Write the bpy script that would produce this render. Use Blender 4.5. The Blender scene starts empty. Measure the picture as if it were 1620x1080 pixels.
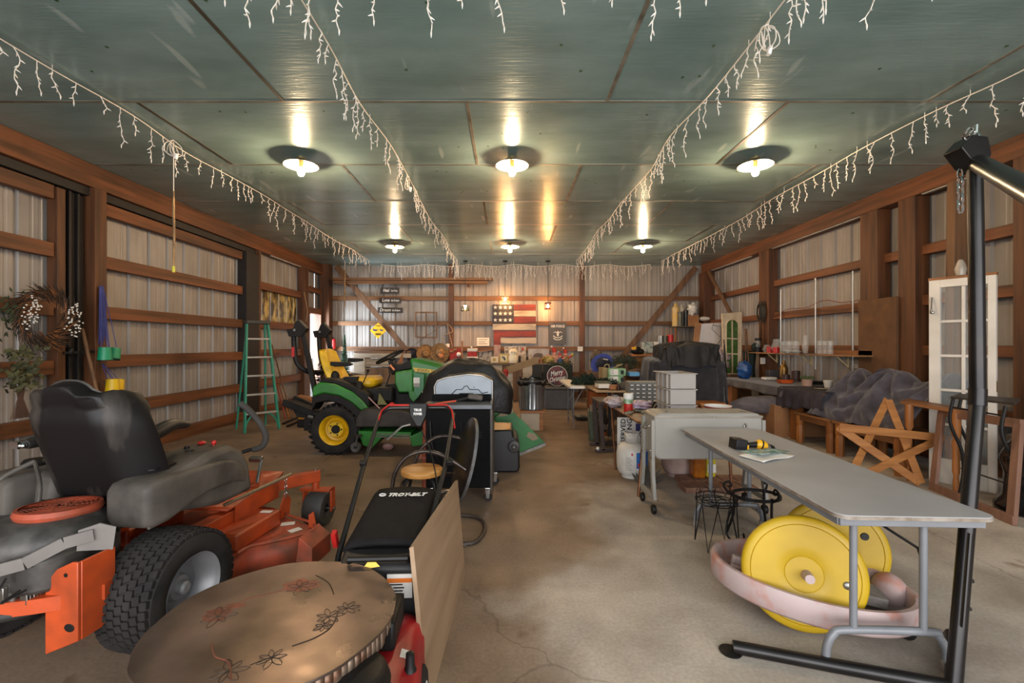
import bpy, bmesh, math, random
from mathutils import Vector, Matrix, Euler
R = math.radians
PI = math.pi
C = bpy.context.scene.collection
SC = bpy.context.scene
V = Vector
# ---------------------------------------------------------------- camera, world, lights, exposure
CZ, F = 1.35, 720.0
cam = bpy.data.cameras.new('camera'); camo = bpy.data.objects.new('camera', cam); C.objects.link(camo)
camo.location = (0, 0, CZ); camo.rotation_euler = (R(90), 0, 0)
cam.sensor_width = 36; cam.lens = F / 1620 * 36; cam.shift_x = 7 / 1620; cam.shift_y = 5 / 1620
cam.clip_start = 0.05
SC.camera = camo
SC.view_settings.view_transform = 'Standard'; SC.view_settings.look = 'None'
SC.view_settings.gamma = 1; SC.view_settings.use_curve_mapping = False
SC.view_settings.exposure = 0.92
SC.cycles.use_denoising = True
SC.cycles.max_bounces = 7; SC.cycles.diffuse_bounces = 4; SC.cycles.glossy_bounces = 3
SC.cycles.transmission_bounces = 6; SC.cycles.transparent_max_bounces = 8
SC.cycles.sample_clamp_indirect = 4.0
SC.cycles.caustics_reflective = False; SC.cycles.caustics_refractive = False
wd = bpy.data.worlds.new('sky'); SC.world = wd; wd.use_nodes = True
wd.node_tree.nodes['Background'].inputs[0].default_value = (0.85, 0.90, 1.0, 1)
wd.node_tree.nodes['Background'].inputs[1].default_value = 1.6
def area(name, loc, rot, sx, sy, power, col):
    l = bpy.data.lights.new(name, 'AREA'); l.shape = 'RECTANGLE'; l.size = sx; l.size_y = sy
    l.energy = power; l.color = col
    o = bpy.data.objects.new(name, l); C.objects.link(o); o.location = loc; o.rotation_euler = rot
    return o
area('daylight_big_door', (0.2, -2.12, 1.66), (R(108), 0, 0), 8.6, 3.1, 215, (1.0, 0.97, 0.94))
area('daylight_side_door', (-5.45, 10.85, 1.3), (R(90), 0, R(-74)), 0.8, 2.0, 190, (0.80, 0.90, 1.0))
BULB = (1.0, 0.69, 0.40)
BULB_STRENGTH = 620

# ---------------------------------------------------------------- helpers
def at(px, py, Y): return V(((px - 803) / F * Y, Y, CZ - (py - 545) / F * Y))
def fl(px, py):
    Y = F * CZ / (py - 545.0); return V(((px - 803) / F * Y, Y, 0))
def onx(px, py, X):                     # point on the plane x = X
    Y = X * F / (px - 803.0); return V((X, Y, CZ - (py - 545) / F * Y))
def lin(c): return c / 12.92 if c <= 0.04045 else ((c + 0.055) / 1.055) ** 2.4
def hx(h):
    h = h.lstrip('#'); return tuple(lin(int(h[i:i + 2], 16) / 255) for i in (0, 2, 4)) + (1,)
MATS = {}
def mat(name, col, rough=0.5, metal=0.0, var=0.12, scale=8.0, bump=0.0, col2=None, stretch=None, lo=0.35, hi=0.65,
        emit=0.0, trans=0.0, alpha=1.0, coat=0.0, detail=6, bscale=None, spec=None, sheen=0.0):
    if name in MATS: return MATS[name]
    m = bpy.data.materials.new(name); m.use_nodes = True; nt = m.node_tree; N = nt.nodes; L = nt.links
    b = N['Principled BSDF']
    c = hx(col) if isinstance(col, str) else tuple(col) + (1,)
    b.inputs['Roughness'].default_value = rough; b.inputs['Metallic'].default_value = metal
    b.inputs['Coat Weight'].default_value = coat
    if spec is not None: b.inputs['Specular IOR Level'].default_value = spec
    if sheen: b.inputs['Sheen Weight'].default_value = sheen
    if trans: b.inputs['Transmission Weight'].default_value = trans
    if alpha < 1: b.inputs['Alpha'].default_value = alpha
    if emit:
        b.inputs['Emission Color'].default_value = c; b.inputs['Emission Strength'].default_value = emit
    tc = N.new('ShaderNodeTexCoord'); mp = N.new('ShaderNodeMapping'); L.new(tc.outputs['Object'], mp.inputs[0])
    if stretch: mp.inputs['Scale'].default_value = stretch
    no = N.new('ShaderNodeTexNoise'); no.inputs['Scale'].default_value = scale; no.inputs['Detail'].default_value = detail
    L.new(mp.outputs[0], no.inputs['Vector'])
    if var > 0 or col2:
        cr = N.new('ShaderNodeValToRGB'); e = cr.color_ramp.elements
        e[0].position = lo; e[1].position = hi
        if col2: c2 = hx(col2)
        else: c2 = tuple(x * (1 - 2 * var) for x in c[:3]) + (1,)
        e[0].color = c2; e[1].color = c
        L.new(no.outputs['Fac'], cr.inputs[0]); L.new(cr.outputs[0], b.inputs['Base Color'])
    else: b.inputs['Base Color'].default_value = c
    if bump:
        bp = N.new('ShaderNodeBump'); bp.inputs['Strength'].default_value = bump; bp.inputs['Distance'].default_value = 0.02
        src = no
        if bscale:
            src = N.new('ShaderNodeTexNoise'); src.inputs['Scale'].default_value = bscale; src.inputs['Detail'].default_value = 4
            L.new(mp.outputs[0], src.inputs['Vector'])
        L.new(src.outputs['Fac'], bp.inputs['Height']); L.new(bp.outputs[0], b.inputs['Normal'])
    MATS[name] = m; return m
def wood(name, a, b_, axis='x', rough=0.6, scale=14, bump=0.15):
    st = {'x': (0.06, 1, 1), 'y': (1, 0.06, 1), 'z': (1, 1, 0.06)}[axis]
    return mat(name, a, rough, col2=b_, scale=scale, stretch=st, bump=bump, lo=0.3, hi=0.7)

class MB:
    def __init__(s): s.v = []; s.f = []
    def add(s, vs, fs):
        o = len(s.v); s.v += [V(p) for p in vs]; s.f += [tuple(i + o for i in f) for f in fs]; return s
    def box(s, x0, y0, z0, x1, y1, z1, m=None):
        vs = [V((x, y, z)) for z in (z0, z1) for y in (y0, y1) for x in (x0, x1)]
        if m is not None: vs = [m @ p for p in vs]
        return s.add(vs, [(0, 2, 3, 1), (4, 5, 7, 6), (0, 1, 5, 4), (2, 6, 7, 3), (0, 4, 6, 2), (1, 3, 7, 5)])
    def cb(s, c, d, rot=(0, 0, 0)):
        m = Matrix.Translation(V(c)) @ Euler(rot).to_matrix().to_4x4()
        return s.box(-d[0] / 2, -d[1] / 2, -d[2] / 2, d[0] / 2, d[1] / 2, d[2] / 2, m)
    def bar(s, p0, p1, w, h, up=(0, 0, 1)):          # beam: w sideways, h along up
        p0 = V(p0); p1 = V(p1); d = (p1 - p0).normalized(); up = V(up)
        if abs(d.dot(up)) > 0.99: up = V((0, 1, 0))
        sd = d.cross(up).normalized(); u = sd.cross(d).normalized()
        vs = [p + sd * a * w / 2 + u * b * h / 2 for p in (p0, p1) for b in (-1, 1) for a in (-1, 1)]
        return s.add(vs, [(0, 1, 3, 2), (4, 6, 7, 5), (0, 4, 5, 1), (2, 3, 7, 6), (0, 2, 6, 4), (1, 5, 7, 3)])
    def tube(s, pts, r, n=8, closed=False, cap=True):
        pts = [V(p) for p in pts]; k = len(pts); rs = r if isinstance(r, (list, tuple)) else [r] * k
        T = []
        for i in range(k):
            a = pts[(i - 1) % k] if (closed or i > 0) else pts[i]; b = pts[(i + 1) % k] if (closed or i < k - 1) else pts[i]
            t = (b - a); T.append(t.normalized() if t.length > 1e-9 else V((0, 0, 1)))
        up = V((0, 0, 1)) if abs(T[0].z) < 0.9 else V((1, 0, 0))
        nrm = (up - T[0] * up.dot(T[0])).normalized(); vs = []
        for i in range(k):
            nrm = (nrm - T[i] * nrm.dot(T[i]))
            nrm = nrm.normalized() if nrm.length > 1e-6 else T[i].orthogonal().normalized()
            bn = T[i].cross(nrm)
            for j in range(n):
                a = 2 * PI * j / n; vs.append(pts[i] + (nrm * math.cos(a) + bn * math.sin(a)) * rs[i])
        fs = []
        for i in range(k if closed else k - 1):
            for j in range(n):
                a = i * n + j; b = i * n + (j + 1) % n; c = ((i + 1) % k) * n + (j + 1) % n; d = ((i + 1) % k) * n + j
                fs.append((a, b, c, d))
        if cap and not closed: fs += [tuple(range(n))[::-1], tuple((k - 1) * n + j for j in range(n))]
        return s.add(vs, fs)
    def cyl(s, p0, p1, r0, r1=None, n=16):
        return s.tube([p0, p1], [r0, r0 if r1 is None else r1], n)
    def lathe(s, prof, n=24, m=None, ang=2 * PI, cap=False):
        m = m or Matrix(); vs = []; full = abs(ang - 2 * PI) < 1e-6; k = n if full else n + 1
        for j in range(k):
            a = ang * j / n
            for r, z in prof: vs.append(m @ V((r * math.cos(a), r * math.sin(a), z)))
        q = len(prof); fs = []
        for j in range(n):
            for i in range(q - 1):
                a = j * q + i; b = ((j + 1) % k) * q + i; fs.append((a, b, b + 1, a + 1))
        if full and cap:
            if prof[0][0] > 1e-5: fs.append(tuple(j * q for j in range(k))[::-1])
            if prof[-1][0] > 1e-5: fs.append(tuple(j * q + q - 1 for j in range(k)))
        return s.add(vs, fs)
    def prism(s, poly, h, m=None):
        m = m or Matrix(); k = len(poly)
        vs = [m @ V((x, y, 0)) for x, y in poly] + [m @ V((x, y, h)) for x, y in poly]
        fs = [tuple(range(k))[::-1], tuple(range(k, 2 * k))] + [(i, (i + 1) % k, k + (i + 1) % k, k + i) for i in range(k)]
        return s.add(vs, fs)
    def sph(s, c, r, n=12, k=8, m=None):
        c = V(c); r = (r, r, r) if not hasattr(r, '__len__') else r; m = m or Matrix()
        vs = [V((0, 0, -1))]; fs = []
        for i in range(1, k):
            t = -PI / 2 + PI * i / k
            for j in range(n): vs.append(V((math.cos(t) * math.cos(2 * PI * j / n), math.cos(t) * math.sin(2 * PI * j / n), math.sin(t))))
        vs.append(V((0, 0, 1))); last = len(vs) - 1
        for j in range(n):
            fs.append((0, 1 + (j + 1) % n, 1 + j)); b = 1 + (k - 2) * n; fs.append((last, b + j, b + (j + 1) % n))
        for i in range(k - 2):
            for j in range(n):
                a = 1 + i * n; fs.append((a + j, a + (j + 1) % n, a + n + (j + 1) % n, a + n + j))
        return s.add([c + m.to_3x3() @ V((p.x * r[0], p.y * r[1], p.z * r[2])) for p in vs], fs)
    def grid(s, fn, nu, nv):
        vs = [V(fn(i / nu, j / nv)) for i in range(nu + 1) for j in range(nv + 1)]
        fs = [(i * (nv + 1) + j, (i + 1) * (nv + 1) + j, (i + 1) * (nv + 1) + j + 1, i * (nv + 1) + j + 1) for i in range(nu) for j in range(nv)]
        return s.add(vs, fs)
    def xf(s, m):
        s.v = [m @ p for p in s.v]; return s
    def merge(s, o): return s.add(o.v, o.f)
def spl(pts, k=6, closed=False):                    # Catmull-Rom through points
    pts = [V(p) for p in pts]; n = len(pts); out = []
    for i in range(n if closed else n - 1):
        g = lambda q: pts[q % n] if closed else pts[max(0, min(n - 1, q))]
        a, b, c, d = g(i - 1), g(i), g(i + 1), g(i + 2)
        for j in range(k):
            t = j / k; out.append(0.5 * ((2 * b) + (c - a) * t + (2 * a - 5 * b + 4 * c - d) * t * t + (3 * b - a - 3 * c + d) * t ** 3))
    if not closed: out.append(pts[-1])
    return out
def rrect(x0, y0, x1, y1, r, k=5):
    out = []
    for cx, cy, a0 in ((x1 - r, y1 - r, 0), (x0 + r, y1 - r, 90), (x0 + r, y0 + r, 180), (x1 - r, y0 + r, 270)):
        for j in range(k + 1):
            a = R(a0 + 90 * j / k); out.append((cx + r * math.cos(a), cy + r * math.sin(a)))
    return out
WM = {}
def mesh_of(name, mb, m, smooth=40):
    me = bpy.data.meshes.new(name); me.from_pydata([tuple(p) for p in mb.v], [], mb.f)
    bm = bmesh.new(); bm.from_mesh(me); bmesh.ops.recalc_face_normals(bm, faces=bm.faces); bm.to_mesh(me); bm.free()
    me.materials.append(m)
    if smooth:
        for p in me.polygons: p.use_smooth = True
        me.set_sharp_from_angle(angle=R(smooth))
    return me
def part(name, mb, m, parent, smooth=40, bevel=0, sub=0, label=None, world=True, solid=0, stuff=False):
    """child mesh; world=True means coordinates were written in world space"""
    if world:
        inv = WM[parent.name].inverted(); mb.v = [inv @ p for p in mb.v]
    o = bpy.data.objects.new(name, mesh_of(name, mb, m, smooth)); C.objects.link(o); o.parent = parent
    WM[o.name] = WM[parent.name]; mods(o, bevel, sub, solid)
    if label: o['label'] = label
    if stuff: o['kind'] = 'stuff'
    return o
def mods(o, bevel, sub, solid):
    if solid: q = o.modifiers.new('solid', 'SOLIDIFY'); q.thickness = solid
    if sub: q = o.modifiers.new('sub', 'SUBSURF'); q.levels = q.render_levels = sub
    if bevel:
        q = o.modifiers.new('bevel', 'BEVEL'); q.width = bevel; q.segments = 2; q.limit_method = 'ANGLE'; q.angle_limit = R(35)
def thing(name, label, cat, loc, rz=0, group=None):
    o = bpy.data.objects.new(name, None); C.objects.link(o); o.location = loc; o.rotation_euler = (0, 0, rz); o.empty_display_size = 0.1
    o['label'] = label; o['category'] = cat
    if group: o['group'] = group
    WM[o.name] = Matrix.Translation(V(loc)) @ Matrix.Rotation(rz, 4, 'Z'); return o
def single(name, mb, m, label, cat, group=None, smooth=40, bevel=0, sub=0, solid=0, kind=None):
    lo = [min(p[i] for p in mb.v) for i in range(3)]; hi = [max(p[i] for p in mb.v) for i in range(3)]
    base = V(((lo[0] + hi[0]) / 2, (lo[1] + hi[1]) / 2, lo[2])); mb.v = [p - base for p in mb.v]
    o = bpy.data.objects.new(name, mesh_of(name, mb, m, smooth)); C.objects.link(o); o.location = base
    WM[o.name] = Matrix.Translation(base); mods(o, bevel, sub, solid)
    o['label'] = label; o['category'] = cat
    if group: o['group'] = group
    if kind: o['kind'] = kind
    return o
def struct(name, mb, m, smooth=30, bevel=0):
    o = bpy.data.objects.new(name, mesh_of(name, mb, m, smooth)); C.objects.link(o); o['kind'] = 'structure'
    WM[o.name] = Matrix(); mods(o, bevel, 0, 0); return o
TRIM = [0]
def trim(mb, m, bevel=0.004):
    TRIM[0] += 1; return struct('trim_%d' % TRIM[0], mb, m, bevel=bevel)
def copy_tree(o, loc, rz=None, label=None, group=None, parent=None):
    r = o.copy(); C.objects.link(r)
    if parent is None:
        r.location = loc
        if rz is not None: r.rotation_euler = (0, 0, rz)
        if label: r['label'] = label
        if group: r['group'] = group
        WM[r.name] = Matrix.Translation(V(loc)) @ Matrix.Rotation(r.rotation_euler.z, 4, 'Z')
    else: r.parent = parent; WM[r.name] = WM[parent.name]
    for ch in list(o.children): copy_tree(ch, None, parent=r)
    return r
def text(name, s, size, m, parent, mtx, depth=0.001, world=True, fit=None, shear=0, bold=0.0):
    """raised lettering as a mesh part; mtx places a local xy plane with the text centred"""
    cu = bpy.data.curves.new(name, 'FONT'); cu.body = s; cu.size = size; cu.extrude = depth; cu.shear = shear; cu.offset = bold
    cu.align_x = 'CENTER'; cu.align_y = 'CENTER'; cu.resolution_u = 2
    t = bpy.data.objects.new('tmp', cu); C.objects.link(t); bpy.context.view_layer.update()
    me = bpy.data.meshes.new_from_object(t.evaluated_get(bpy.context.evaluated_depsgraph_get()))
    bpy.data.objects.remove(t)
    sx = 1.0
    if fit:
        xs = [v.co.x for v in me.vertices]; sx = fit / max(1e-6, max(xs) - min(xs))
    M4 = mtx @ Matrix.Diagonal((sx, 1, 1, 1))
    if world: M4 = WM[parent.name].inverted() @ M4
    me.transform(M4); me.materials.clear(); me.materials.append(m)
    o = bpy.data.objects.new(name, me); C.objects.link(o); o.parent = parent; WM[o.name] = WM[parent.name]
    return o
def facing(p, yaw=0, pitch=0):        # plane facing the camera side (-y); local x -> +x, local y -> +z
    return Matrix.Translation(V(p)) @ Matrix.Rotation(yaw, 4, 'Z') @ Matrix.Rotation(R(90) + pitch, 4, 'X')
def basis(o, x, y):                   # matrix whose local x, y axes are the given directions
    x = V(x).normalized(); z = x.cross(V(y)).normalized(); y = z.cross(x)
    m = Matrix((x, y, z)).transposed().to_4x4(); m.translation = V(o); return m
rnd = random.Random(7)
# ================================================================ the building
ZC = 3.38; XL, XR, YB = -4.82, 5.15, 11.72
def floor_mat():
    m = bpy.data.materials.new('concrete'); m.use_nodes = True; nt = m.node_tree; N = nt.nodes; L = nt.links; b = N['Principled BSDF']
    tc = N.new('ShaderNodeTexCoord')
    def noise(s, d=8, dist=0):
        n = N.new('ShaderNodeTexNoise'); n.inputs['Scale'].default_value = s; n.inputs['Detail'].default_value = d
        n.inputs['Distortion'].default_value = dist; L.new(tc.outputs['Object'], n.inputs['Vector']); return n
    def ramp(src, a, ca, z, cz):
        r = N.new('ShaderNodeValToRGB'); e = r.color_ramp.elements; e[0].position = a; e[1].position = z; e[0].color = ca; e[1].color = cz
        L.new(src, r.inputs[0]); return r
    def mix(f, a, b_, t='MIX'):
        x = N.new('ShaderNodeMix'); x.data_type = 'RGBA'; x.blend_type = t
        if isinstance(f, float): x.inputs[0].default_value = f
        else: L.new(f, x.inputs[0])
        L.new(a, x.inputs[6]); L.new(b_, x.inputs[7]); return x.outputs[2]
    r1 = ramp(noise(0.55, 6, 0.6).outputs['Fac'], 0.36, hx('#8E8478'), 0.62, hx('#BEB3A6'))
    r2 = ramp(noise(2.3, 8, 0.4).outputs['Fac'], 0.30, hx('#77695C'), 0.66, hx('#C4BAAE'))
    c = mix(0.45, r1.outputs[0], r2.outputs[0])
    # dark blots
    r3 = ramp(noise(3.7, 3, 0.2).outputs['Fac'], 0.66, (1, 1, 1, 1), 0.76, (0.55, 0.47, 0.40, 1))
    c = mix(1.0, c, r3.outputs[0], 'MULTIPLY')
    r4 = ramp(noise(60, 3).outputs['Fac'], 0.3, (0.84, 0.84, 0.84, 1), 0.7, (1.06, 1.06, 1.06, 1))
    c = mix(1.0, c, r4.outputs[0], 'MULTIPLY')
    # browner and darker towards the back and the left, broken up by noise
    sp = N.new('ShaderNodeSeparateXYZ'); L.new(tc.outputs['Object'], sp.inputs[0])
    nz = noise(0.9, 5)
    def math_(op, a, b_):
        q = N.new('ShaderNodeMath'); q.operation = op
        for i, w in enumerate((a, b_)):
            if isinstance(w, (int, float)): q.inputs[i].default_value = w
            else: L.new(w, q.inputs[i])
        return q.outputs[0]
    d = math_('ADD', math_('MULTIPLY', sp.outputs[0], -0.30), math_('MULTIPLY', sp.outputs[1], 0.13))
    d = math_('ADD', d, math_('MULTIPLY', nz.outputs['Fac'], 1.3))
    r5 = ramp(d, 0.75, (1.04, 1.03, 1.02, 1), 1.70, (0.52, 0.42, 0.34, 1))
    r5.color_ramp.interpolation = 'EASE'
    c = mix(1.0, c, r5.outputs[0], 'MULTIPLY')
    # hairline cracks
    vo = N.new('ShaderNodeTexVoronoi'); vo.feature = 'DISTANCE_TO_EDGE'; vo.inputs['Scale'].default_value = 0.33
    ds = N.new('ShaderNodeVectorMath'); ds.operation = 'ADD'; nn = noise(2.2, 5)
    sc = N.new('ShaderNodeVectorMath'); sc.operation = 'SCALE'; sc.inputs[3].default_value = 0.5
    L.new(nn.outputs['Color'], sc.inputs[0]); L.new(tc.outputs['Object'], ds.inputs[0]); L.new(sc.outputs[0], ds.inputs[1]); L.new(ds.outputs[0], vo.inputs['Vector'])
    r6 = ramp(vo.outputs['Distance'], 0.0, (0.40, 0.33, 0.28, 1), 0.0028, (1, 1, 1, 1))
    c = mix(0.5, c, mix(1.0, c, r6.outputs[0], 'MULTIPLY'))
    L.new(c, b.inputs['Base Color'])
    rr = ramp(noise(1.6, 5).outputs['Fac'], 0.35, (0.5, 0.5, 0.5, 1), 0.7, (0.8, 0.8, 0.8, 1)); L.new(rr.outputs[0], b.inputs['Roughness'])
    b.inputs['Specular IOR Level'].default_value = 0.3
    bp = N.new('ShaderNodeBump'); bp.inputs['Strength'].default_value = 0.12; bp.inputs['Distance'].default_value = 0.01
    L.new(noise(25, 6).outputs['Fac'], bp.inputs['Height']); L.new(bp.outputs[0], b.inputs['Normal'])
    return m
def ceil_mat():
    m = bpy.data.materials.new('foam_board_film'); m.use_nodes = True; nt = m.node_tree; N = nt.nodes; L = nt.links; b = N['Principled BSDF']
    tc = N.new('ShaderNodeTexCoord')
    def noise(s, st=(1, 1, 1), d=5, rot=0):
        mp = N.new('ShaderNodeMapping'); mp.inputs['Scale'].default_value = st; mp.inputs['Rotation'].default_value = (0, 0, rot)
        n = N.new('ShaderNodeTexNoise'); n.inputs['Scale'].default_value = s; n.inputs['Detail'].default_value = d
        L.new(tc.outputs['Object'], mp.inputs[0]); L.new(mp.outputs[0], n.inputs['Vector']); return n
    r = N.new('ShaderNodeValToRGB'); e = r.color_ramp.elements; e[0].position = 0.3; e[1].position = 0.7
    e[0].color = hx('#7C9896'); e[1].color = hx('#98B4B3'); L.new(noise(1.3, (1, 2.5, 1)).outputs['Fac'], r.inputs[0])
    # pale rub marks in the film
    s = N.new('ShaderNodeValToRGB'); e = s.color_ramp.elements; e[0].position = 0.69; e[1].position = 0.74
    e[0].color = (0, 0, 0, 1); e[1].color = (0.5, 0.5, 0.5, 1); L.new(noise(2.6, (2.8, 0.55, 1), 1.5, 0.25).outputs['Fac'], s.inputs[0])
    mx = N.new('ShaderNodeMix'); mx.data_type = 'RGBA'; L.new(s.outputs[0], mx.inputs[0]); L.new(r.outputs[0], mx.inputs[6]); mx.inputs[7].default_value = hx('#CADAD7')
    L.new(mx.outputs[2], b.inputs['Base Color'])
    b.inputs['Metallic'].default_value = 0.25; b.inputs['Roughness'].default_value = 0.25
    bp = N.new('ShaderNodeBump'); bp.inputs['Strength'].default_value = 0.35; bp.inputs['Distance'].default_value = 0.006
    L.new(noise(30, (0.18, 1.6, 1), 3).outputs['Fac'], bp.inputs['Height'])
    bp2 = N.new('ShaderNodeBump'); bp2.inputs['Strength'].default_value = 0.3; bp2.inputs['Distance'].default_value = 0.02
    L.new(noise(1.4, (1, 1.6, 1), 3).outputs['Fac'], bp2.inputs['Height']); L.new(bp.outputs[0], bp2.inputs['Normal']); L.new(bp2.outputs[0], b.inputs['Normal'])
    return m
M_floor = floor_mat(); M_ceil = ceil_mat()
M_steel = mat('primed_steel', '#9C9690', 0.42, 0.0, col2='#7C7671', scale=3.5, stretch=(1, 1, 0.35), bump=0.05, lo=0.25, hi=0.75)
W_y = wood('lumber_lengthwise', '#7D4A29', '#40250F', 'y')
W_x = wood('lumber_across', '#825832', '#4A301A', 'x')
W_z = wood('lumber_upright', '#6A4022', '#351E0E', 'z')
W_old = wood('old_lumber', '#7A5638', '#46301F', 'z')
M_black = mat('black_track', '#1B1614', 0.6, var=0.2, scale=5)
struct('floor', MB().box(XL - 0.1, -2.1, -0.15, XR + 0.1, YB + 0.1, 0), M_floor)
struct('ground', MB().box(-40, -40, -0.3, 40, 50, -0.16), mat('gravel', '#8D8A84', 0.9, var=0.3, scale=3))
struct('ceiling', MB().box(XL - 0.1, -2.1, ZC, XR + 0.1, YB + 0.1, ZC + 0.06), M_ceil)
def corr(length, h):
    """ribbed sheet in a local x-z plane, ribs bulging to +y (outside)"""
    pr = []; p = 0.33; x = 0.0
    while x < length + p:
        pr += [(x, 0), (x + 0.085, 0), (x + 0.095, 0.004), (x + 0.115, 0.004), (x + 0.125, 0), (x + 0.175, 0), (x + 0.185, 0.004), (x + 0.205, 0.004),
               (x + 0.215, 0), (x + 0.262, 0), (x + 0.278, 0.026), (x + 0.302, 0.026), (x + 0.318, 0)]
        x += p
    pr = [(min(a, length), b) for a, b in pr]
    mb = MB(); mb.add([V((a, b, z)) for a, b in pr for z in (0, h)], [(2 * i, 2 * i + 2, 2 * i + 3, 2 * i + 1) for i in range(len(pr) - 1) if pr[i + 1][0] > pr[i][0]])
    return mb
struct('wall_back', corr(XR - XL, ZC).xf(Matrix.Translation((XL, YB, 0))), M_steel, smooth=20)
wl = MB()
wl.merge(corr(12.85, ZC).xf(Matrix.Translation((XL, -2.1, 0)) @ Matrix.Rotation(R(90), 4, 'Z')))
wl.merge(corr(0.62, ZC - 2.1).xf(Matrix.Translation((XL, 10.75, 2.1)) @ Matrix.Rotation(R(90), 4, 'Z')))
wl.merge(corr(0.37, ZC).xf(Matrix.Translation((XL, 11.37, 0)) @ Matrix.Rotation(R(90), 4, 'Z')))
struct('wall_left', wl, M_steel, smooth=20)
struct('wall_right', corr(13.9, ZC).xf(Matrix.Translation((XR, YB, 0)) @ Matrix.Rotation(R(-90), 4, 'Z')), M_steel, smooth=20)
wf = MB(); wf.box(XL - 0.1, -2.15, 0, -4.15, -2.1, ZC); wf.box(4.55, -2.15, 0, XR + 0.1, -2.1, ZC); wf.box(-4.15, -2.15, 3.24, 4.55, -2.1, ZC)
struct('wall_front', wf, M_steel)
# ceiling seams: foil tape strips, across and lengthwise
M_tape = mat('foil_tape', '#A09C8E', 0.35, 0.4, col2='#69655A', scale=6, stretch=(0.4, 1, 1))
M_gap = mat('panel_gap', '#4E4636', 0.7, var=0.3, scale=4)
ys = [2.5, 3.80, 5.13, 6.45, 7.70, 8.95, 10.2]
for y in ys:
    trim(MB().box(XL, y - 0.013, ZC - 0.004, XR, y + 0.013, ZC + 0.001), M_tape, 0)
for k in range(len(ys) - 1):
    for x in ((-1.87, 0.83, 3.5) if k % 2 == 0 else (-3.1, -0.34, 2.35)):
        trim(MB().box(x - 0.014, ys[k] + .014, ZC - 0.004, x + 0.014, ys[k + 1] - .014, ZC + 0.001), M_tape if (k + int(x * 10)) % 3 else M_gap, 0)
mb = MB()
for i in range(150):
    x = rnd.uniform(-4.4, 4.7); y = rnd.choice(ys) + rnd.choice((0.18, 0.55, 0.9)) + rnd.uniform(-.06, .06); mb.cyl((x, y, ZC - 0.003), (x, y, ZC + .001), 0.011, n=8)
trim(mb, mat('green_screw_caps', '#35583A', 0.6, var=0.2), 0)
# ---- left wall framing (inner faces at x = -4.66)
fx = -4.66
trim(MB().box(XL, -2.1, 3.12, fx, 11.6, ZC - .001), W_y)                   # plate
trim(MB().box(XL + .03, -2.1, 3.02, -4.70, 8.5, 3.115), M_black)          # door track
for a, b, zs in ((-2.0, 4.72, (0.47, 1.05, 1.66, 2.27)), (5.28, 8.08, (0.52, 1.09, 1.66, 2.25)), (8.58, 10.38, (0.55, 1.12, 1.68, 2.42))):
    for z in zs:
        trim(MB().box(XL + .03, a, z - 0.01, fx - .04, b, z + 0.135), W_y)
    if b < 8.4: trim(MB().box(XL + .03, a, 2.86, fx - .04, b, 3.0), W_y)
    trim(MB().box(XL + .03, a, 0.0, fx, b, 0.16), W_y)
trim(MB().box(XL + .03, 4.73, 0, fx - .02, 4.82, 2.99), W_z)
trim(MB().box(XL + .03, 4.83, 0, -4.76, 5.11, 3.01), M_black)
trim(MB().box(-4.76, 4.90, 0, -4.72, 4.93, 3.01), M_black); trim(MB().box(-4.76, 5.0, 0, -4.72, 5.03, 3.01), M_black)
trim(MB().box(XL + .03, 5.12, 0, fx + .02, 5.27, 3.119), W_z)
trim(MB().box(XL + .03, 8.09, 0, fx + .02, 8.5, 3.01), M_black)
trim(MB().box(XL + .03, 8.50, 0, fx + .02, 8.57, 3.119), W_z)
trim(MB().box(XL + .03, 10.39, 0, fx + .02, 10.62, 3.119), W_z)
trim(MB().box(XL + .03, 10.62, 2.1, fx - .02, 11.45, 2.24), W_y)
trim(MB().box(XL + .03, 10.62, 2.62, fx - .02, 11.45, 2.74), W_y)
trim(MB().box(XL - .03, 10.66, 0, fx, 10.75, 2.1), W_z); trim(MB().box(XL - .03, 11.37, 0, fx, 11.46, 2.1), W_z)
trim(MB().box(-4.74, 11.47, 0, -4.50, 11.69, ZC - .001), W_z)                 # back-left corner post
# yellowed fibreglass wall panel, opaque; daylight through it is painted as bright streaks
wp = corr(1.75, 0.66).xf(Matrix.Translation((XL + .015, 8.6, 1.80)) @ Matrix.Rotation(R(90), 4, 'Z'))
struct('window_1', wp, mat('yellow_fibreglass_painted_glow', '#B39C5A', 0.25, col2='#4A3A18', scale=9, stretch=(1, 1, .5), lo=.42, hi=.6), smooth=20)
# ---- back wall framing
for z in (0.54, 1.19, 1.84, 2.48):
    trim(MB().box(-4.49, 11.64, z, 4.98, 11.69, z + 0.11), W_x)
trim(MB().box(XL + .1, 11.66, 0, 4.9, 11.7, 0.14), W_x)
for x in (-1.44, 1.90): trim(MB().box(x - .065, 11.55, 0, x + .065, 11.639, ZC - .001), W_z)
def brace(p0, p1, y, w=.14, m=None):
    trim(MB().bar((p0[0], y, p0[1]), (p1[0], y, p1[1]), w, .035, (0, 1, 0)), m or W_old)
b0 = at(532, 421, 11.52); b1 = at(648, 560, 11.52); brace((b0.x, b0.z), (b1.x, b1.z), 11.52)
b0 = at(1101, 423, 11.60); b1 = at(965, 588, 11.60); brace((b0.x, b0.z), (b1.x, b1.z), 11.60)
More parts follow.
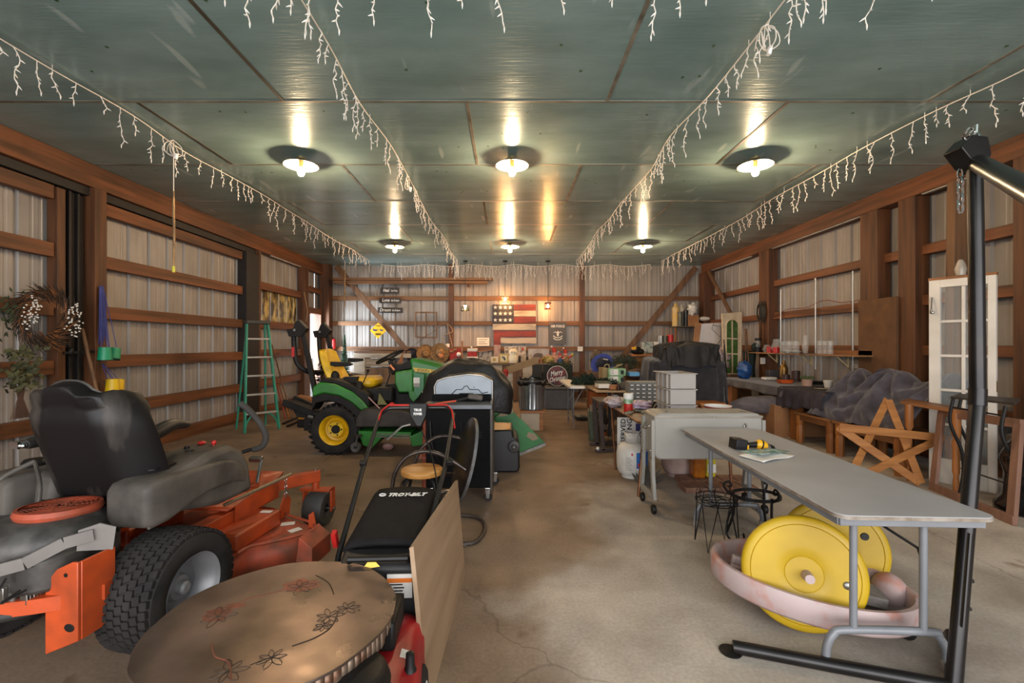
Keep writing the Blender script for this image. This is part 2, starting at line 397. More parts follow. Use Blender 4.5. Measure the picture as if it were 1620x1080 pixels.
# ---- right wall framing
gx = 5.03
trim(MB().box(4.94, -2.1, 3.16, XR, 11.6, ZC - .001), W_y)
for z in (0.55, 1.22, 1.83, 2.44):
    trim(MB().box(gx, -2.0, z, XR - .02, 11.3, z + 0.12), W_y)
trim(MB().box(gx - .02, -2.0, 0, XR - .02, 11.3, 0.16), W_y)
trim(MB().box(4.88, 11.3, 0, XR - .01, 11.6, 3.16), W_z)
for y0, y1 in ((8.62, 8.95), (6.08, 6.38), (5.52, 5.76), (4.22, 4.45), (1.6, 1.9)):
    trim(MB().box(4.94, y0, 0, XR - .03, y1, 3.159), W_z)
trim(MB().bar((4.97, 5.08, 0.0), (4.97, 5.02, 3.15), .10, .15, (1, 0, 0)), W_old)    # doubled post, slightly out of plumb
trim(MB().bar((4.92, 11.15, 3.15), (4.92, 9.75, 1.75), .10, .035, (1, 0, 0)), W_old)  # knee brace
# white flashing strips under the plate
M_flash = mat('pale_flashing', '#B9B6AE', 0.4, var=.1)
for a, b in ((9.3, 11.2), (6.4, 8.55), (4.6, 5.45)):
    trim(MB().box(4.955, a, 3.145, 5.0, b, 3.158), M_flash)
trim(MB().box(-4.70, 9.0, 3.10, -4.665, 10.3, 3.117), M_flash)
# ================================================================ lamps
M_enamel_out = mat('lamp_enamel_grey', '#6E736E', 0.45, var=.05)
M_enamel_in = mat('lamp_enamel_white', '#F2EEE2', 0.4, var=0)
M_bulb = bpy.data.materials.new('bulb_lit'); M_bulb.use_nodes = True
_b = M_bulb.node_tree.nodes['Principled BSDF']; _b.inputs['Base Color'].default_value = (1, .9, .7, 1)
_b.inputs['Emission Color'].default_value = BULB + (1,); _b.inputs['Emission Strength'].default_value = BULB_STRENGTH
M_brass = mat('socket_brass', '#9B8757', 0.4, 0.8)
where = {(0, 0): 'front row, nearest the left wall', (1, 0): 'front row, middle of the ceiling', (2, 0): 'front row, nearest the right wall',
         (0, 1): 'back row, nearest the left wall', (1, 1): 'back row, middle of the ceiling', (2, 1): 'back row, nearest the right wall'}
lamp0 = None
for j, y in enumerate((4.96, 9.08)):
    for i, x in enumerate((-2.25, 0.05, 2.70)):
        lab = 'lit round ceiling lamp with shallow metal shade, ' + where[(i, j)]
        if lamp0 is None:
            t = lamp0 = thing('ceiling_lamp', lab, 'ceiling lamp', (x, y, ZC), group='round lit lamps on the ceiling')
            part('socket', MB().lathe([(0.0, 0), (.05, 0), (.05, -.012), (.025, -.02), (.022, -.10), (.0, -.10)], 16), M_brass, t, world=False)
            part('shade', MB().lathe([(.024, -.018), (.05, -.022), (.12, -.045), (.178, -.078), (.184, -.082), (.180, -.084)], 40), M_enamel_out, t, world=False)
            part('shade_lining', MB().lathe([(.024, -.023), (.05, -.027), (.12, -.050), (.176, -.082)], 40), M_enamel_in, t, world=False)
            part('bulb', MB().lathe([(.0, -.09), (.016, -.095), (.022, -.115), (.036, -.145), (.036, -.165), (.024, -.188), (0, -.196)], 16), M_bulb, t, world=False)
        else: copy_tree(lamp0, (x, y, ZC), label=lab)
# pendants over the back bench
M_pend = M_bulb.copy(); M_pend.name = 'pendant_bulb_lit'; M_pend.node_tree.nodes['Principled BSDF'].inputs['Emission Color'].default_value = (1.0, 0.46, 0.15, 1); M_pend.node_tree.nodes['Principled BSDF'].inputs['Emission Strength'].default_value = 1150
M_cord = mat('black_cord', '#14110F', 0.6, var=0); M_jar = mat('jar_glass', '#DDE6DF', 0.08, trans=1.0, var=0)
M_rust = mat('rust_red_tin', '#6E1F14', 0.5, var=.2, scale=20); M_tin = mat('pale_tin', '#C9B68A', 0.5, var=.2)
def pendant(x, zb, label, kind):
    y = 11.05; t = thing('pendant_lamp', label, 'pendant lamp', (x, y, ZC), group='pendant lamps over the back bench')
    part('canopy', MB().lathe([(0, -.03), (.05, -.025), (.065, 0), (0, 0)], 20), M_cord, t, world=False)
    part('cord', MB().cyl((0, 0, -.02), (0, 0, zb + .17 - ZC), .006, n=6), M_cord, t, world=False)
    z = zb - ZC
    part('lamp_holder', MB().lathe([(0, z + .18), (.03, z + .175), (.035, z + .13), (0, z + .13)], 14), M_cord, t, world=False)
    if kind == 'jar':
        part('lamp_shade', MB().lathe([(.04, z + .15), (.095, z + .12), (.10, z + .02), (.09, z), (.085, z + .02), (.09, z + .11)], 20), M_jar, t, world=False)
    else:
        s = MB()
        for k in range(6):
            a = PI * 2 * k / 6; m = Matrix.Rotation(a, 4, 'Z')
            s.box(.07, -.012, z, .078, .012, z + .17, m)
        s.lathe([(.068, z + .13), (.08, z + .13), (.08, z + .17), (.03, z + .175)], 18); s.lathe([(.072, z), (.084, z), (.084, z + .03), (.072, z + .03)], 18)
        part('lamp_shade', s, M_rust if kind == 'red' else M_tin, t, world=False)
    part('bulb', MB().sph((0, 0, z + .085), (.024, .024, .036)), M_pend, t, world=False)
pendant(-1.03, 2.16, 'clear glass pendant lamp hanging left of the wooden flag', 'jar')
pendant(-0.06, 2.36, 'pale tin pendant lamp hanging just above the wooden flag', 'tin')
pendant(0.98, 2.20, 'dark red tin pendant lamp hanging right of the wooden flag', 'red')

# ================================================================ icicle light strings
M_wire = mat('white_wire', '#E6DED2', 0.45, var=0.03); M_tip = mat('clear_light_bulb', '#F4F2EE', 0.25, var=0)
DROPS = []
for q in range(12):
    L_ = (0.14, .30, .21, .26, .11, .33, .18, .24, .28, .15, .22, .31)[q]
    rr = random.Random(q); n = int(L_ / .045) + 2
    pts = [V((0, 0, 0))]; x = y = 0
    for k in range(1, n + 1):
        x += rr.uniform(-.016, .016); y += rr.uniform(-.02, .02); pts.append(V((x, y, -L_ * k / n)))
    w = MB(); w.tube(spl(pts, 2), .0032, 5); b = MB()
    for k in range(1, n + 1, 1):
        p = pts[k]; d = V((rr.uniform(-1, 1), rr.uniform(-1, 1), -.5)).normalized() if k < n else V((0, 0, -1))
        w.cyl(p, p + d * .014, .0048, n=5); b.cyl(p + d * .014, p + d * .030, .004, .0012, n=5)
    DROPS.append((mesh_of('icicle_drop', w, M_wire, 60), mesh_of('drop_bulbs', b, M_tip, 60)))
def string(pts, label, gap=.15, seed=1, skip=None, group='icicle light strings on the ceiling'):
    rr = random.Random(seed); pts = spl([V(p) for p in pts], 5); t = thing('icicle_light_string', label, 'light string', pts[0], group=group)
    part('wire', MB().tube(pts, .0045, 6), M_wire, t)
    hooks = MB(); acc = 0; nxt = rr.uniform(0, gap); nh = .6
    for a, b in zip(pts, pts[1:]):
        L_ = (b - a).length
        while acc + L_ > nxt:
            p = a.lerp(b, (nxt - acc) / L_); w, bl = DROPS[rr.randrange(12)]
            o = bpy.data.objects.new('icicle_drop', w); C.objects.link(o); o.parent = t; o.location = p - pts[0]; rz = rr.uniform(0, 6.28)
            o.rotation_euler = (0, 0, rz); WM[o.name] = WM[t.name]
            q = bpy.data.objects.new('drop_bulbs', bl); C.objects.link(q); q.parent = o; q['kind'] = 'stuff'
            nxt += gap * rr.uniform(.55, 1.45)
            hooks.cyl(p, (p.x, p.y, ZC), .0025, n=5) if rr.random() < .25 else None
        acc += L_
    if hooks.v: part('hooks', hooks, M_wire, t)
    return t
def wavy(x0, y0, y1, n, seed, amp=.035, dx=0):
    rr = random.Random(seed); return [(x0 + dx * k / n + rr.uniform(-amp, amp), y0 + (y1 - y0) * k / n, ZC - .015 - rr.uniform(0, .03)) for k in range(n + 1)]
s1 = string(wavy(-3.30, 2.6, 10.95, 12, 3), 'icicle light string along the ceiling, nearest the left wall', .155, 3)
s2 = string(wavy(-1.19, 2.35, 10.95, 12, 4, dx=-.03), 'icicle light string along the ceiling left of the middle lamps', .15, 4)
s3 = string(wavy(1.58, 2.2, 10.95, 12, 5, dx=.06), 'icicle light string along the ceiling right of the middle lamps', .155, 5)
s4 = string([(3.72, 2.7, 3.36), (3.72, 3.3, 3.33), (3.66, 3.9, 3.35), (3.58, 4.6, 3.33), (3.64, 5.3, 3.35), (3.60, 6.2, 3.33), (3.72, 7.2, 3.35), (3.70, 8.6, 3.34), (3.68, 10, 3.35), (3.7, 10.95, 3.35)],
       'icicle light string along the ceiling, nearest the right wall', .15, 6)
s5 = string([(-3.1 + 6.6 * k / 12, 11.15 + .05 * (k % 2), 3.31 - .04 * (k % 2)) for k in range(13)], 'icicle light string crossing the ceiling along the back wall', .075, 8)
s6 = string([(-1.7 + 4.0 * k / 8, 2.42, 3.33 - .02 * (k % 2)) for k in range(9)], 'icicle light string crossing the ceiling nearest the camera', .22, 15)
# plug bundles where strings join
def plug(t, x, y, n, seed):
    rr = random.Random(seed); w = MB()
    for k in range(n):
        a = rr.uniform(0, 6.28); r = rr.uniform(.03, .07)
        w.tube(spl([(x, y, 3.35), (x + r * math.cos(a), y + r * math.sin(a), 3.30), (x + r * 1.2 * math.cos(a), y + r * math.sin(a), 3.22), (x + .01, y + .01, 3.20), (x - .02, y, 3.31)], 4), .0035, 5)
    part('spare_loop', w, M_wire, t)
    part('plug', MB().cb((x + .03, y, 3.19), (.022, .03, .055), (0, .2, 0)), M_tip, t, bevel=.004)
plug(s1, -3.27, 4.45, 4, 1); plug(s3, 1.61, 2.85, 5, 2); plug(s2, -1.18, 5.4, 2, 3)
# gilded rods hanging by cords
M_gilt = mat('gilt_rod', '#94744A', 0.45, .4, var=.3, scale=40, stretch=(1, 1, .3))
t = thing('hanging_rod', 'long thin golden rod hanging from the left light string near the wall', 'hanging ornament', (-3.28, 4.47, 3.34))
part('cord', MB().cyl((-3.28, 4.47, 3.34), (-3.28, 4.47, 2.86), .004, n=6), M_wire, t)
part('rod', MB().tube([(-3.28, 4.47, 2.86), (-3.28, 4.47, 2.7), (-3.275, 4.47, 2.4), (-3.28, 4.47, 2.12)], [.005, .012, .011, .009], 8), M_gilt, t)
part('tag', MB().cyl((-3.28, 4.47, 2.12), (-3.28, 4.47, 2.06), .013, n=10), mat('yellow_tag', '#D6CF3A', .5), t)
t = thing('hanging_rod', 'short thin golden rod hanging near the back-left corner', 'hanging ornament', (-3.86, 10.8, 3.34))
part('cord', MB().cyl((-3.86, 10.8, 3.34), (-3.86, 10.8, 3.12), .004, n=6), M_wire, t)
part('rod', MB().cyl((-3.86, 10.8, 3.12), (-3.86, 10.8, 2.25), .014, n=8), M_gilt, t)
def ppx(pts, Y, dep, mb=None):
    """solid of real depth: outline given by points seen at distance Y, running back to Y + dep"""
    mb = mb or MB(); q = [at(x, y, Y) for x, y in pts]; k = len(q)
    return mb.add(q + [p + V((0, dep, 0)) for p in q], [tuple(range(k)), tuple(range(k, 2 * k))[::-1]] + [(i, (i + 1) % k, k + (i + 1) % k, k + i) for i in range(k)])
# ---------------------------------------------------------------- common materials
M_plast = mat('dusty_grey_plastic', '#58524B', 0.6, col2='#38332F', scale=5, spec=.3, bump=.06, bscale=120)
M_vinyl = mat('scuffed_black_vinyl', '#4A433D', 0.45, col2='#131010', scale=7, stretch=(1, 1, .25), lo=.54, hi=.74, spec=.25)
M_orange = mat('orange_paint', '#B8481D', 0.42, col2='#83371C', scale=6, lo=.3, hi=.62)
M_odirt = mat('dirty_orange_paint', '#A8452A', 0.6, col2='#6A3A26', scale=9, lo=.3, hi=.65, bump=.1)
M_tyre = mat('tyre_rubber', '#2B2826', 0.8, spec=.25, col2='#1C1A19', scale=8)
M_rim = mat('rim_grey', '#8A8A8C', 0.45, 0.3, var=.12, scale=6)
M_steelgrey = mat('bare_steel', '#8D8983', 0.35, 0.85, var=.15, scale=12)
M_dark = mat('black_parts', '#141211', 0.5, spec=.3, var=.2, scale=10)
M_engine = mat('engine_grey', '#57534F', 0.5, 0.2, col2='#2C2926', scale=9, bump=.1)
M_chrome = mat('chrome', '#C9C7C4', 0.15, 1.0, var=0)
M_tube_grey = mat('grey_enamel_tube', '#75777B', 0.42, 0.1, var=.08)
M_paper = mat('white_label', '#DAD6CF', 0.6, var=.04)
M_redp = mat('red_plastic', '#B01E1C', 0.4, var=.1)
M_white = mat('white_paint', '#D9D5CE', 0.5, var=.05, scale=4)

# ================================================================ zero-turn mower
mw = thing('ride_on_mower', 'orange and dark grey ride-on mower with high black seat, front left of the floor', 'riding mower', (-1.978, 2.117, 0), R(-6))
def wheel(r, w, rimr, n=40, tread=True, blocks=7):
    """axis along x, centred; returns tyre and rim builders"""
    T = MB(); h = w / 2; mx = Matrix.Rotation(R(90), 4, 'Y')
    T.lathe([(rimr, -h * .78), (rimr + .015, -h * .92), (r * .80, -h), (r * .93, -h * .93), (r * .985, -h * .72), (r, 0), (r * .985, h * .72), (r * .93, h * .93), (r * .80, h), (rimr + .015, h * .92), (rimr, h * .78)], n, mx)
    if tread:
        nb = 42
        for i in range(nb):
            for j in range(blocks):
                a = 2 * PI * (i + .5 * (j % 2)) / nb; x = (j - (blocks - 1) / 2) * w * .90 / blocks
                rr = r * (1 - .05 * abs(2 * x / w) ** 2.5)
                m = Matrix.Rotation(a, 4, 'X') @ Matrix.Translation((x, 0, rr)) @ Matrix.Rotation(R(14 if j % 2 else 6), 4, 'Z')
                T.box(-w * .41 / blocks, -r * 2 * PI / nb * .38, -.006, w * .41 / blocks, r * 2 * PI / nb * .38, .009, m)
    K = MB(); K.lathe([(.02, h * .35), (rimr * .35, h * .35), (rimr * .42, h * .2), (rimr * .78, h * .15), (rimr * .9, h * .75), (rimr * 1.0, h * .85), (rimr * 1.06, h * .93), (rimr * 1.0, h * .8),
               (rimr * .94, 0), (rimr, -h * .8), (rimr * 1.05, -h * .9)], n, mx)
    K.lathe([(0, h * .2), (rimr * .2, h * .2), (rimr * .2, h * .55), (rimr * .13, h * .62), (0, h * .62)], 16, mx)
    return T, K
def tr(x, y, z): return Matrix.Translation((x, y, z))
for sx in (1, -1):
    T, K = wheel(.25, .26, .145); m = tr(.45 * sx, 0, .25) @ (Matrix() if sx > 0 else Matrix.Rotation(PI, 4, 'Z'))
    ty = part('rear_tyre', T.xf(m), M_tyre, mw, world=False); part('wheel_rim', K.xf(m), M_rim, ty, world=False)
    st = MB().cyl((.45 * sx + .10 * sx, -.06, .19), (.45 * sx + .135 * sx, -.06, .19), .008, n=8); part('valve', st, M_dark, ty, world=False)
    # front caster
    x = .42 * sx; T = MB().lathe([(.03, -.062), (.085, -.075), (.115, -.072), (.123, -.055), (.124, 0), (.123, .055), (.115, .072), (.085, .075), (.03, .062)], 32, tr(x, 1.355, .125) @ Matrix.Rotation(R(90), 4, 'Y'))
    fk = part('caster_fork', MB().box(x - .115, 1.29, .265, x + .115, 1.36, .285).box(x - .115, 1.325, .11, x - .100, 1.385, .285).box(x + .10, 1.325, .11, x + .115, 1.385, .285).cyl((x, 1.31, .27), (x, 1.31, .42), .026), M_orange, mw, world=False, bevel=.004)
    part('caster_wheel', T, mat('smooth_rubber', '#4A4744', .6, var=.15), fk, world=False)
    part('axle', MB().cyl((x - .13, 1.355, .125), (x + .13, 1.355, .125), .011, n=10).cyl((x, 1.31, .42), (x, 1.31, .432), .014), M_steelgrey, fk, world=False)
    # front arm
    part('front_arm', MB().bar((.12 * sx, .92, .37), (.44 * sx, 1.325, .38), .055, .085), M_orange, mw, world=False, bevel=.006)
# frame and footrest
part('frame', MB().box(-.30, -.28, .30, -.22, 1.05, .37).box(.22, -.28, .30, .30, 1.05, .37).box(-.32, .85, .32, .32, .95, .40).box(-.34, .02, .24, .34, .12, .34), M_orange, mw, world=False, bevel=.006)
part('footrest', MB().grid(lambda u, v: (-.30 + .6 * u, .55 + .55 * v, .385 + (.07 * max(0, v - .7) / .3)), 4, 10), M_orange, mw, world=False, solid=.012)
part('foot_pedal', MB().cb((.13, 1.05, .56), (.09, .035, .03), (.4, 0, 0)).bar((.17, 1.05, .56), (.18, .98, .40), .02, .012), M_steelgrey, mw, world=False, bevel=.004)
# rear bumper and bracket plates
bp = spl([(.33, -.31, .365), (.20, -.37, .362), (0, -.42, .36), (-.20, -.37, .362), (-.33, -.31, .365)], 6)
b = MB()
for p, q in zip(bp, bp[1:]): b.bar(p, q + (q - p) * .1, .045, .055)
part('rear_bumper', b, M_orange, mw, world=False)
for sx in (1, -1):
    pl = MB().prism([(-.07, .16), (.07, .22), (.07, .52), (.045, .52), (-.02, .49), (-.07, .43)], .012, Matrix.Translation((.31 * sx, -.335, 0)) @ Matrix.Rotation(R(90), 4, 'X'))
    pl.box(.372 if sx > 0 else -.384, -.335, .22, .384 if sx > 0 else -.372, -.20, .52)
    br = part('bumper_bracket', pl, M_orange, mw, world=False, bevel=.003)
    part('bolt_hole', MB().cyl((.33 * sx, -.3475, .47), (.33 * sx, -.3485, .47), .008).sph((.345 * sx, -.348, .27), (.022, .001, .016)), M_dark, br, world=False)
    part('side_rail', MB().bar((.37 * sx, -.26, .36), (.30 * sx, .10, .36), .05, .06), M_orange, mw, world=False)
part('warning_label', MB().cb((.085, -.437, .362), (.075, .002, .045), (0, 0, R(12))), M_paper, mw, world=False)
text('label_symbol', 'A', .035, M_dark, mw, tr(.087, -.4385, .362) @ Matrix.Rotation(R(12), 4, 'Z') @ Matrix.Rotation(R(90), 4, 'X'), world=False)
# engine
eg = MB(); eg.prism(rrect(-.24, -.40, .28, -.02, .10), .14, tr(0, 0, .40)); eg.lathe([(.21, .53), (.215, .57), (.19, .615), (.15, .64), (0, .64)], 36, tr(.075, -.20, 0))
eg.prism(rrect(-.30, -.30, -.02, .02, .06), .12, tr(0, 0, .47))
en = part('engine', eg, M_engine, mw, world=False, bevel=.02)
fs = MB(); mr = tr(.085, -.20, .0) @ Matrix.Rotation(R(-3), 4, 'X')
fs.lathe([(.126, .635), (.139, .635), (.145, .65), (.139, .668), (.126, .67)], 40, mr)
for r in (.03, .05, .068, .084, .098, .112): fs.lathe([(r, .666), (r + .003, .668), (r + .006, .666), (r + .003, .663)], 36, mr)
for k in range(9):
    a = 2 * PI * k / 9; fs.bar(mr @ V((.02 * math.cos(a), .02 * math.sin(a), .664)), mr @ V((.128 * math.cos(a + .5), .128 * math.sin(a + .5), .664)), .008, .006)
part('fan_screen', fs, M_odirt, en, world=False, label='round orange fan screen')
part('screen_well', MB().lathe([(0, .642), (.127, .642)], 32, mr), M_dark, en, world=False)
cy = MB()
for k in range(6): cy.box(.185, -.39 + .012 * k, .37, .215, -.384 + .012 * k, .46)
cy.prism(rrect(.02, -.40, .17, -.37, .012), .09, tr(0, 0, .37))
cy.box(.03, -.415, .385, .15, -.40, .445)
part('cylinder_head', cy, M_steelgrey, en, world=False, bevel=.006)
hv = MB().tube(spl([(-.25, -.42, .40), (-.1, -.44, .36), (.08, -.42, .335), (.2, -.36, .34), (.25, -.30, .38)], 5), .022, 10)
part('exhaust_pipe', hv, mat('muffler_black', '#33312F', .6, .3, var=.2), en, world=False)
gd = MB()
gp = [(-.35, -.46, .51), (-.1, -.47, .512), (.12, -.45, .515), (.22, -.40, .535), (.29, -.32, .58), (.35, -.26, .59)]
for p, q in zip(gp, gp[1:]): gd.bar(p, q, .012, .045)
gd.prism([(-.05, -.04), (.06, -.06), (.07, .03), (.02, .055), (-.045, .04)], .010, basis((.34, -.25, .575), (.75, .6, 0), (0, 0, 1)))
part('heat_guard', gd, mat('grey_guard', '#77716C', .5, .2, var=.1), en, world=False)
rc = MB().lathe([(0, 0), (.028, 0), (.03, .014), (.012, .02), (0, .02)], 16, tr(.21, -.37, .53) @ Matrix.Rotation(R(90), 4, 'X'))
part('oil_cap', rc, M_engine, en, world=False)
hz = MB(); r5 = random.Random(5)
for k in range(6):
    x0 = r5.uniform(-.15, .25); hz.tube(spl([(x0, -.43, r5.uniform(.40, .46)), (x0 + r5.uniform(-.1, .1), -.46, r5.uniform(.36, .42)), (x0 + r5.uniform(-.15, .15), -.42, r5.uniform(.34, .5))], 5), .004, 5)
part('hoses', hz, M_dark, en, world=False)
# seat
def seat_back(u, v):
    x = (u - .5) * 2; w = .222 if v < .55 else .222 - .062 * ((v - .55) / .45) ** 1.6
    edge = max(0, abs(x) - .66) / .34; y = .05 - .15 * v + .11 * edge ** 1.4 + .018 * (v > .74)
    z = .67 + .52 * v - .045 * abs(x) ** 3 * max(0, v - .5) * 2
    z -= (.07 if x > 0 else .045) * abs(x) ** 2.4 * max(0, (v - .6) / .4) ** 1.5
    return (.075 - .03 * v + w * x, y, z)
sb = part('seat_back', MB().grid(seat_back, 20, 14), M_vinyl, mw, world=False, solid=.075, bevel=.012, label='tall scuffed black vinyl seat back')
rim = [seat_back(u, v) for u, v in [(0, k / 10) for k in range(11)] + [(k / 12, 1) for k in range(1, 13)] + [(1, 1 - k / 10) for k in range(1, 11)]]
part('piping', MB().tube([V(p) + V((0, -.003, 0)) for p in rim], .006, 6), mat('piping_grey', '#3E3A37', .5, var=0), sb, world=False)
part('seam', MB().tube([V(seat_back(k / 16, .70)) + V((0, -.006, 0)) for k in range(17)], .0035, 5), mat('seam_grey', '#6b645f', .5, var=0), sb, world=False)
part('seat_bolt', MB().sph((.20, -.0, .72), .013).sph((-.02, -.03, 1.04), .007), M_chrome, sb, world=False)
part('seat_cushion', MB().prism(rrect(-.24, .02, .22, .46, .08), .10, tr(0, 0, .635) @ Matrix.Rotation(R(3), 4, 'X')), M_plast, mw, world=False, bevel=.035, label='dusty black seat cushion')
for sx, x in ((1, .215), (-1, -.27)):
    ar = part('armrest', MB().tube(spl([(x, -.02, .885), (x, .12, .90), (x, .26, .935), (x, .36, .92)], 6), [.022, .026, .028, .03, .031, .032, .033, .034, .035, .035, .034, .033, .031, .029, .028, .026, .024, .022, .02][:19], 12), mat('armrest_black', '#252220', .45, var=.15), mw, world=False)
    part('hinge', MB().box(x - .05, -.05, .868, x - .005, .03, .90).sph((x, -.03, .88), .013), M_chrome, ar, world=False)
part('seat_mount', MB().box(-.20, -.02, .50, .20, .40, .63), M_dark, mw, world=False, bevel=.01)
# fenders and consoles
def pod(sx, st):
    """rounded shell lofted along y; st rows are (y, x_in, x_out, z_bottom, z_top)"""
    g = MB(); n = 40; e = .24
    for y, xi, xo, zb_, zt_ in st:
        y *= .88
        cx, cz, w, h = (xi + xo) / 2, (zb_ + zt_) / 2, (xo - xi) / 2, (zt_ - zb_) / 2
        for k in range(n):
            a = 2 * PI * k / n; c, s_ = math.cos(a), math.sin(a)
            g.v.append(V((sx * (cx + w * abs(c) ** e * (1 if c > 0 else -1)), y, cz + h * abs(s_) ** e * (1 if s_ > 0 else -1))))
    m = len(st); g.f = [(i * n + k, i * n + (k + 1) % n, (i + 1) * n + (k + 1) % n, (i + 1) * n + k) for i in range(m - 1) for k in range(n)] + [tuple(range(n))[::-1], tuple((m - 1) * n + k for k in range(n))]
    return g
FST = [(-.135, .26, .42, .575, .70), (-.13, .25, .435, .56, .725), (-.10, .24, .45, .548, .745), (.0, .23, .458, .555, .752), (.12, .23, .462, .585, .75), (.25, .24, .462, .61, .748), (.38, .26, .458, .61, .742), (.48, .28, .45, .60, .72), (.56, .30, .44, .58, .68), (.61, .32, .43, .56, .635), (.63, .34, .42, .57, .60)]
for sx in (1, -1):
    fn = part('fender', pod(sx, FST), M_plast, mw, world=False, smooth=60)
    part('fender_lip', MB().tube([V((sx * .435, y, z)) for y, z in ((-.10, .555), (0, .56), (.12, .59), (.25, .613), (.38, .612), (.5, .60))], .008, 6), M_plast, fn, world=False)
    part('fender_strut', MB().box(.255 * sx - .015, -.12, .36, .255 * sx + .015, -.08, .58), M_dark, fn, world=False)
    cs = MB().prism([(-.02, .58), (.0, .745), (.16, .765), (.26, .795), (.42, .80), (.51, .755), (.57, .66), (.60, .50), (.35, .5)], .26, tr(.17 if sx > 0 else -.40, 0, 0) @ basis((0, 0, 0), (0, 1, 0), (0, 0, 1)))
    cn = part('console', cs, M_plast, mw, world=False, bevel=.03)
    if sx > 0:
        part('cup_recess', MB().prism(rrect(.22, .02, .34, .17, .03), .006, tr(0, 0, .766)), M_dark, cn, world=False)
        part('key_switch', MB().cyl((.24, .33, .75), (.24, .33, .81), .013), M_dark, cn, world=False); part('choke_knob', MB().cyl((.29, .29, .75), (.29, .29, .80), .02), M_dark, cn, world=False)
        part('throttle_knob', MB().cyl((.33, .40, .75), (.33, .41, .81), .006).sph((.33, .41, .815), .013), M_redp, cn, world=False, label='red throttle knob')
        part('blade_switch', MB().cyl((.25, .42, .75), (.25, .42, .80), .012).sph((.25, .42, .81), (.022, .022, .01)), M_redp, cn, world=False)
    lv = spl([(.27 * sx, .60, .60), (.28 * sx, .66, .68), (.32 * sx, .70, .705), (.39 * sx, .72, .72), (.425 * sx, .72, .78), (.41 * sx, .69, .87), (.35 * sx, .66, .96), (.31 * sx, .64, 1.0)], 5)
    L1 = part('steering_lever', MB().tube(lv[:14], .011, 10), M_dark, mw, world=False)
    part('lever_grip', MB().tube(lv[12:], .018, 12), mat('foam_grip', '#37332F', .8, var=.1), L1, world=False)
part('cooling_hose', MB().tube(spl([(-.25, .0, .80), (-.30, -.10, .74), (-.34, -.16, .62), (-.35, -.18, .52)], 5), .011, 8).tube(spl([(-.25, 0, .80), (-.12, -.08, .72), (-.08, -.12, .62)], 5), .008, 8), M_plast, mw, world=False)
part('fuel_cap', MB().lathe([(0, 0), (.05, 0), (.055, .02), (.045, .035), (0, .035)], 20, tr(-.37, .10, .75)), M_dark, mw, world=False)
# cutting deck
outl = spl([(-.55, .30, 0), (.38, .30, 0), (.50, .46, 0), (.64, .58, 0), (.72, .70, 0), (.68, .80, 0), (.46, .91, 0), (.20, 1.03, 0), (-.3, 1.02, 0), (-.6, .85, 0), (-.68, .55, 0)], 4, True)
part('deck', MB().prism([(p.x, p.y) for p in outl], .012, tr(0, 0, .20)), M_odirt, mw, world=False, label='dirty orange cutting deck')
sk = MB(); m = len(outl)
sk.add([V((p.x, p.y, .205)) for p in outl] + [V((p.x * .985, p.y, .07)) for p in outl], [(i, (i + 1) % m, m + (i + 1) % m, m + i) for i in range(m)])
part('deck_skirt', sk, M_odirt, mw, world=False, solid=.008)
part('deck_rim', MB().tube([V((p.x * 1.01, p.y, .232)) for p in outl[6:30]], .010, 4), M_odirt, mw, world=False)
part('belt_cover', MB().prism(rrect(.20, .42, .46, .82, .02), .10, tr(0, 0, .21)), M_orange, mw, world=False, bevel=.012, label='raised orange belt cover')
part('belt_cover', MB().prism(rrect(-.50, .42, -.20, .82, .02), .10, tr(0, 0, .21)), M_orange, mw, world=False, bevel=.012)
part('deck_label', MB().cb((.40, .76, .3125), (.07, .035, .002)).cb((.50, .83, .2145), (.08, .05, .002), (0, 0, .4)).cb((.60, .74, .2145), (.07, .05, .002), (0, 0, 1.0)), M_paper, mw, world=False)
part('discharge_chute', MB().prism([(.70, .10), (.80, .07), (.80, .18), (.72, .24)], .22, tr(0, .80, 0) @ Matrix.Rotation(R(90), 4, 'X')), M_odirt, mw, world=False, bevel=.004)
part('lift_rod', MB().cyl((.32, .50, .44), (.46, .93, .50), .010), mat('zinc_rod', '#8A7A62', .4, .6, var=.1), mw, world=False)
part('lift_bracket', MB().prism([(0, 0), (.09, 0), (.11, .10), (.05, .16), (0, .08)], .01, basis((.40, .90, .21), (0, 1, 0), (0, 0, 1))), M_orange, mw, world=False)
part('deck_bracket', MB().prism([(0, 0), (.05, 0), (.03, .10), (0, .08)], .01, basis((.66, .80, .21), (1, 0, 0), (0, 0, 1))), M_orange, mw, world=False)
part('side_plate', MB().prism([(.60, .28), (.95, .34), (1.0, .40), (.95, .45), (.6, .40)], .012, tr(.31, 0, 0) @ basis((0, 0, 0), (0, 1, 0), (0, 0, 1))), M_orange, mw, world=False)
ch = MB()
for k in range(6): ch.lathe([(.008, -.003), (.012, 0), (.008, .003)], 10, tr(.44, .90, .47 - .022 * k) @ Matrix.Rotation(R(90 * (k % 2)), 4, 'Z') @ Matrix.Rotation(R(90), 4, 'X'))
part('lift_chain', ch, M_steelgrey, mw, world=False)

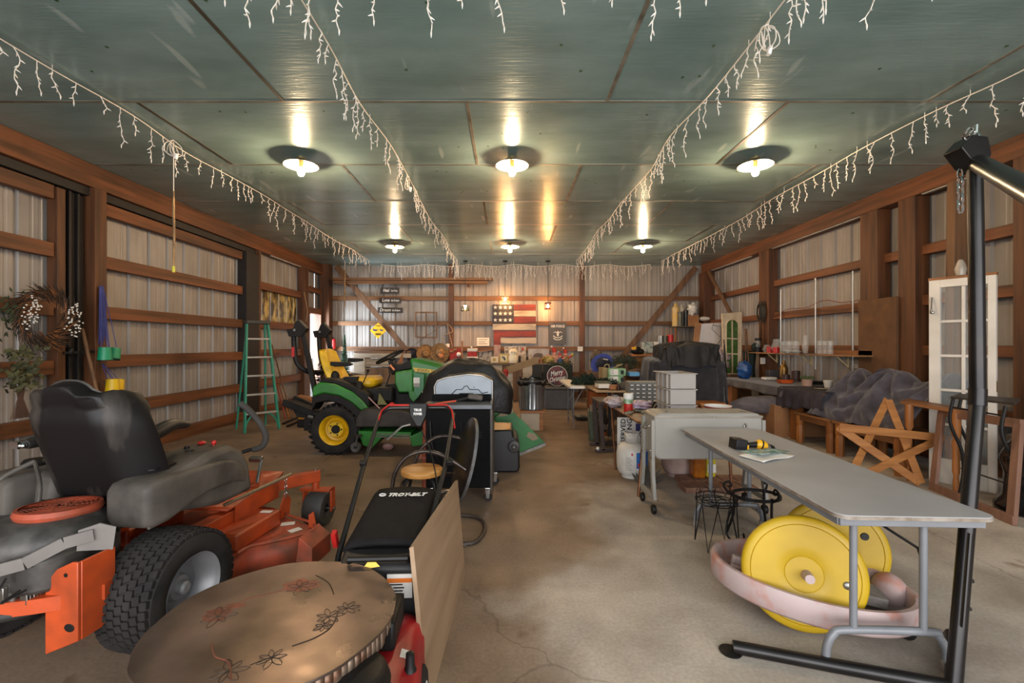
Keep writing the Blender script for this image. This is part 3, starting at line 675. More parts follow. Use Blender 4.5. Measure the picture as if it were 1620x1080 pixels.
# ================================================================ tractor (heading right)
M_jg = mat('tractor_green', '#2B7A2C', 0.35, col2='#22601F', scale=4)
M_jy = mat('tractor_yellow', '#E0B416', 0.4, col2='#BE9410', scale=6)
M_jb = mat('tractor_black', '#1B1816', 0.6, col2='#100E0D', scale=8, spec=.25)
tk = thing('compact_tractor', 'green compact tractor with yellow seat and yellow wheels, facing right', 'tractor', (-1.3, 6.05, 0))
def twheel(cx, cy, r, w, rimr, name):
    T = MB(); h = w / 2; mx = tr(cx, cy, r) @ Matrix.Rotation(R(90), 4, 'X')
    T.lathe([(rimr, -h * .8), (r * .75, -h), (r * .92, -h * .95), (r * .965, -h * .7), (r * .97, 0), (r * .965, h * .7), (r * .92, h * .95), (r * .75, h), (rimr, h * .8)], 48, mx)
    for i in range(26):
        for s in (-1, 1):
            a = 2 * PI * (i + .5 * (s > 0)) / 26
            m = mx @ Matrix.Rotation(a, 4, 'Z') @ tr(r * .975, 0, s * h * .52) @ Matrix.Rotation(R(32 * s), 4, 'X')
            T.box(-.012, -.011, -h * .50, .018, .011, h * .50, m)
    ty = part(name, T, M_tyre, tk)
    K = MB().lathe([(0, h * .35), (rimr * .30, h * .35), (rimr * .32, h * .5), (rimr * .55, h * .52), (rimr * .60, h * .2), (rimr * .72, h * .05), (rimr * .86, h * .1), (rimr * .93, h * .75), (rimr * 1.02, h * .86), (rimr * 1.07, h * .95), (rimr * 1.03, h * .8), (rimr, 0), (rimr, -h * .8)], 40, mx)
    rm = part('wheel_rim', K, M_jy, ty, label='yellow wheel rim')
    b = MB().cyl(mx @ V((0, 0, h * .3)), mx @ V((0, 0, h * .62)), rimr * .17)
    for k in range(5):
        a = 2 * PI * k / 5; b.cyl(mx @ V((rimr * .42 * math.cos(a), rimr * .42 * math.sin(a), h * .4)), mx @ V((rimr * .42 * math.cos(a), rimr * .42 * math.sin(a), h * .58)), .010, n=6)
    part('hub_bolts', b, M_dark, rm)
twheel(-2.12, 5.68, .305, .27, .172, 'rear_tyre'); twheel(-2.12, 6.55, .305, .27, .172, 'rear_tyre')
twheel(-.72, 5.72, .22, .2, .11, 'front_tyre'); twheel(-.72, 6.5, .22, .2, .11, 'front_tyre')
Yf = 5.56
for dy in (0, .82):
    Z = V((0, dy, 0))
    m_ = ppx([(493, 628), (494, 612), (506, 604), (530, 607), (558, 620), (576, 636), (583, 646), (570, 650), (556, 637), (536, 626), (512, 622)], Yf, .30); m_.v = [p + Z for p in m_.v]
    part('fender', m_, M_jg, tk, bevel=.02, label='curved green fender')
    m_ = ppx([(502, 604), (512, 598), (540, 603), (566, 613), (584, 625), (584, 645), (575, 636), (558, 620), (530, 607)], Yf + .01, .28); m_.v = [p + Z for p in m_.v]
    fc = part('fender_console', m_, M_jb, tk, bevel=.015)
    m_ = ppx([(493, 628), (512, 622), (536, 626), (556, 637), (570, 650), (575, 662), (566, 662), (556, 652), (540, 640), (520, 634), (500, 637), (493, 650)], Yf, .30); m_.v = [p + Z for p in m_.v]
    part('fender_liner', m_, M_jb, tk, bevel=.01)
Ym = 6.0
part('chassis', MB().box(-2.35, 5.85, .25, -.5, 6.3, .55), M_jb, tk, bevel=.02)
part('rear_axle', MB().cyl((-2.12, 5.6, .305), (-2.12, 6.6, .305), .05), M_jb, tk); part('front_axle', MB().cyl((-.72, 5.7, .22), (-.72, 6.5, .22), .04), M_jb, tk)
part('seat_platform', MB().box(-2.35, 5.75, .62, -1.45, 6.5, .80), M_jb, tk, bevel=.03)
# hood and dash
hd = ppx([(647, 567), (653, 567), (672, 571), (700, 578), (725, 586), (740, 600), (742, 625), (654, 625), (654, 604), (648, 590)], 5.84, .56)
ho = part('hood', hd, M_jg, tk, bevel=.04, label='green hood with yellow stripe')
part('side_panel', ppx([(624, 588), (653, 584), (654, 621), (630, 621), (624, 606)], 5.80, .62), M_jg, tk, bevel=.02, label='green cowl side panel')
part('dash', ppx([(616, 583), (622, 576), (634, 577), (648, 569), (652, 583), (626, 588), (620, 594)], 5.84, .52), M_jb, tk, bevel=.015)
part('hood_stripe', ppx([(653, 581), (712, 587.5), (714, 592), (657, 588)], 5.833, .008), M_jy, ho)
text('hood_lettering', 'JOHN DEERE', .052, mat('letter_green', '#1F4A20', .5, var=0), ho, facing(at(682, 587, 5.831)) @ Matrix.Rotation(R(-5), 4, 'Z'), depth=.002, fit=.36)
part('loader_panel', ppx([(654, 589), (671, 592), (670, 615), (661, 629), (655, 620)], 5.70, .02), mat('faded_green', '#3C7B53', .45, var=.1), tk, bevel=.003)
part('caution_label', ppx([(654, 597), (664, 597), (664, 606), (654, 606)], 5.69, .006), M_paper, tk)
part('label_band', ppx([(654, 606), (664, 606), (664, 612), (654, 612)], 5.69, .006), mat('label_grey', '#8A8780', .5, var=0), tk)
part('mount_bracket', ppx([(646, 619), (660, 619), (661, 629), (654, 636), (648, 629)], 5.72, .10), M_jg, tk, bevel=.005)
part('lower_body', ppx([(612, 608), (627, 608), (631, 622), (742, 622), (742, 665), (612, 660)], 5.90, .42), M_jb, tk, bevel=.02)
# seat
def ytseat(u, v):
    x = (u - .5) * 2; c = at(517 + 27 * v ** 0.8 * 0 + 0, 612 - 66 * v, 5.8)
    return (-2.38 + .0 + .34 * (1 - v) ** 1.3 * .62 + .05 * (abs(x) ** 3) , 6.06 + .24 * x * (1 - .35 * v ** 3), .80 + .50 * v - .05 * abs(x) ** 4 * v)
part('seat_back', MB().grid(ytseat, 14, 12), M_jy, tk, solid=-.10, bevel=.02, label='yellow vinyl seat back')
part('seat_cushion', MB().prism(rrect(-2.14, 5.82, -1.70, 6.32, .12), .13, tr(0, 0, .80)), M_jy, tk, bevel=.045, label='yellow vinyl seat cushion')
part('armrest', ppx([(522, 572), (551, 573), (558, 576), (552, 579), (530, 580), (522, 578)], 5.78, .07), M_jb, tk, bevel=.008)
part('armrest', ppx([(550, 566), (573, 567), (573, 571), (560, 573), (549, 573)], 6.30, .07), M_jb, tk, bevel=.008)
# roll bar, folded down at its hinges
for y in (5.68, 6.44):
    part('roll_bar_post', MB().bar((-2.40, y, .76), (-2.56, y, 1.55), .06, .055, (1, 0, 0)), M_jb, tk, bevel=.006)
    hg = MB().prism([(-.13, -.10), (.03, -.10), (.09, .0), (-.01, .11), (-.05, .08), (-.08, .0), (-.16, -.01)], .10, basis((-2.58, y + .05, 1.55), (1, 0, 0), (0, 0, 1)))
    hb = part('hinge_bracket', hg, M_jb, tk, bevel=.006)
    part('hinge_pin', MB().cyl((-2.63, y - .07, 1.53), (-2.63, y + .08, 1.53), .016), M_steelgrey, hb)
xh = -2.67
up = [(xh, 5.68, 1.53), (xh + .01, 5.68, 1.3), (xh + .04, 5.69, 1.12), (xh + .13, 5.74, 1.02), (xh + .17, 5.9, .99), (xh + .17, 6.2, .99), (xh + .13, 6.38, 1.02), (xh + .04, 6.43, 1.12), (xh + .01, 6.44, 1.3), (xh, 6.44, 1.53)]
part('folded_roll_bar', MB().tube(spl(up, 5), .032, 8), M_jb, tk)
part('reflector', MB().cb((xh + .01, 5.642, 1.26), (.035, .006, .12)), M_redp, tk)
# controls
part('steering_column', MB().bar(at(624, 590, 6.08), at(618, 570, 6.08), .06, .06), M_jb, tk)
swc = at(618, 566, 6.08); ms = tr(*swc) @ Matrix.Rotation(R(-28), 4, 'Y')
sw = part('steering_wheel', MB().tube([ms @ V((.19 * math.cos(a), .19 * math.sin(a), .02)) for a in [2 * PI * k / 32 for k in range(32)]], .016, 8, True), M_jb, tk)
sp = MB()
for k in range(3):
    a = 2 * PI * k / 3 + .3; sp.bar(ms @ V((0, 0, -.02)), ms @ V((.18 * math.cos(a), .18 * math.sin(a), .018)), .03, .012)
sp.sph(ms @ V((0, 0, -.02)), (.045, .045, .02)); part('spokes', sp, M_jb, sw)
lv = part('control_lever', MB().tube([at(571, 611, 5.65), at(577, 600, 5.65), at(582, 588, 5.65)], .007, 6), M_jb, tk); part('lever_knob', MB().sph(at(582, 586, 5.65), .02), M_jb, lv)
part('lever_boot', MB().lathe([(0, .09), (.03, .085), (.055, .04), (.06, 0)], 14, tr(*at(568, 614, 5.65))), M_jb, tk)
part('hand_lever', MB().tube([at(610, 612, 5.7), at(617, 592, 5.7), at(615, 580, 5.7)], .009, 6), M_jb, tk)
part('orange_lever', MB().bar(at(617, 577, 5.75), at(624, 585, 5.75), .015, .02), mat('orange_plastic', '#D9752A', .4, var=0), tk)
part('bottle_holder', MB().cyl(at(601, 607, 6.2), at(601, 593, 6.2), .018), mat('white_can', '#B8B6C0', .4, var=.05), tk)
part('valve_cluster', MB().sph(at(548, 603, 5.9), (.10, .06, .05)).sph(at(530, 596, 5.85), (.06, .06, .08)).cb(at(556, 600, 5.8), (.16, .12, .07)), M_jb, tk)
# three-point arms at the rear
for p0, p1, y in (((448, 636), (498, 655), 5.9), ((464, 630), (505, 648), 6.25)):
    part('lift_arm', MB().bar(at(*p0, y), at(*p1, y), .05, .085), M_jb, tk, bevel=.008)
part('rear_implement_frame', ppx([(455, 634), (490, 648), (500, 662), (470, 660)], 6.0, .25).merge(MB().cb(at(494, 668, 5.95), (.09, .3, .16))), M_jb, tk, bevel=.008)
part('hitch_plate', MB().cb(at(491, 662, 5.85), (.07, .03, .09), (0, .3, 0)), M_steelgrey, tk, bevel=.003)
# belly mower deck
md = ppx([(562, 664), (569, 650), (580, 646), (640, 650), (668, 662), (668, 676), (562, 676)], 5.50, .9); part('mower_deck_cover', md, mat('dusty_black_cover', '#3A322D', .7, col2='#241E1A', scale=8), tk, bevel=.02)
dk = part('mower_deck', ppx([(566, 682), (650, 684), (650, 690), (670, 680), (670, 704), (652, 706), (648, 690), (606, 690), (588, 709), (574, 704)], 5.47, .9), M_jg, tk, bevel=.006)
part('deck_rail', MB().bar(at(590, 686, 5.46), at(648, 688, 5.46), .012, .012).bar(at(590, 690, 5.46), at(648, 692, 5.46), .012, .012), M_steelgrey, dk)
gw = MB().lathe([(.02, -.025), (.055, -.03), (.062, -.015), (.062, .015), (.055, .03), (.02, .025)], 20, tr(*at(563, 707, 5.40)) @ Matrix.Rotation(R(90), 4, 'X'))
gg = part('gauge_wheel', gw, M_engine, tk); part('gauge_fork', MB().bar(at(563, 706, 5.36), at(565, 690, 5.36), .02, .015).bar(at(563, 690, 5.4), at(570, 688, 5.46), .06, .03), M_engine, gg)
part('deck_wheel_far', MB().sph(at(614, 706, 5.5), (.07, .05, .045)), mat('dull_pink_rag', '#8A6A68', .8, var=.1), tk)
part('lift_rod_pink', MB().bar(at(583, 628, 5.5), at(601, 646, 5.5), .01, .012), mat('faded_pink_rod', '#B3867E', .5, var=.1), tk)
part('red_knob', MB().sph(at(620, 639, 5.6), (.035, .03, .025)), M_redp, tk)
part('safety_decal', MB().tube([at(606, 624, 5.88), at(614, 615, 5.88), at(622, 620, 5.88), at(614, 628, 5.88)], .003, 4, True), M_paper, tk)
part('sloped_guard', ppx([(597, 640), (600, 622), (612, 640)], 5.7, .03), mat('olive_paint', '#6F6A33', .5, var=.1), tk)
# loader: arm and bucket
la = MB(); pts = [at(702, 607, 5.62), at(730, 625, 5.62), at(775, 640, 5.62), at(792, 668, 5.62)]
for a, b in zip(pts, pts[1:]): la.bar(a, b, .05, .10)
for a, b in zip(pts, pts[1:]): la.bar(a + V((0, .86, 0)), b + V((0, .86, 0)), .05, .10)
la.bar(pts[2], pts[2] + V((0, .86, 0)), .06, .06)
part('loader_arm', la, M_jg, tk, bevel=.008)
part('loader_cylinder', MB().cyl(at(668, 620, 5.6), at(700, 622, 5.6), .016), M_chrome, tk)
bk = MB(); prof = [(784, 660), (795, 654), (809, 648), (862, 700), (820, 718), (790, 704)]
q = [at(x, y, 5.52) for x, y in prof]; S = V((0, 1.15, 0))
bk.merge(ppx(prof, 5.52, .018)); bk.merge(ppx(prof, 6.65, .018))
for i in (0, 1, 4, 5):
    a, b = q[i], q[(i + 1) % 6]; n = (b - a).cross(V((0, 1, 0))).normalized() * .008
    bk.add([a - n, b - n, b + S - n, a + S - n, a + n, b + n, b + S + n, a + S + n], [(0, 1, 2, 3), (7, 6, 5, 4), (0, 4, 5, 1), (2, 6, 7, 3), (1, 5, 6, 2), (3, 7, 4, 0)])
bu = part('loader_bucket', bk, mat('bucket_green', '#2E7A3C', .45, col2='#27622F', scale=4), tk, bevel=.003, label='green steel loader bucket')
part('cutting_edge', MB().bar(at(820, 719, 5.50), at(863, 702, 5.50), .03, .035), M_steelgrey, bu)
part('worn_patch', ppx([(786, 659), (797, 650), (811, 647), (812, 652), (798, 658)], 5.512, .006).merge(ppx([(836, 683), (846, 686), (852, 694), (843, 697), (833, 690)], 5.514, .004)), mat('worn_tan', '#A08C70', .7, var=.15), bu)
# ================================================================ round metal-topped table
def copper_mat():
    m = bpy.data.materials.new('tarnished_copper_top'); m.use_nodes = True; nt = m.node_tree; N = nt.nodes; L = nt.links; b = N['Principled BSDF']
    tc = N.new('ShaderNodeTexCoord')
    def noise(s, d=6, st=(1, 1, 1)):
        mp = N.new('ShaderNodeMapping'); mp.inputs['Scale'].default_value = st; n = N.new('ShaderNodeTexNoise')
        n.inputs['Scale'].default_value = s; n.inputs['Detail'].default_value = d; L.new(tc.outputs['Object'], mp.inputs[0]); L.new(mp.outputs[0], n.inputs['Vector']); return n
    r = N.new('ShaderNodeValToRGB'); e = r.color_ramp.elements; e[0].position = .3; e[1].position = .7; e[0].color = hx('#574D45'); e[1].color = hx('#937F76')
    L.new(noise(3.2, 7).outputs['Fac'], r.inputs[0])
    L.new(r.outputs[0], b.inputs['Base Color'])
    q = N.new('ShaderNodeValToRGB'); q.color_ramp.elements[0].color = (.24, .24, .24, 1); q.color_ramp.elements[1].color = (.5, .5, .5, 1)
    q.color_ramp.elements[0].position = .35; q.color_ramp.elements[1].position = .65
    L.new(noise(4, 5).outputs['Fac'], q.inputs[0]); L.new(q.outputs[0], b.inputs['Roughness']); b.inputs['Metallic'].default_value = .85
    bp = N.new('ShaderNodeBump'); bp.inputs['Strength'].default_value = .5; bp.inputs['Distance'].default_value = .02
    L.new(noise(2.6, 2).outputs['Fac'], bp.inputs['Height']); L.new(bp.outputs[0], b.inputs['Normal']); return m
M_copper = copper_mat()
M_copred = mat('copper_red_patch', '#86503F', .5, .4, var=.2, scale=14)
cx, cy, rt, zt = -.766, 1.516, .381, .45
t = thing('round_table', 'low round table with tarnished copper-toned metal top and engraved flowers', 'table', (cx, cy, 0))
rr = random.Random(4)
pr = [(cx + (rt + .006 * math.sin(5 * a + 1) * (1 if abs(math.sin(a * 3.5)) > .8 else .3)) * math.cos(a), cy + (rt + .004 * math.sin(7 * a)) * math.sin(a)) for a in [2 * PI * k / 96 for k in range(96)]]
tp = part('tabletop', MB().prism(pr, .008, tr(0, 0, zt - .008)), M_copper, t, bevel=.002)
ap = MB(); z1 = zt - .01
for k in range(96):
    a0, a1 = 2 * PI * k / 96, 2 * PI * (k + 1) / 96; d = .035 + .022 * abs(math.sin(a0 * 6)) ; d1 = .035 + .022 * abs(math.sin(a1 * 6))
    p = [(cx + (rt - .012) * math.cos(a), cy + (rt - .012) * math.sin(a)) for a in (a0, a1)]
    ap.add([(p[0][0], p[0][1], z1), (p[1][0], p[1][1], z1), (p[1][0], p[1][1], z1 - d1), (p[0][0], p[0][1], z1 - d)], [(0, 1, 2, 3)])
part('scalloped_apron', ap, mat('rusty_edge', '#8A7A6A', .5, .5, col2='#5B3A26', scale=14), t, solid=.004)
part('base', MB().lathe([(0, 0), (.09, 0), (.09, .02), (.07, .04), (.07, .38), (.16, .415), (.20, .437), (0, .438)], 24, tr(cx - .01, cy, 0)), mat('blackened_steel_base', '#1B1715', .55, .4, col2='#4A3524', scale=12), t)
def flower(px, py, s, m, nm='engraved_flower', stem=None):
    Yp = F * (CZ - zt) / (py - 545); X = (px - 803) / F * Yp; g = MB(); q = random.Random(int(px))
    for k in range(7):
        a = 2 * PI * k / 7 + .3; l = s * q.uniform(.8, 1.15)
        pts = [(0, 0), (l * .45, l * .20), (l * .85, l * .12), (l, 0), (l * .8, -l * .14), (l * .4, -l * .18)]
        g.tube([V((X + x * math.cos(a) - y * math.sin(a), Yp + x * math.sin(a) + y * math.cos(a), zt + .0005)) for x, y in pts], .0013, 4, True)
    g.sph((X, Yp, zt), (s * .16, s * .16, .003), 8, 4)
    return part(nm, g, m, tp)
def vine(pts, m, r=.0016):
    g = MB(); w = []
    for px, py in pts:
        Yp = F * (CZ - zt) / (py - 545); w.append(V(((px - 803) / F * Yp, Yp, zt + .0004)))
    g.tube(spl(w, 5), r, 5); part('engraved_stem', g, m, tp)
M_eng = mat('engraving_dark', '#4E4036', .5, .6, var=.2)
def stain(px, py, rx, ry, seed):
    Yp = F * (CZ - zt) / (py - 545); X = (px - 803) / F * Yp; q = random.Random(seed); n = 26
    part('red_patina_patch', MB().prism([(X + rx * q.uniform(.65, 1.15) * math.cos(2 * PI * k / n), Yp + ry * q.uniform(.65, 1.15) * math.sin(2 * PI * k / n)) for k in range(n)], .0006, tr(0, 0, zt - .0001)), M_copred, tp)
stain(342, 972, .05, .045, 1); stain(475, 925, .075, .045, 2); stain(372, 958, .035, .02, 5)
for a in ((345, 975, .055), (475, 928, .05), (520, 975, .045), (548, 962, .04), (430, 1040, .045), (360, 1062, .05), (512, 990, .03)): flower(*a, M_eng)
vine([(345, 975), (385, 950), (430, 938), (470, 930)], M_copred); vine([(462, 1022), (500, 1008), (525, 990), (536, 965)], M_eng, .0024)
vine([(500, 910), (520, 922), (528, 940)], M_eng, .002); vine([(335, 1018), (340, 1038), (362, 1048), (365, 1075)], M_copred, .0025); vine([(395, 1052), (440, 1035)], M_eng)

# ================================================================ push mower with grass bag
M_bag = mat('bag_fabric', '#1A1818', .85, spec=.15, var=.15, scale=20); M_bagp = mat('bag_plastic', '#242222', .5, spec=.3, var=.15)
M_mred = mat('mower_red', '#A91C1E', .38, col2='#7C1518', scale=5)
pm = thing('push_mower', 'red push mower with black rear grass bag and folded-up handle, beside the plywood panel', 'lawn mower', (-.51, 1.5, 0), R(3))
dk = spl([(-.15, -.40, 0), (.02, -.47, 0), (.19, -.40, 0), (.215, -.1, 0), (.205, .16, 0), (.16, .34, 0), (-.13, .34, 0), (-.16, .1, 0)], 5, True)
g = MB(); cols = []
for (s, z) in ((1.0, .10), (1.03, .14), (1.0, .22), (.92, .275), (.75, .30), (.3, .31), (.02, .312)): cols.append([V((p.x * s, -.05 + (p.y + .05) * s, z)) for p in dk])
n = len(dk); g.add([p for c in cols for p in c], [(i * n + j, i * n + (j + 1) % n, (i + 1) * n + (j + 1) % n, (i + 1) * n + j) for i in range(len(cols) - 1) for j in range(n)])
part('deck', g, M_mred, pm, world=False, label='red mower deck')
part('engine', MB().lathe([(.12, .30), (.125, .35), (.11, .39), (.05, .405), (0, .405)], 28, tr(.03, -.16, 0)).cb((.03, .13, .36), (.20, .20, .10)), M_dark, pm, world=False, bevel=.012)
for x, y in ((-.19, -.34), (.205, -.34), (-.19, .12), (.195, .10)):
    w = part('wheel', MB().lathe([(.02, -.03), (.085, -.03), (.1, -.02), (.1, .02), (.085, .03), (.02, .03)], 24, tr(x, y, .10) @ Matrix.Rotation(R(90), 4, 'Y')), M_tyre, pm, world=False)
    part('hubcap', MB().lathe([(0, .032), (.05, .032), (.055, .02)], 20, tr(x, y, .10) @ Matrix.Rotation(R(90 if x > 0 else -90), 4, 'Y')), M_white, w, world=False)
part('discharge_cap', MB().lathe([(0, .345), (.014, .34), (.016, .30), (.022, .285)], 14, tr(.19, -.02, .0)), M_dark, pm, world=False)
part('barcode_sticker', MB().cb((.17, .04, .296), (.045, .04, .002), (0, .35, 0)), M_paper, pm, world=False)
# rear door of the bag and fabric bag
bd = MB().prism([(.34, .20), (.36, .445), (.46, .47), (.48, .47), (.48, .20)], .34, tr(-.17, 0, 0) @ basis((0, 0, 0), (0, 1, 0), (0, 0, 1)))
bg = part('bag_cover', bd, M_bagp, pm, world=False, bevel=.02)
part('bag_handle', MB().tube([(-.12, .375, .46), (-.12, .36, .475), (.12, .36, .475), (.12, .375, .46)], .012, 8).tube([(-.02, .50, .485), (-.02, .62, .50), (0, .64, .502), (.02, .62, .50), (.02, .50, .485)], .005, 6), M_dark, bg, world=False)
part('safety_label', MB().cb((.09, .345, .37), (.10, .006, .10), (.08, 0, 0)), M_paper, bg, world=False)
part('label_stripe', MB().cb((.09, .340, .395), (.10, .003, .018), (.08, 0, 0)), mat('label_orange', '#D9722A', .5, var=0), bg, world=False)
for k in range(5): part('label_text', MB().cb((.075 + .012 * (k % 2), .341, .378 - .013 * k), (.055 - .012 * (k % 2), .003, .004), (.08, 0, 0)), M_dark, bg, world=False)
part('warning_triangle', MB().prism([(-.03, 0), (.0, .045), (.04, .01)], .002, tr(-.03, .345, .44) @ Matrix.Rotation(R(60), 4, 'X')), mat('label_yellow', '#D8B23C', .5, var=0), bg, world=False)
def bag(u, v):
    x = -.165 + .33 * u; e = min(u, 1 - u) * 2
    y = .47 + .55 * v; s = min(1, e * 6) ** .5
    return (x * (1 - .05 * v), y, .468 + .065 * v + .012 * math.sin(PI * u) - .02 * (1 - s))
part('grass_bag', MB().grid(bag, 14, 12), M_bag, pm, world=False, solid=-.02, label='black fabric grass bag')
part('bag_body', MB().prism([(.48, .20), (.48, .455), (1.01, .52), (1.02, .44), (.92, .22)], .32, tr(-.16, 0, 0) @ basis((0, 0, 0), (0, 1, 0), (0, 0, 1))), M_bag, pm, world=False, bevel=.025)
mt = tr(.025, .90, .527 + .033) @ Matrix.Rotation(R(6.5), 4, 'X')
text('bag_lettering', 'TROY-BILT', .048, M_paper, pm, mt, world=False, fit=.20, shear=.3, bold=.0018)
part('bag_emblem', MB().tube([mt @ V((-.125 + .016 * math.cos(a), .012 * math.sin(a), .001)) for a in [2 * PI * k / 20 for k in range(20)]], .003, 5, True), M_paper, pm, world=False)
# handle
hl = [(-.20, .42, .26), (-.22, .55, .40), (-.235, 1.02, .665), (-.235, 1.44, .90), (-.20, 1.49, .93), (-.17, 1.50, .935), (.17, 1.50, .935), (.20, 1.49, .93), (.235, 1.44, .90), (.215, 1.02, .665), (.155, .55, .40), (.14, .42, .26)]
hd = part('handle', MB().tube(hl, .0125, 10), mat('black_tube', '#1A1919', .35, var=.1), pm, world=False)
part('blade_bail', MB().tube([(-.235, 1.33, .83), (-.225, 1.44, .925), (-.19, 1.485, .955), (.19, 1.485, .955), (.225, 1.44, .925), (.25, 1.33, .83)], .006, 8), M_redp, hd, world=False, label='red bail bar')
part('control_box', MB().prism([(-.055, .03), (.065, .03), (.06, -.05), (.03, -.12), (-.0, -.12), (-.045, -.05)], .045, tr(.0, 1.49, .93) @ Matrix.Rotation(R(75), 4, 'X')), M_dark, hd, world=False, bevel=.006)
for k, (s_, w_) in enumerate((('TRUE', .05), ('POWER', .055), ('Troy', .06))):
    text('control_lettering', s_, .022, M_paper, hd, tr(.006, 1.436, .928 - .025 * k - (.015 if k == 2 else 0)) @ Matrix.Rotation(R(75), 4, 'X'), world=False, fit=w_, bold=.0008)
part('drive_lever', MB().tube([(-.04, 1.42, .84), (-.09, 1.40, .83), (-.17, 1.33, .76)], .007, 6), M_steelgrey, hd, world=False)
part('control_cable', MB().tube(spl([(.03, 1.43, .80), (.10, 1.3, .70), (.16, 1.1, .58), (.20, .9, .45)], 5), .0045, 5).tube(spl([(.235, 1.36, .85), (.19, 1.1, .60), (.21, .8, .42)], 5), .0035, 5), M_dark, hd, world=False)
for sx in (-1, 1):
    part('height_lever', MB().cb((.25 * sx, .60, .46), (.02, .03, .08), (.4, 0, 0)), M_redp, hd, world=False) if sx < 0 else None
    part('clamp', MB().cb((.24 * sx, 1.05, .69), (.035, .03, .03), (.5, 0, 0)), M_dark, hd, world=False, bevel=.004)

# ================================================================ plywood panel
pb = [V((-.292, 1.70, 0)), V((-.250, 2.70, 0)), V((-.296, 2.70, .548)), V((-.372, 1.80, .552))]; dx = V((.017, 0, .006))
single('plywood_panel', MB().add([p - dx for p in pb] + [p for p in pb], [(0, 1, 2, 3), (7, 6, 5, 4), (0, 4, 5, 1), (1, 5, 6, 2), (2, 6, 7, 3), (3, 7, 4, 0)]),
       wood('plywood_face', '#9F8468', '#7F654C', 'y', .65, 10, .08), 'pale plywood panel standing on edge against the push mower', 'panel', smooth=0)
# ================================================================ tubular chair with round back
M_bt = mat('worn_brown_tube', '#4B403A', .3, .6, col2='#2C2522', scale=16)
ch = thing('tubular_chair', 'dark tubular metal chair with round back disc, behind the push mower', 'chair', (-.45, 3.25, 0))
for Y, P in ((3.0, [(619, 796), (621, 768), (626, 746), (642, 724), (667, 714), (692, 717), (716, 729), (737, 743)]), (3.5, [(650, 760), (655, 735), (668, 708), (690, 692), (712, 690), (738, 696)])):
    part('arm_tube', MB().tube(spl([at(a, b, Y) for a, b in P], 5), .0135, 10), M_bt, ch)
    part('leg_tube', MB().tube(spl([at(*P[0], Y), V((-.78, Y, .15)), V((-.76, Y + (.02 if Y < 3.2 else -.02), .03)), V((-.70, Y + .04 * (1 if Y < 3.2 else -1), .014))], 5), .0135, 10), M_bt, ch)
part('floor_loop', MB().tube(spl([(-.70, 3.04, .014), (-.45, 3.03, .014), (-.29, 3.05, .014), (-.207, 3.10, .014), (-.165, 3.28, .014), (-.20, 3.48, .014), (-.32, 3.56, .014), (-.5, 3.55, .014), (-.70, 3.46, .014)], 6), .0145, 10), mat('chipped_tube', '#3F3630', .5, .3, col2='#B9AC90', scale=22, lo=.30, hi=.36), ch)
mdx = tr(*at(731, 726, 3.25)) @ Matrix.Rotation(R(14), 4, 'Z') @ Matrix.Rotation(R(14), 4, 'Y') @ Matrix.Rotation(R(-90), 4, 'Y')
bk = part('back_disc', MB().lathe([(0, .030), (.15, .026), (.26, .008), (.292, -.008), (.296, -.02), (.285, -.022), (.15, .012), (0, .018)], 48, mdx), mat('worn_dark_metal', '#3B3531', .3, .6, col2='#221E1C', scale=6), ch)
part('disc_rim', MB().lathe([(.286, -.030), (.300, -.030), (.302, -.010), (.290, -.008), (.286, -.030)], 48, mdx), mat('chipped_rim', '#6B6C6E', .5, .4, col2='#3a322c', scale=10), bk)
ring = [V((-.52 + .23 * math.cos(a), 3.25 + .23 * math.sin(a), .365)) for a in [2 * PI * k / 30 for k in range(30)]]
part('seat_ring', MB().tube(ring, .014, 8, True), M_bt, ch)
# wooden stool
st = thing('round_stool', 'small stool with round pale wooden seat and black tube legs, amid the tubular chair', 'stool', (-.61, 3.25, 0))
part('seat', MB().lathe([(0, .47), (.135, .47), (.147, .462), (.15, .445), (.144, .43), (.13, .427), (0, .427)], 40, tr(-.61, 3.25, 0)), wood('pale_seat_wood', '#D39A55', '#A8702F', 'x', .4, 18, .05), st)
for k in range(4):
    a = PI / 4 + k * PI / 2; c, s_ = math.cos(a), math.sin(a)
    part('leg', MB().tube(spl([(-.61 + .05 * c, 3.25 + .05 * s_, .42), (-.61 + .11 * c, 3.25 + .11 * s_, .415), (-.61 + .15 * c, 3.25 + .15 * s_, .36), (-.61 + .165 * c, 3.25 + .165 * s_, .2), (-.61 + .17 * c, 3.25 + .17 * s_, .0)], 4), .011, 8), M_dark, st)

# ================================================================ gas grill
M_gb = mat('grill_black', '#0E0D0D', .7, spec=.1, col2='#090808', scale=20); M_lid = mat('lid_inner_steel', '#8D949A', .45, .25, col2='#7B8288', scale=3)
gr = thing('gas_grill', 'black cabinet gas grill with open silver lid, in the middle of the floor', 'grill', (-.42, 4.15, 0))
part('cabinet', MB().box(-.70, 3.90, .12, -.13, 4.42, .80), M_gb, gr, bevel=.008)
part('side_panel', MB().box(-.150, 3.895, .10, -.128, 4.43, .86), mat('grill_side', '#4A433C', .4, .3, var=.15), gr, bevel=.002)
sh = part('front_shelf', MB().box(-.72, 3.86, .80, -.13, 4.10, .84), mat('shelf_grey', '#5A5D61', .4, .4, var=.1), gr, bevel=.006)
vs = MB()
for k in range(3): vs.cb((-.25 + 0, 3.897, .60 - .022 * k), (.06, .006, .007))
part('vent_slots', vs, mat('deep_black', '#070606', .8, var=0), gr)
for k, a in enumerate(((-.40, 3.895), (-.66, 3.895))): part('door_seam', MB().cb((a[0], a[1], .42), (.004, .006, .55)), mat('deep_black', '#070606'), gr)
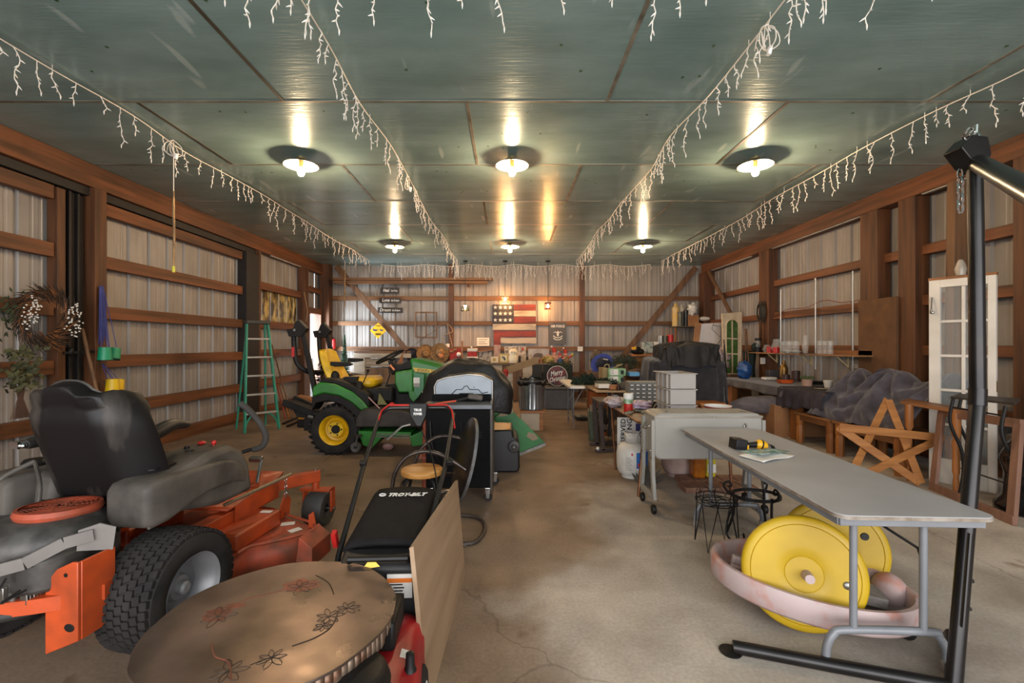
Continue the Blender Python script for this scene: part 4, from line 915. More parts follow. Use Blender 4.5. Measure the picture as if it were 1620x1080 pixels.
M_shp = [(689, 637), (687, 612), (692, 602), (706, 597), (740, 592), (762, 594), (779, 602), (779, 634), (772, 638), (766, 636), (762, 630), (752, 628), (748, 622), (727, 622), (722, 630), (716, 637)]
lid = ppx(M_shp, 4.15, .02); lp = part('lid', lid, M_lid, gr, bevel=.003, label='open silver grill lid')
part('lid_rim', MB().tube([at(x, y, 4.14) for x, y in M_shp[:8]], .007, 6), M_steelgrey, lp)
part('lid_shell', ppx([(687, 612), (692, 601), (706, 595), (740, 590), (762, 592), (779, 601), (779, 634), (689, 634)], 4.20, .22), M_dark, lp, bevel=.02)
part('pressed_line', MB().tube([at(x, y, 4.145) for x, y in [(712, 626), (722, 616), (731, 616), (735, 611), (739, 610), (743, 616), (757, 616), (762, 622), (772, 620)]], .0035, 5), M_dark, lp)
part('rivet_hole', MB().cyl(at(774, 628, 4.135), at(774, 628, 4.14), .008).merge(MB().cyl(at(750, 612, 4.135), at(750, 612, 4.14), .004)), M_dark, lp)
part('dark_opening', MB().box(-.68, 4.11, .84, -.15, 4.16, .90), M_gb, gr)
for x, y in ((-.17, 3.93), (-.66, 3.93), (-.12, 4.40), (-.66, 4.40)):
    cs = part('caster', MB().lathe([(.01, -.012), (.034, -.012), (.038, 0), (.034, .012), (.01, .012)], 18, tr(x, y, .038) @ Matrix.Rotation(R(90), 4, 'X')), M_dark, gr)
    part('caster_fork', MB().prism([(-.022, .115), (.022, .115), (.012, .03), (-.012, .03)], .004, tr(x, y - .018, 0) @ Matrix.Rotation(R(90), 4, 'X')).box(x - .022, y - .018, .11, x + .022, y + .018, .118), M_chrome, cs)
part('tank_hose', MB().tube(spl([(-.66, 3.88, .70), (-.64, 3.86, .5), (-.58, 3.87, .35)], 5), .006, 6), M_dark, gr)
gbr = thing('grill_brush', 'grill brush with red-orange handle and black head, lying on the grill shelf', 'brush', at(715, 634, 3.95))
part('brush_handle', MB().tube([at(688, 639, 3.93), at(705, 636, 3.93), at(722, 634, 3.94)], .008, 8), mat('red_orange_handle', '#C2492C', .45, var=.1), gbr)
part('brush_neck', MB().tube([at(722, 634, 3.94), at(742, 629, 3.95)], .012, 8), M_dark, gbr)
part('brush_head', MB().cb(at(752, 628, 3.95) + V((0, 0, .0)), (.13, .06, .045), (0, .15, 0)), M_plast, gbr, bevel=.015)
# black vinyl cover heaped behind the grill
def cover(u, v):
    a = PI * (1 - u) * 1.16 - PI * .08; c, s_ = math.cos(a), math.sin(a); fold = .014 * math.sin(23 * u + 5 * v) + .010 * math.sin(41 * u - 9 * v) + .014 * math.sin(9 * v + 7 * u)
    rr_ = (1 + fold * (.6 + v) - .05 * abs(math.sin(13 * v + 2.2 * math.sin(5 * u) + 1)) - .03 * abs(math.sin(27 * v - 3 * math.sin(4 * u + 1)))) * min(1, .02 + v / .16) ** .8; x = -.444 + .50 * c * rr_; z = .77 + .43 * s_ * rr_ - (.14 * (-s_) if s_ < 0 else 0)
    y = 4.50 + 1.0 * v; e = abs(v - .42) / .58
    return (x + .02 * math.sin(6 * v), y, z - .10 * e ** 3 * max(0, s_) + (.018 * abs(math.sin(17 * v + 4 * u + 1.2 * math.sin(9 * u))) + .012 * math.sin(31 * u + 3 * v)) * max(0, s_))
single('vinyl_cover', MB().grid(cover, 90, 60), mat('black_vinyl_cover', '#1C1919', .45, col2='#100E0E', scale=8, spec=.35, bump=.5, bscale=9), 'crumpled black vinyl cover heaped behind the open grill', 'cover', solid=.012, smooth=60)
# black wheeled bin lying behind the grill
bn = thing('wheeled_bin', 'black plastic bin on its side with a small wheel, right of the grill', 'bin', (-.03, 5.0, 0))
part('body', MB().prism([(-.17, .0), (.105, .0), (.13, .05), (.125, .30), (.10, .36), (.06, .38), (.05, .45), (-.17, .45)], .50, tr(0, 5.30, 0) @ Matrix.Rotation(R(90), 4, 'X')), mat('bin_black', '#1B1918', .4, var=.15), bn, bevel=.02)
part('wheel', MB().lathe([(.0, .03), (.02, .03), (.03, .02), (.05, .02), (.063, .012), (.063, -.012), (.05, -.02), (0, -.02)], 24, tr(.067, 4.775, .28) @ Matrix.Rotation(R(90), 4, 'X')), mat('wheel_grey', '#3A3735', .5, var=.1), bn)
part('hub', MB().sph((.067, 4.745, .28), .009), M_chrome, bn)
single('metal_post', MB().cyl(at(672, 722, 4.25), at(672, 655, 4.25), .02).merge(MB().cb(at(672, 722, 4.25) * 1.0, (.10, .1, .02))).merge(MB().cyl((at(672, 722, 4.25).x, 4.25, 0), (at(672, 722, 4.25).x, 4.25, .32), .026)), mat('rust_orange_post', '#8E3F24', .5, var=.2), 'rust-orange metal post standing at the grill\'s left side', 'post')

# ================================================================ ladder
M_lg = mat('fibreglass_green', '#2E8C72', .45, var=.08); M_alu = mat('ladder_aluminium', '#C3C0BA', .35, .5, var=.08)
ld = thing('step_ladder', 'green fibreglass step ladder with aluminium steps by the dark post', 'ladder', (-3.84, 7.125, 0), R(47))
for s in (-1, 1):
    part('front_rail', MB().bar((.25 * s, 0, 0), (.155 * s, .22, 1.70), .028, .065, (0, 1, 0)), M_lg, ld, world=False, bevel=.003)
    part('rear_rail', MB().bar((.22 * s, .50, 0), (.13 * s, .27, 1.68), .022, .04, (0, 1, 0)), M_lg, ld, world=False, bevel=.003)
    g = MB()
    for k in range(6):
        a = k / 5; g.sph((.245 * s - s * .13 * math.sin(a * PI / 2), .03, .05 + .22 * (a)), .018, 6, 4)
    kb = MB().tube(spl([(.24 * s, .01, .05), (.21 * s, .02, .16), (.14 * s, .035, .245), (.09 * s, .035, .26)], 4), .014, 6)
    part('knee_brace', kb, M_lg, ld, world=False)
for k in range(5):
    z = .28 + .29 * k; f = z / 1.7
    part('step', MB().box(-(.25 - .095 * f) + .01, .22 * f - .035, z - .012, (.25 - .095 * f) - .01, .22 * f + .05, z + .014), M_alu, ld, world=False, bevel=.003)
part('top_cap', MB().box(-.175, .14, 1.68, .175, .33, 1.735), mat('ladder_cap_grey', '#3F3C39', .5, var=.1), ld, world=False, bevel=.01)
# ================================================================ folding table and what lies on it
M_lam = mat('grey_laminate', '#A2A1A2', .42, col2='#959495', scale=3, lo=.3, hi=.7); M_lamedge = mat('worn_table_edge', '#8D8479', .6, col2='#6C5D4E', scale=18)
ft = thing('folding_table', 'long grey folding table with tubular steel legs, front right of the floor', 'table', (1.557, 1.72, 0), R(-2.7))
tp_ = rrect(-.295, 0, .295, 1.82, .05, 5)
top = part('tabletop', MB().prism(tp_, .018, tr(0, 0, .682)), M_lam, ft, world=False, bevel=.002)
part('edge_band', MB().prism([(x * 1.006, .91 + (y - .91) * 1.002) for x, y in tp_], .013, tr(0, 0, .684)), M_lamedge, top, world=False)
g = MB()
g.box(-.27, .03, .648, .27, .045, .682).box(-.27, 1.775, .648, .27, 1.79, .682).box(-.275, .04, .648, -.262, 1.78, .682).box(.262, .04, .648, .275, 1.78, .682)
part('apron', g, M_tube_grey, ft, world=False, bevel=.003)
for y, d in ((.17, 1), (1.66, -1)):
    lg = MB(); 
    for x in (-.125, .155): lg.cyl((x, y, .16), (x, y, .66), .0145, n=14)
    lg.tube(spl([(-.235, y, .03), (-.232, y, .09), (-.205, y, .145), (-.15, y, .163), (.18, y, .163), (.215, y, .145), (.245, y, .09), (.248, y, .03)], 5), .0165, 12)
    L1 = part('leg_frame', lg, M_tube_grey, ft, world=False)
    for x in (-.235, .248): part('rubber_foot', MB().cyl((x, y, 0), (x, y, .045), .021, n=14), mat('rubber_foot_tan', '#8B8073', .7, var=.1), L1, world=False)
    part('folding_brace', MB().tube([(-.03, y + .02 * d, .645), (.02, y + .18 * d, .60), (.10, y + .1 * d, .54), (.15, y + .02 * d, .50), (.152, y, .45)], .006, 6).cb((-.03, y + .02 * d, .64), (.09, .04, .03)), M_dark, ft, world=False)
# drill
M_dy = mat('drill_yellow', '#E2A716', .4, var=.06)
dr = thing('cordless_drill', 'yellow and black cordless drill driver lying on the grey folding table', 'drill', at(1186, 712, 2.86) * 1.0)
P = lambda x, y, Y=2.86: at(x, y, Y)
hz = V((0, 0, .0))
part('battery', MB().cb(P(1167.5, 703), (.072, .10, .078), (0, .12, 0)), M_dark, dr, bevel=.006)
part('battery_clip', MB().cb(P(1179.5, 708, 2.84), (.02, .05, .042)), M_dy, dr, bevel=.003)
part('grip', MB().tube([P(1174, 704), P(1186, 703.5), P(1198, 703)], [.020, .017, .020], 12), M_dark, dr)
part('motor_housing', MB().tube([P(1196, 701), P(1199, 702), P(1207, 705), P(1211, 706.5)], [.020, .031, .032, .027], 16), M_dy, dr)
part('motor_band', MB().tube([P(1202, 703.2), P(1204, 703.8)], .034, 16), M_dark, dr)
part('gear_case', MB().tube([P(1210, 706), P(1217, 708.5)], [.027, .023], 16), M_steelgrey, dr)
part('chuck', MB().tube([P(1216, 708), P(1222, 710), P(1225, 711)], [.025, .022, .012], 14), M_dark, dr)
part('drill_bit', MB().cyl(P(1224, 710.8), P(1229, 712), .003), M_steelgrey, dr)
def sheet(name, pts, z, m, label, cat, seed, th=.002, grp=None):
    q = random.Random(seed); g = MB(); n = 10; a, b, c, d = [V((p[0], p[1], 0)) for p in pts]
    g.grid(lambda u, v: (lambda p: (p.x, p.y, z + .005 * (math.sin(7 * u + seed) * math.sin(6 * v) + 1)))((a.lerp(b, u)).lerp(d.lerp(c, u), v)), n, n)
    return single(name, g, m, label, cat, solid=th, group=grp)
def onz(px, py, z): Y = F * (CZ - z) / (py - 545.0); return (((px - 803) / F * Y), Y)
sheet('paper_sheet', [onz(1168, 722, .70), onz(1208, 733, .70), onz(1258, 722, .70), onz(1210, 713, .70)], .703, M_paper, 'crumpled white paper under the drill on the grey folding table', 'paper', 1)
sheet('plastic_packet', [onz(1172, 716, .71), onz(1205, 722, .71), onz(1250, 716, .71), onz(1212, 710, .71)], .712, mat('green_packet', '#3E6C60', .35, col2='#9AA8A4', scale=30), 'clear and green plastic packet on top of the white paper', 'packet', 2)

# ================================================================ cooler on wheels
M_cool = mat('cooler_grey', '#949088', .5, col2='#87837B', scale=3)
co = thing('patio_cooler', 'grey wheeled patio cooler standing at the far end of the folding table', 'cooler', (1.6, 3.80, 0))
bd = part('cooler_body', MB().prism(rrect(1.175, .43, 2.04, .80, .055), .30, tr(0, 3.94, 0) @ Matrix.Rotation(R(90), 4, 'X')), M_cool, co, bevel=.012)
M_lidg = mat('dusty_lid', '#978F83', .6, col2='#80776B', scale=4)
lw = [part('lid', MB().box(x0, 3.635, .762, x1, 3.945, .782), M_lidg, co, bevel=.006) for x0, x1 in ((1.172, 1.655), (1.66, 2.045))]
for l, x in zip(lw, (1.32, 1.93)): part('lid_knob', MB().lathe([(0, .022), (.022, .02), (.024, .014), (.008, .008), (.008, 0)], 16, tr(x, 3.74, .782)), M_chrome, l)
part('bottle_opener', MB().cb((1.90, 3.632, .70), (.035, .012, .02)).cyl((1.90, 3.625, .69), (1.90, 3.625, .725), .006), M_chrome, co)
for x, s in ((1.165, -1), (2.05, 1)):
    lf = MB()
    for y, dy in ((3.66, -.05), (3.90, .05)):
        lf.bar((x, y, .745), (x, y, .43), .028, .05, (0, 1, 0)); lf.bar((x, y, .45), (x + .0 * s, y + dy * .2, .30), .028, .045, (0, 1, 0)); lf.bar((x, y + dy * .2, .31), (x, y + dy, .115), .028, .045, (0, 1, 0))
    lf.bar((x, 3.62, .13), (x, 3.94, .13), .03, .04)
    L1 = part('leg_frame', lf, M_cool, co, bevel=.004)
    for y in (3.63, 3.93):
        cc = part('caster', MB().lathe([(.008, -.014), (.034, -.014), (.038, 0), (.034, .014), (.008, .014)], 18, tr(x, y, .038) @ Matrix.Rotation(R(90), 4, 'Y')), M_dark, L1)
    part('bolt', MB().sph((x - .016, 3.66, .50), .008), M_chrome, L1)
part('side_handle', MB().tube(spl([(1.165, 3.70, .70), (1.13, 3.72, .67), (1.13, 3.80, .66), (1.165, 3.84, .70)], 4), .006, 6), M_chrome, co)

# ================================================================ copper-legged table with clutter behind the cooler
M_cop = mat('copper_tube', '#9B6B4E', .3, .8, var=.15, scale=12); M_ttop = mat('wood_grain_laminate', '#8E6F52', .5, col2='#6E5440', scale=6, stretch=(1, .15, 1))
T2 = thing('card_table', 'wood-topped table with copper-coloured tube legs behind the cooler', 'table', (1.6, 4.8, 0))
part('tabletop', MB().prism(rrect(1.17, 4.0, 2.05, 5.60, .07), .022, tr(0, 0, .648)), M_ttop, T2, bevel=.002)
part('edge_trim', MB().tube([(x, y, .659) for x, y in rrect(1.165, 3.995, 2.055, 5.605, .07)], .013, 6, True), M_cop, T2)
for x, y, fx_, fy in ((1.23, 4.10, 1.165, 4.05), (1.98, 4.10, 2.0, 4.05), (1.21, 5.3, 1.175, 4.95), (1.98, 5.3, 2.0, 5.5)):
    part('leg', MB().cyl((x, y, .65), (fx_, fy, 0), .013, n=12), M_cop, T2)
ZT = .67
def box_thing(name, px0, px1, py0, py1, Y, dep, m, label, cat, bevel=.004, group=None):
    return single(name, ppx([(px0, py0), (px1, py0), (px1, py1), (px0, py1)], Y, dep), m, label, cat, bevel=bevel, group=group)
# stacked bins
M_bin = mat('pale_grey_bin', '#98918A', .5, var=.04, scale=4)
def bin_(z):
    g = MB(); x0, x1, y0, y1, h, w = -.115, .115, -.0, .40, .138, .004
    g.box(x0 + .012, y0 + .012, z, x1 - .012, y1 - .012, z + .005)
    for a, b, c, d in ((x0, y0, x1, y0 + w), (x0, y1 - w, x1, y1), (x0, y0, x0 + w, y1), (x1 - w, y0, x1, y1)): g.box(a, b, z, c, d, z + h)
    g.box(x0 - .02, y0 - .012, z + h - .008, x1 + .012, y0 + w, z + h); g.box(x0 - .025, y0, z + h - .008, x0, y1, z + h); g.box(x1, y0, z + h - .008, x1 + .012, y1, z + h)
    for k in range(3): g.box(x0 - .02, y0 + .04 + .12 * k, z, x0, y0 + .05 + .12 * k, z + h)
    return g
for k, w in enumerate(('lowest', 'middle', 'topmost')):
    b = bin_(ZT + .001 + .142 * k); b.xf(tr(1.57, 4.07, 0)); single('storage_bin', b, M_bin, 'pale grey plastic bin, %s of the three stacked behind the cooler' % w, 'bin', 'stacked pale grey bins', bevel=.002)
# small-parts drawer cabinet
dc = thing('drawer_organiser', 'small grey cabinet of tiny drawers with white labels on the cluttered table', 'organiser', (1.60, 5.4, ZT))
part('case', MB().box(1.42, 5.33, ZT, 1.77, 5.50, .915), mat('organiser_grey', '#6E6D65', .5, var=.08), dc, bevel=.004)
for r in range(5):
    for c in range(5):
        x = 1.455 + .068 * c; z = ZT + .022 + .046 * r
        d = part('drawer', MB().box(x - .028, 5.318, z - .017, x + .028, 5.334, z + .017), mat('drawer_face', '#55544E', .45, var=.1), dc, bevel=.003)
        part('drawer_label', MB().box(x - .018, 5.314, z - .006, x + .018, 5.3185, z + .006), M_paper, d)
# canister
cn = thing('spray_canister', 'tall canister with white lid, green band and red lower half on the cluttered table', 'canister', (1.215, 4.58, ZT))
part('body', MB().lathe([(0, 0), (.043, 0), (.045, .005), (.045, .09), (0, .09)], 24, tr(1.215, 4.58, ZT)), mat('red_label', '#B5261E', .4, var=.15, scale=30), cn)
part('green_band', MB().cyl((1.215, 4.58, ZT + .09), (1.215, 4.58, ZT + .135), .0452, n=24), mat('green_label', '#4E7A4A', .4, col2='#A9B9A4', scale=30), cn)
part('lid', MB().lathe([(.046, .135), (.048, .14), (.048, .185), (.04, .19), (0, .19)], 24, tr(1.215, 4.58, ZT)), M_white, cn)
rq = random.Random(11)
def blob(name, px, py, Y, sx, sy, sz, m, label, cat, seed=0, group=None, amp=.25, fq=7):
    q = random.Random(seed); ph = [q.uniform(0, 6) for _ in range(4)]; c = at(px, py, Y)
    g = MB().sph((0, 0, 0), 1, 20, 14)
    g.v = [p * (1 + amp * .5 * math.sin(fq * p.x + ph[0]) * math.sin(fq * p.y + ph[1]) + amp * .5 * math.sin(fq * 1.3 * p.z + ph[2] + 3 * p.x)) for p in g.v]
    g.v = [V((c.x + p.x * sx, c.y + p.y * sy, c.z + p.z * sz)) for p in g.v]
    return single(name, g, m, label, cat, group=group, smooth=70)
M_bagc = mat('clear_bag', '#B9AEB4', .25, col2='#8C8088', scale=22, bump=.4, bscale=30)
blob('plastic_bag', 972, 636, 5.0, .09, .10, .055, M_bagc, 'crumpled clear plastic bag at the left edge of the cluttered table', 'bag', 1)
blob('plastic_bag', 1013, 640, 4.7, .13, .12, .045, mat('lilac_bag', '#B5A3B5', .3, col2='#8E7C8C', scale=18, bump=.4, bscale=30), 'lilac-white crumpled plastic bag in front of the small drawer cabinet', 'bag', 2)
blob('cloth_bundle', 974, 632, 5.35, .05, .05, .06, mat('tan_cloth_bundle', '#9A8470', .8, col2='#47708F', scale=10, bump=.3), 'small tan and blue bundle tied at the top on the cluttered table', 'bundle', 3, amp=.1)
ob = MB(); q = random.Random(3)
for k in range(26):
    x, y = onz(q.uniform(990, 1032), q.uniform(649, 658), ZT); ob.sph((x, y, ZT + .012 + q.uniform(0, .012)), (q.uniform(.01, .03), q.uniform(.01, .03), .012), 8, 5)
single('metal_fittings', ob, mat('small_fittings', '#8E8B80', .4, .4, col2='#4E5233', scale=30), 'loose heap of small metal fittings near the front edge of the cluttered table', 'fittings', kind='stuff')
single('pliers', MB().tube(spl([at(1031, 648, 4.4), at(1034, 638, 4.45), at(1040, 637, 4.5), at(1049, 646, 4.5)], 5), .011, 8).tube(spl([at(1036, 645, 4.4), at(1042, 641, 4.45), at(1052, 648, 4.5)], 5), .008, 8), M_dark, 'black-handled pliers on the cluttered table left of the stacked bins', 'pliers')
single('magazine', MB().prism([onz(952 + 2, 634, .675), onz(985, 637, .675), onz(990, 630, .675), onz(962, 628, .675)], .02, tr(0, 0, ZT)), mat('magazine', '#A7A4AB', .4, col2='#A33A3A', scale=12, lo=.35, hi=.45), 'flat magazine at the far left corner of the cluttered table', 'magazine')
bowl = thing('striped_bowl', 'white bowl with red stripes just behind the cooler lid', 'bowl', (2.0 - .08, 4.15, ZT))
part('bowl', MB().lathe([(.0, 0), (.05, 0), (.10, .06), (.12, .125), (.112, .125), (.09, .065), (0, .01)], 28, tr(1.92, 4.16, ZT)), M_white, bowl)
part('red_stripe', MB().lathe([(.111, .098), (.1195, .118)], 28, tr(1.92, 4.16, ZT)), M_redp, bowl)
# propane tanks
M_prop = mat('tank_white', '#D6D2CC', .4, col2='#BDB8B0', scale=4); M_tblue = mat('label_blue', '#1F5FA5', .4, var=.1)
def tank(x, y, label, m, lab=True):
    t = thing('propane_tank', label, 'gas tank', (x, y, 0), group='gas tanks under the tables'); M0 = tr(x, y, 0)
    part('tank_body', MB().lathe([(.10, .03), (.135, .045), (.155, .09), (.157, .14), (.157, .235), (.150, .29), (.12, .335), (.07, .355), (0, .36)], 40, M0), m, t)
    part('foot_ring', MB().lathe([(.10, 0), (.105, 0), (.105, .04), (.10, .04)], 32, M0), m, t)
    cl = MB()
    for a0, a1, z0, z1 in ((20, 160, .35, .455), (200, 340, .35, .455), (0, 360, .425, .455)):
        n = 20
        for k in range(n):
            a = R(a0 + (a1 - a0) * k / n); b = R(a0 + (a1 - a0) * (k + 1) / n)
            cl.add([M0 @ V((.082 * math.cos(w), .082 * math.sin(w), z)) for z in (z0, z1) for w in (a, b)], [(0, 1, 3, 2)])
    part('collar', cl, m, t, solid=.006); part('valve', MB().cyl((x, y, .35), (x, y, .42), .02).cb((x, y - .03, .39), (.03, .05, .03)), M_brass, t)
    if lab:
        def lp(a0, a1, z0, z1, mm, nm, r=.1585):
            g = MB(); g.grid(lambda u, v: M0 @ V((r * math.cos(R(a0 + (a1 - a0) * u)), r * math.sin(R(a0 + (a1 - a0) * u)), z0 + (z1 - z0) * v)), 10, 1); return part(nm, g, mm, t)
        lp(270, 335, .12, .275, M_tblue, 'blue_label'); lp(275, 300, .14, .17, mat('label_red2', '#C3352C', .4, var=0), 'red_patch', .1592); lp(252, 258, .245, .27, M_redp, 'hazard_mark')
        for k in range(9): lp(232, 256 - (k % 3) * 3, .10 + .015 * k, .104 + .015 * k, mat('print_grey', '#77746F', .6, var=0), 'small_print')
        text('brand_lettering', 'A', .06, M_paper, t, facing(M0 @ V((.05, -.152, .19)), R(18)), depth=.001)
    return t
tank(1.278, 4.67, 'white propane tank with blue label under the copper-legged table', M_prop)
tank(1.76, 4.72, 'faded pinkish propane tank behind the cooler legs', mat('tank_pink', '#B09A92', .5, col2='#8C7068', scale=4), False)
jg = thing('oil_jug', 'amber plastic jug standing on the brick pavers behind the cooler', 'jug', (1.87, 4.50, .05))
part('jug_body', MB().prism(rrect(1.815, 4.42, 1.935, 4.58, .035), .21, tr(0, 0, .05)), mat('amber_plastic', '#C4761C', .2, col2='#9A5212', scale=8, trans=.3), jg, bevel=.015)
part('jug_cap', MB().cyl((1.875, 4.5, .26), (1.875, 4.5, .30), .022), M_dark, jg)
jg = thing('oil_jug', 'yellow plastic jug next to the amber jug', 'jug', (1.99, 4.52, .05))
part('jug_body', MB().prism(rrect(1.945, 4.45, 2.045, 4.60, .03), .19, tr(0, 0, .05)), mat('yellow_plastic', '#C7B634', .3, var=.1), jg, bevel=.015); part('jug_label', MB().box(1.955, 4.444, .10, 2.035, 4.449, .18), M_paper, jg)
g = MB()
n_br = 0
for r in range(2):
    for c in range(5):
        n_br += 1
        x = 1.62 + .135 * c + .05 * r; y = 4.13 + .22 * r
        single('brick_paver', MB().box(x, y, 0, x + .125, y + .21, .05), mat('brick', '#84604C', .8, col2='#6A4A3A', scale=12, bump=.2), 'reddish brick paver on the floor under the jugs, %s row, %s from the left' % (('front', 'back')[r], ('first', 'second', 'third', 'fourth', 'fifth')[c]), 'paver', 'brick pavers under the jugs', bevel=.004)
# reserved parking sign
sg = thing('parking_sign', 'white sign with sideways lettering and blue wheelchair symbol behind the white tank', 'sign', (1.40, 4.98, 0))
part('panel', MB().box(1.20, 4.975, .16, 1.62, 4.985, .555), M_white, sg, bevel=.002)
M_navy = mat('sign_navy', '#27255F', .5, var=0)
for s_, x in (('RESERVED', 1.265), ('PARKING', 1.335)):
    text('sign_lettering', s_, .075, M_navy if s_ == '' else M_dark, sg, Matrix.Translation((x, 4.972, .37)) @ Matrix.Rotation(R(90), 4, 'X') @ Matrix.Rotation(R(90), 4, 'Z'), fit=.34, bold=.001)
part('blue_square', MB().box(1.40, 4.971, .34, 1.57, 4.975, .49), M_navy, sg)
wc = MB(); wc.tube([V((1.485 + .04 * math.cos(a), 4.969, .395 + .04 * math.sin(a))) for a in [R(120 + 260 * k / 20) for k in range(21)]], .005, 5); wc.tube([(1.455, 4.969, .47), (1.46, 4.969, .42), (1.50, 4.969, .418), (1.525, 4.969, .38)], .006, 5)
part('wheelchair_symbol', wc, M_paper, sg)
g = MB(); q = random.Random(9)
for k in range(16):
    a = q.uniform(-.9, .9); l = q.uniform(.12, .26); x0 = 1.36; y0 = 4.32
    p0 = V((x0 + q.uniform(-.06, .06), y0 + q.uniform(-.03, .03), 0)); p1 = p0 + V((math.sin(a) * l, q.uniform(-.04, .04), math.cos(a) * l))
    m1 = p0.lerp(p1, .5); w = V((.03, 0, .01)); g.add([p0, m1 + w, p1, m1 - w], [(0, 1, 2, 3)])
single('leaf_ornament', g, mat('dull_leaf_metal', '#4C463C', .7, var=.2), 'cluster of dull dark metal leaves in front of the white gas tank', 'ornament', solid=.003, smooth=0)

# ================================================================ plant stands
wsn = thing('wire_plant_stand', 'thin black wire plant stand with hairpin legs, near the pink tub', 'plant stand', (1.40, 3.05, 0))
cx_, cy_ = 1.40, 3.05; w = MB()
for z, r in ((.33, .125), (.30, .13), (.30, .09)): w.tube([V((cx_ + r * math.cos(a), cy_ + r * math.sin(a), z)) for a in [2 * PI * k / 28 for k in range(28)]], .0035, 5, True)
for k in range(9): a0 = 2 * PI * k / 9; w.tube(spl([V((cx_ + .127 * math.cos(a0 + t * .7), cy_ + .127 * math.sin(a0 + t * .7), .31 + .05 * math.sin(PI * t))) for t in (0, .25, .5, .75, 1)], 2), .0025, 4)
for k in range(4): w.cyl((cx_ - .12 + .01, cy_ - .09 + .06 * k, .30), (cx_ + .11, cy_ - .09 + .06 * k, .30), .0025, n=5)
part('basket_ring', w, M_dark, wsn)
for k in range(4):
    a = PI / 4 + k * PI / 2; f = V((cx_ + .145 * math.cos(a), cy_ + .145 * math.sin(a), 0))
    part('hairpin_leg', MB().tube([V((cx_ + .12 * math.cos(a - .5), cy_ + .12 * math.sin(a - .5), .33)), f, V((cx_ + .12 * math.cos(a + .5), cy_ + .12 * math.sin(a + .5), .33))], .0045, 6), M_dark, wsn)
ss = thing('scroll_plant_stand', 'heavier black iron plant stand with scrolled feet, beside the wire one', 'plant stand', (1.76, 3.22, 0))
cx_, cy_ = 1.76, 3.22; g = MB()
n = 36
for k in range(n):
    a, b = 2 * PI * k / n, 2 * PI * (k + 1) / n; g.bar((cx_ + .16 * math.cos(a), cy_ + .13 * math.sin(a), .285), (cx_ + .16 * math.cos(b), cy_ + .13 * math.sin(b), .285), .006, .022)
part('ring', g, M_dark, ss)
for a in (R(-75), R(45), R(165)):
    c, s_ = math.cos(a), math.sin(a); B = lambda r, z: V((cx_ + r * c, cy_ + r * s_ * .85, z))
    part('leg', MB().tube(spl([B(.15, .30), B(.15, .15), B(.20, .0)], 4), .010, 6).tube(spl([B(.16, .28), B(.20, .31), B(.215, .35), B(.18, .37), B(.165, .34), B(.185, .335)], 5), .008, 6), M_dark, ss)
part('under_scroll', MB().tube(spl([(1.60, 3.16, .28), (1.53, 3.14, .18), (1.49, 3.10, .07), (1.53, 3.08, .02), (1.59, 3.07, .04), (1.585, 3.06, .08)], 5), .007, 6), M_dark, ss)

# ================================================================ pink tub on yellow disc wheels
M_pink = mat('faded_pink_plastic', '#A99592', .55, col2='#A87262', scale=7, lo=.34, hi=.50); M_yd = mat('yellow_disc', '#BC9A14', .5, col2='#A68611', scale=3)
tb = thing('wheeled_plastic_tub', 'scuffed pale pink oval plastic tub with two large yellow disc wheels under the folding table', 'tub', (1.53, 2.33, 0))
ax = V((.97, -.22, -.03)).normalized(); by = V((.22, .97, 0)).normalized(); cc0 = V((1.535, 2.32, .140)); 
def tubp(a, s, dz): return cc0 + ax * (.46 * s * math.cos(a)) + by * (.34 * s * math.sin(a)) + V((0, 0, dz + .03 * -math.cos(a)))
prof = [(.80, -.03), (.895, -.02), (.915, .045), (.935, .06), (.985, .06), (1.005, .045), (1.0, -.04), (.97, -.055), (.92, -.055)]
g = MB(); n = 56
g.add([tubp(2 * PI * k / n, s, dz) for s, dz in prof[:9] for k in range(n)], [(i * n + k, i * n + (k + 1) % n, (i + 1) * n + (k + 1) % n, (i + 1) * n + k) for i in range(8) for k in range(n)])
part('tub_shell', g, M_pink, tb, solid=.004, smooth=60)
g = MB().add([tubp(2 * PI * k / n, s, dz) for s, dz in ((.8, -.03), (.72, -.05), (.3, -.055)) for k in range(n)], [(i * n + k, i * n + (k + 1) % n, (i + 1) * n + (k + 1) % n, (i + 1) * n + k) for i in range(2) for k in range(n)] + [tuple(2 * n + k for k in range(n))])
part('tub_floor', g, mat('dirty_tub_floor', '#9B8C88', .7, col2='#77655E', scale=7), tb, smooth=60)
nn = V((-.34, -.93, .13)).normalized()
for c, nm, r in ((at(1270, 906, 2.15), 'front', .262), (at(1318, 868, 2.50), 'rear', .262)):
    mm = basis(c, nn.cross(V((0, 0, 1))), V((0, 0, 1)).cross(nn).cross(nn) * -1); z_ = mm.to_3x3() @ V((0, 0, 1))
    if z_.dot(nn) < 0: mm = mm @ Matrix.Rotation(PI, 4, 'X')
    D = part('wheel_disc', MB().lathe([(0, .022), (.078, .022), (.081, .019), (.085, .022), (.13, .023), (.222, .024), (.2245, .020), (.227, .024), (.248, .021), (r - .003, .010), (r, -.004), (r - .006, -.018), (.24, -.028), (0, -.028)], 56, mm), M_yd, tb, label='large yellow wheel disc')
    part('disc_bolt', MB().lathe([(0, .034), (.010, .034), (.017, .029), (.018, .022)], 16, mm @ tr(-.17 if nm == 'front' else .10, .02, 0)), M_steelgrey, D)
    if nm == 'front': part('axle_housing', MB().cyl(mm @ V((-.01, 0, .01)), mm @ V((-.01, 0, .085)), .024, .020, 20), M_pink, D)
    else: part('dark_socket', MB().cyl(mm @ V((-.14, -.09, .02)), mm @ V((-.14, -.09, .03)), .022, .018, 12), M_dark, D)
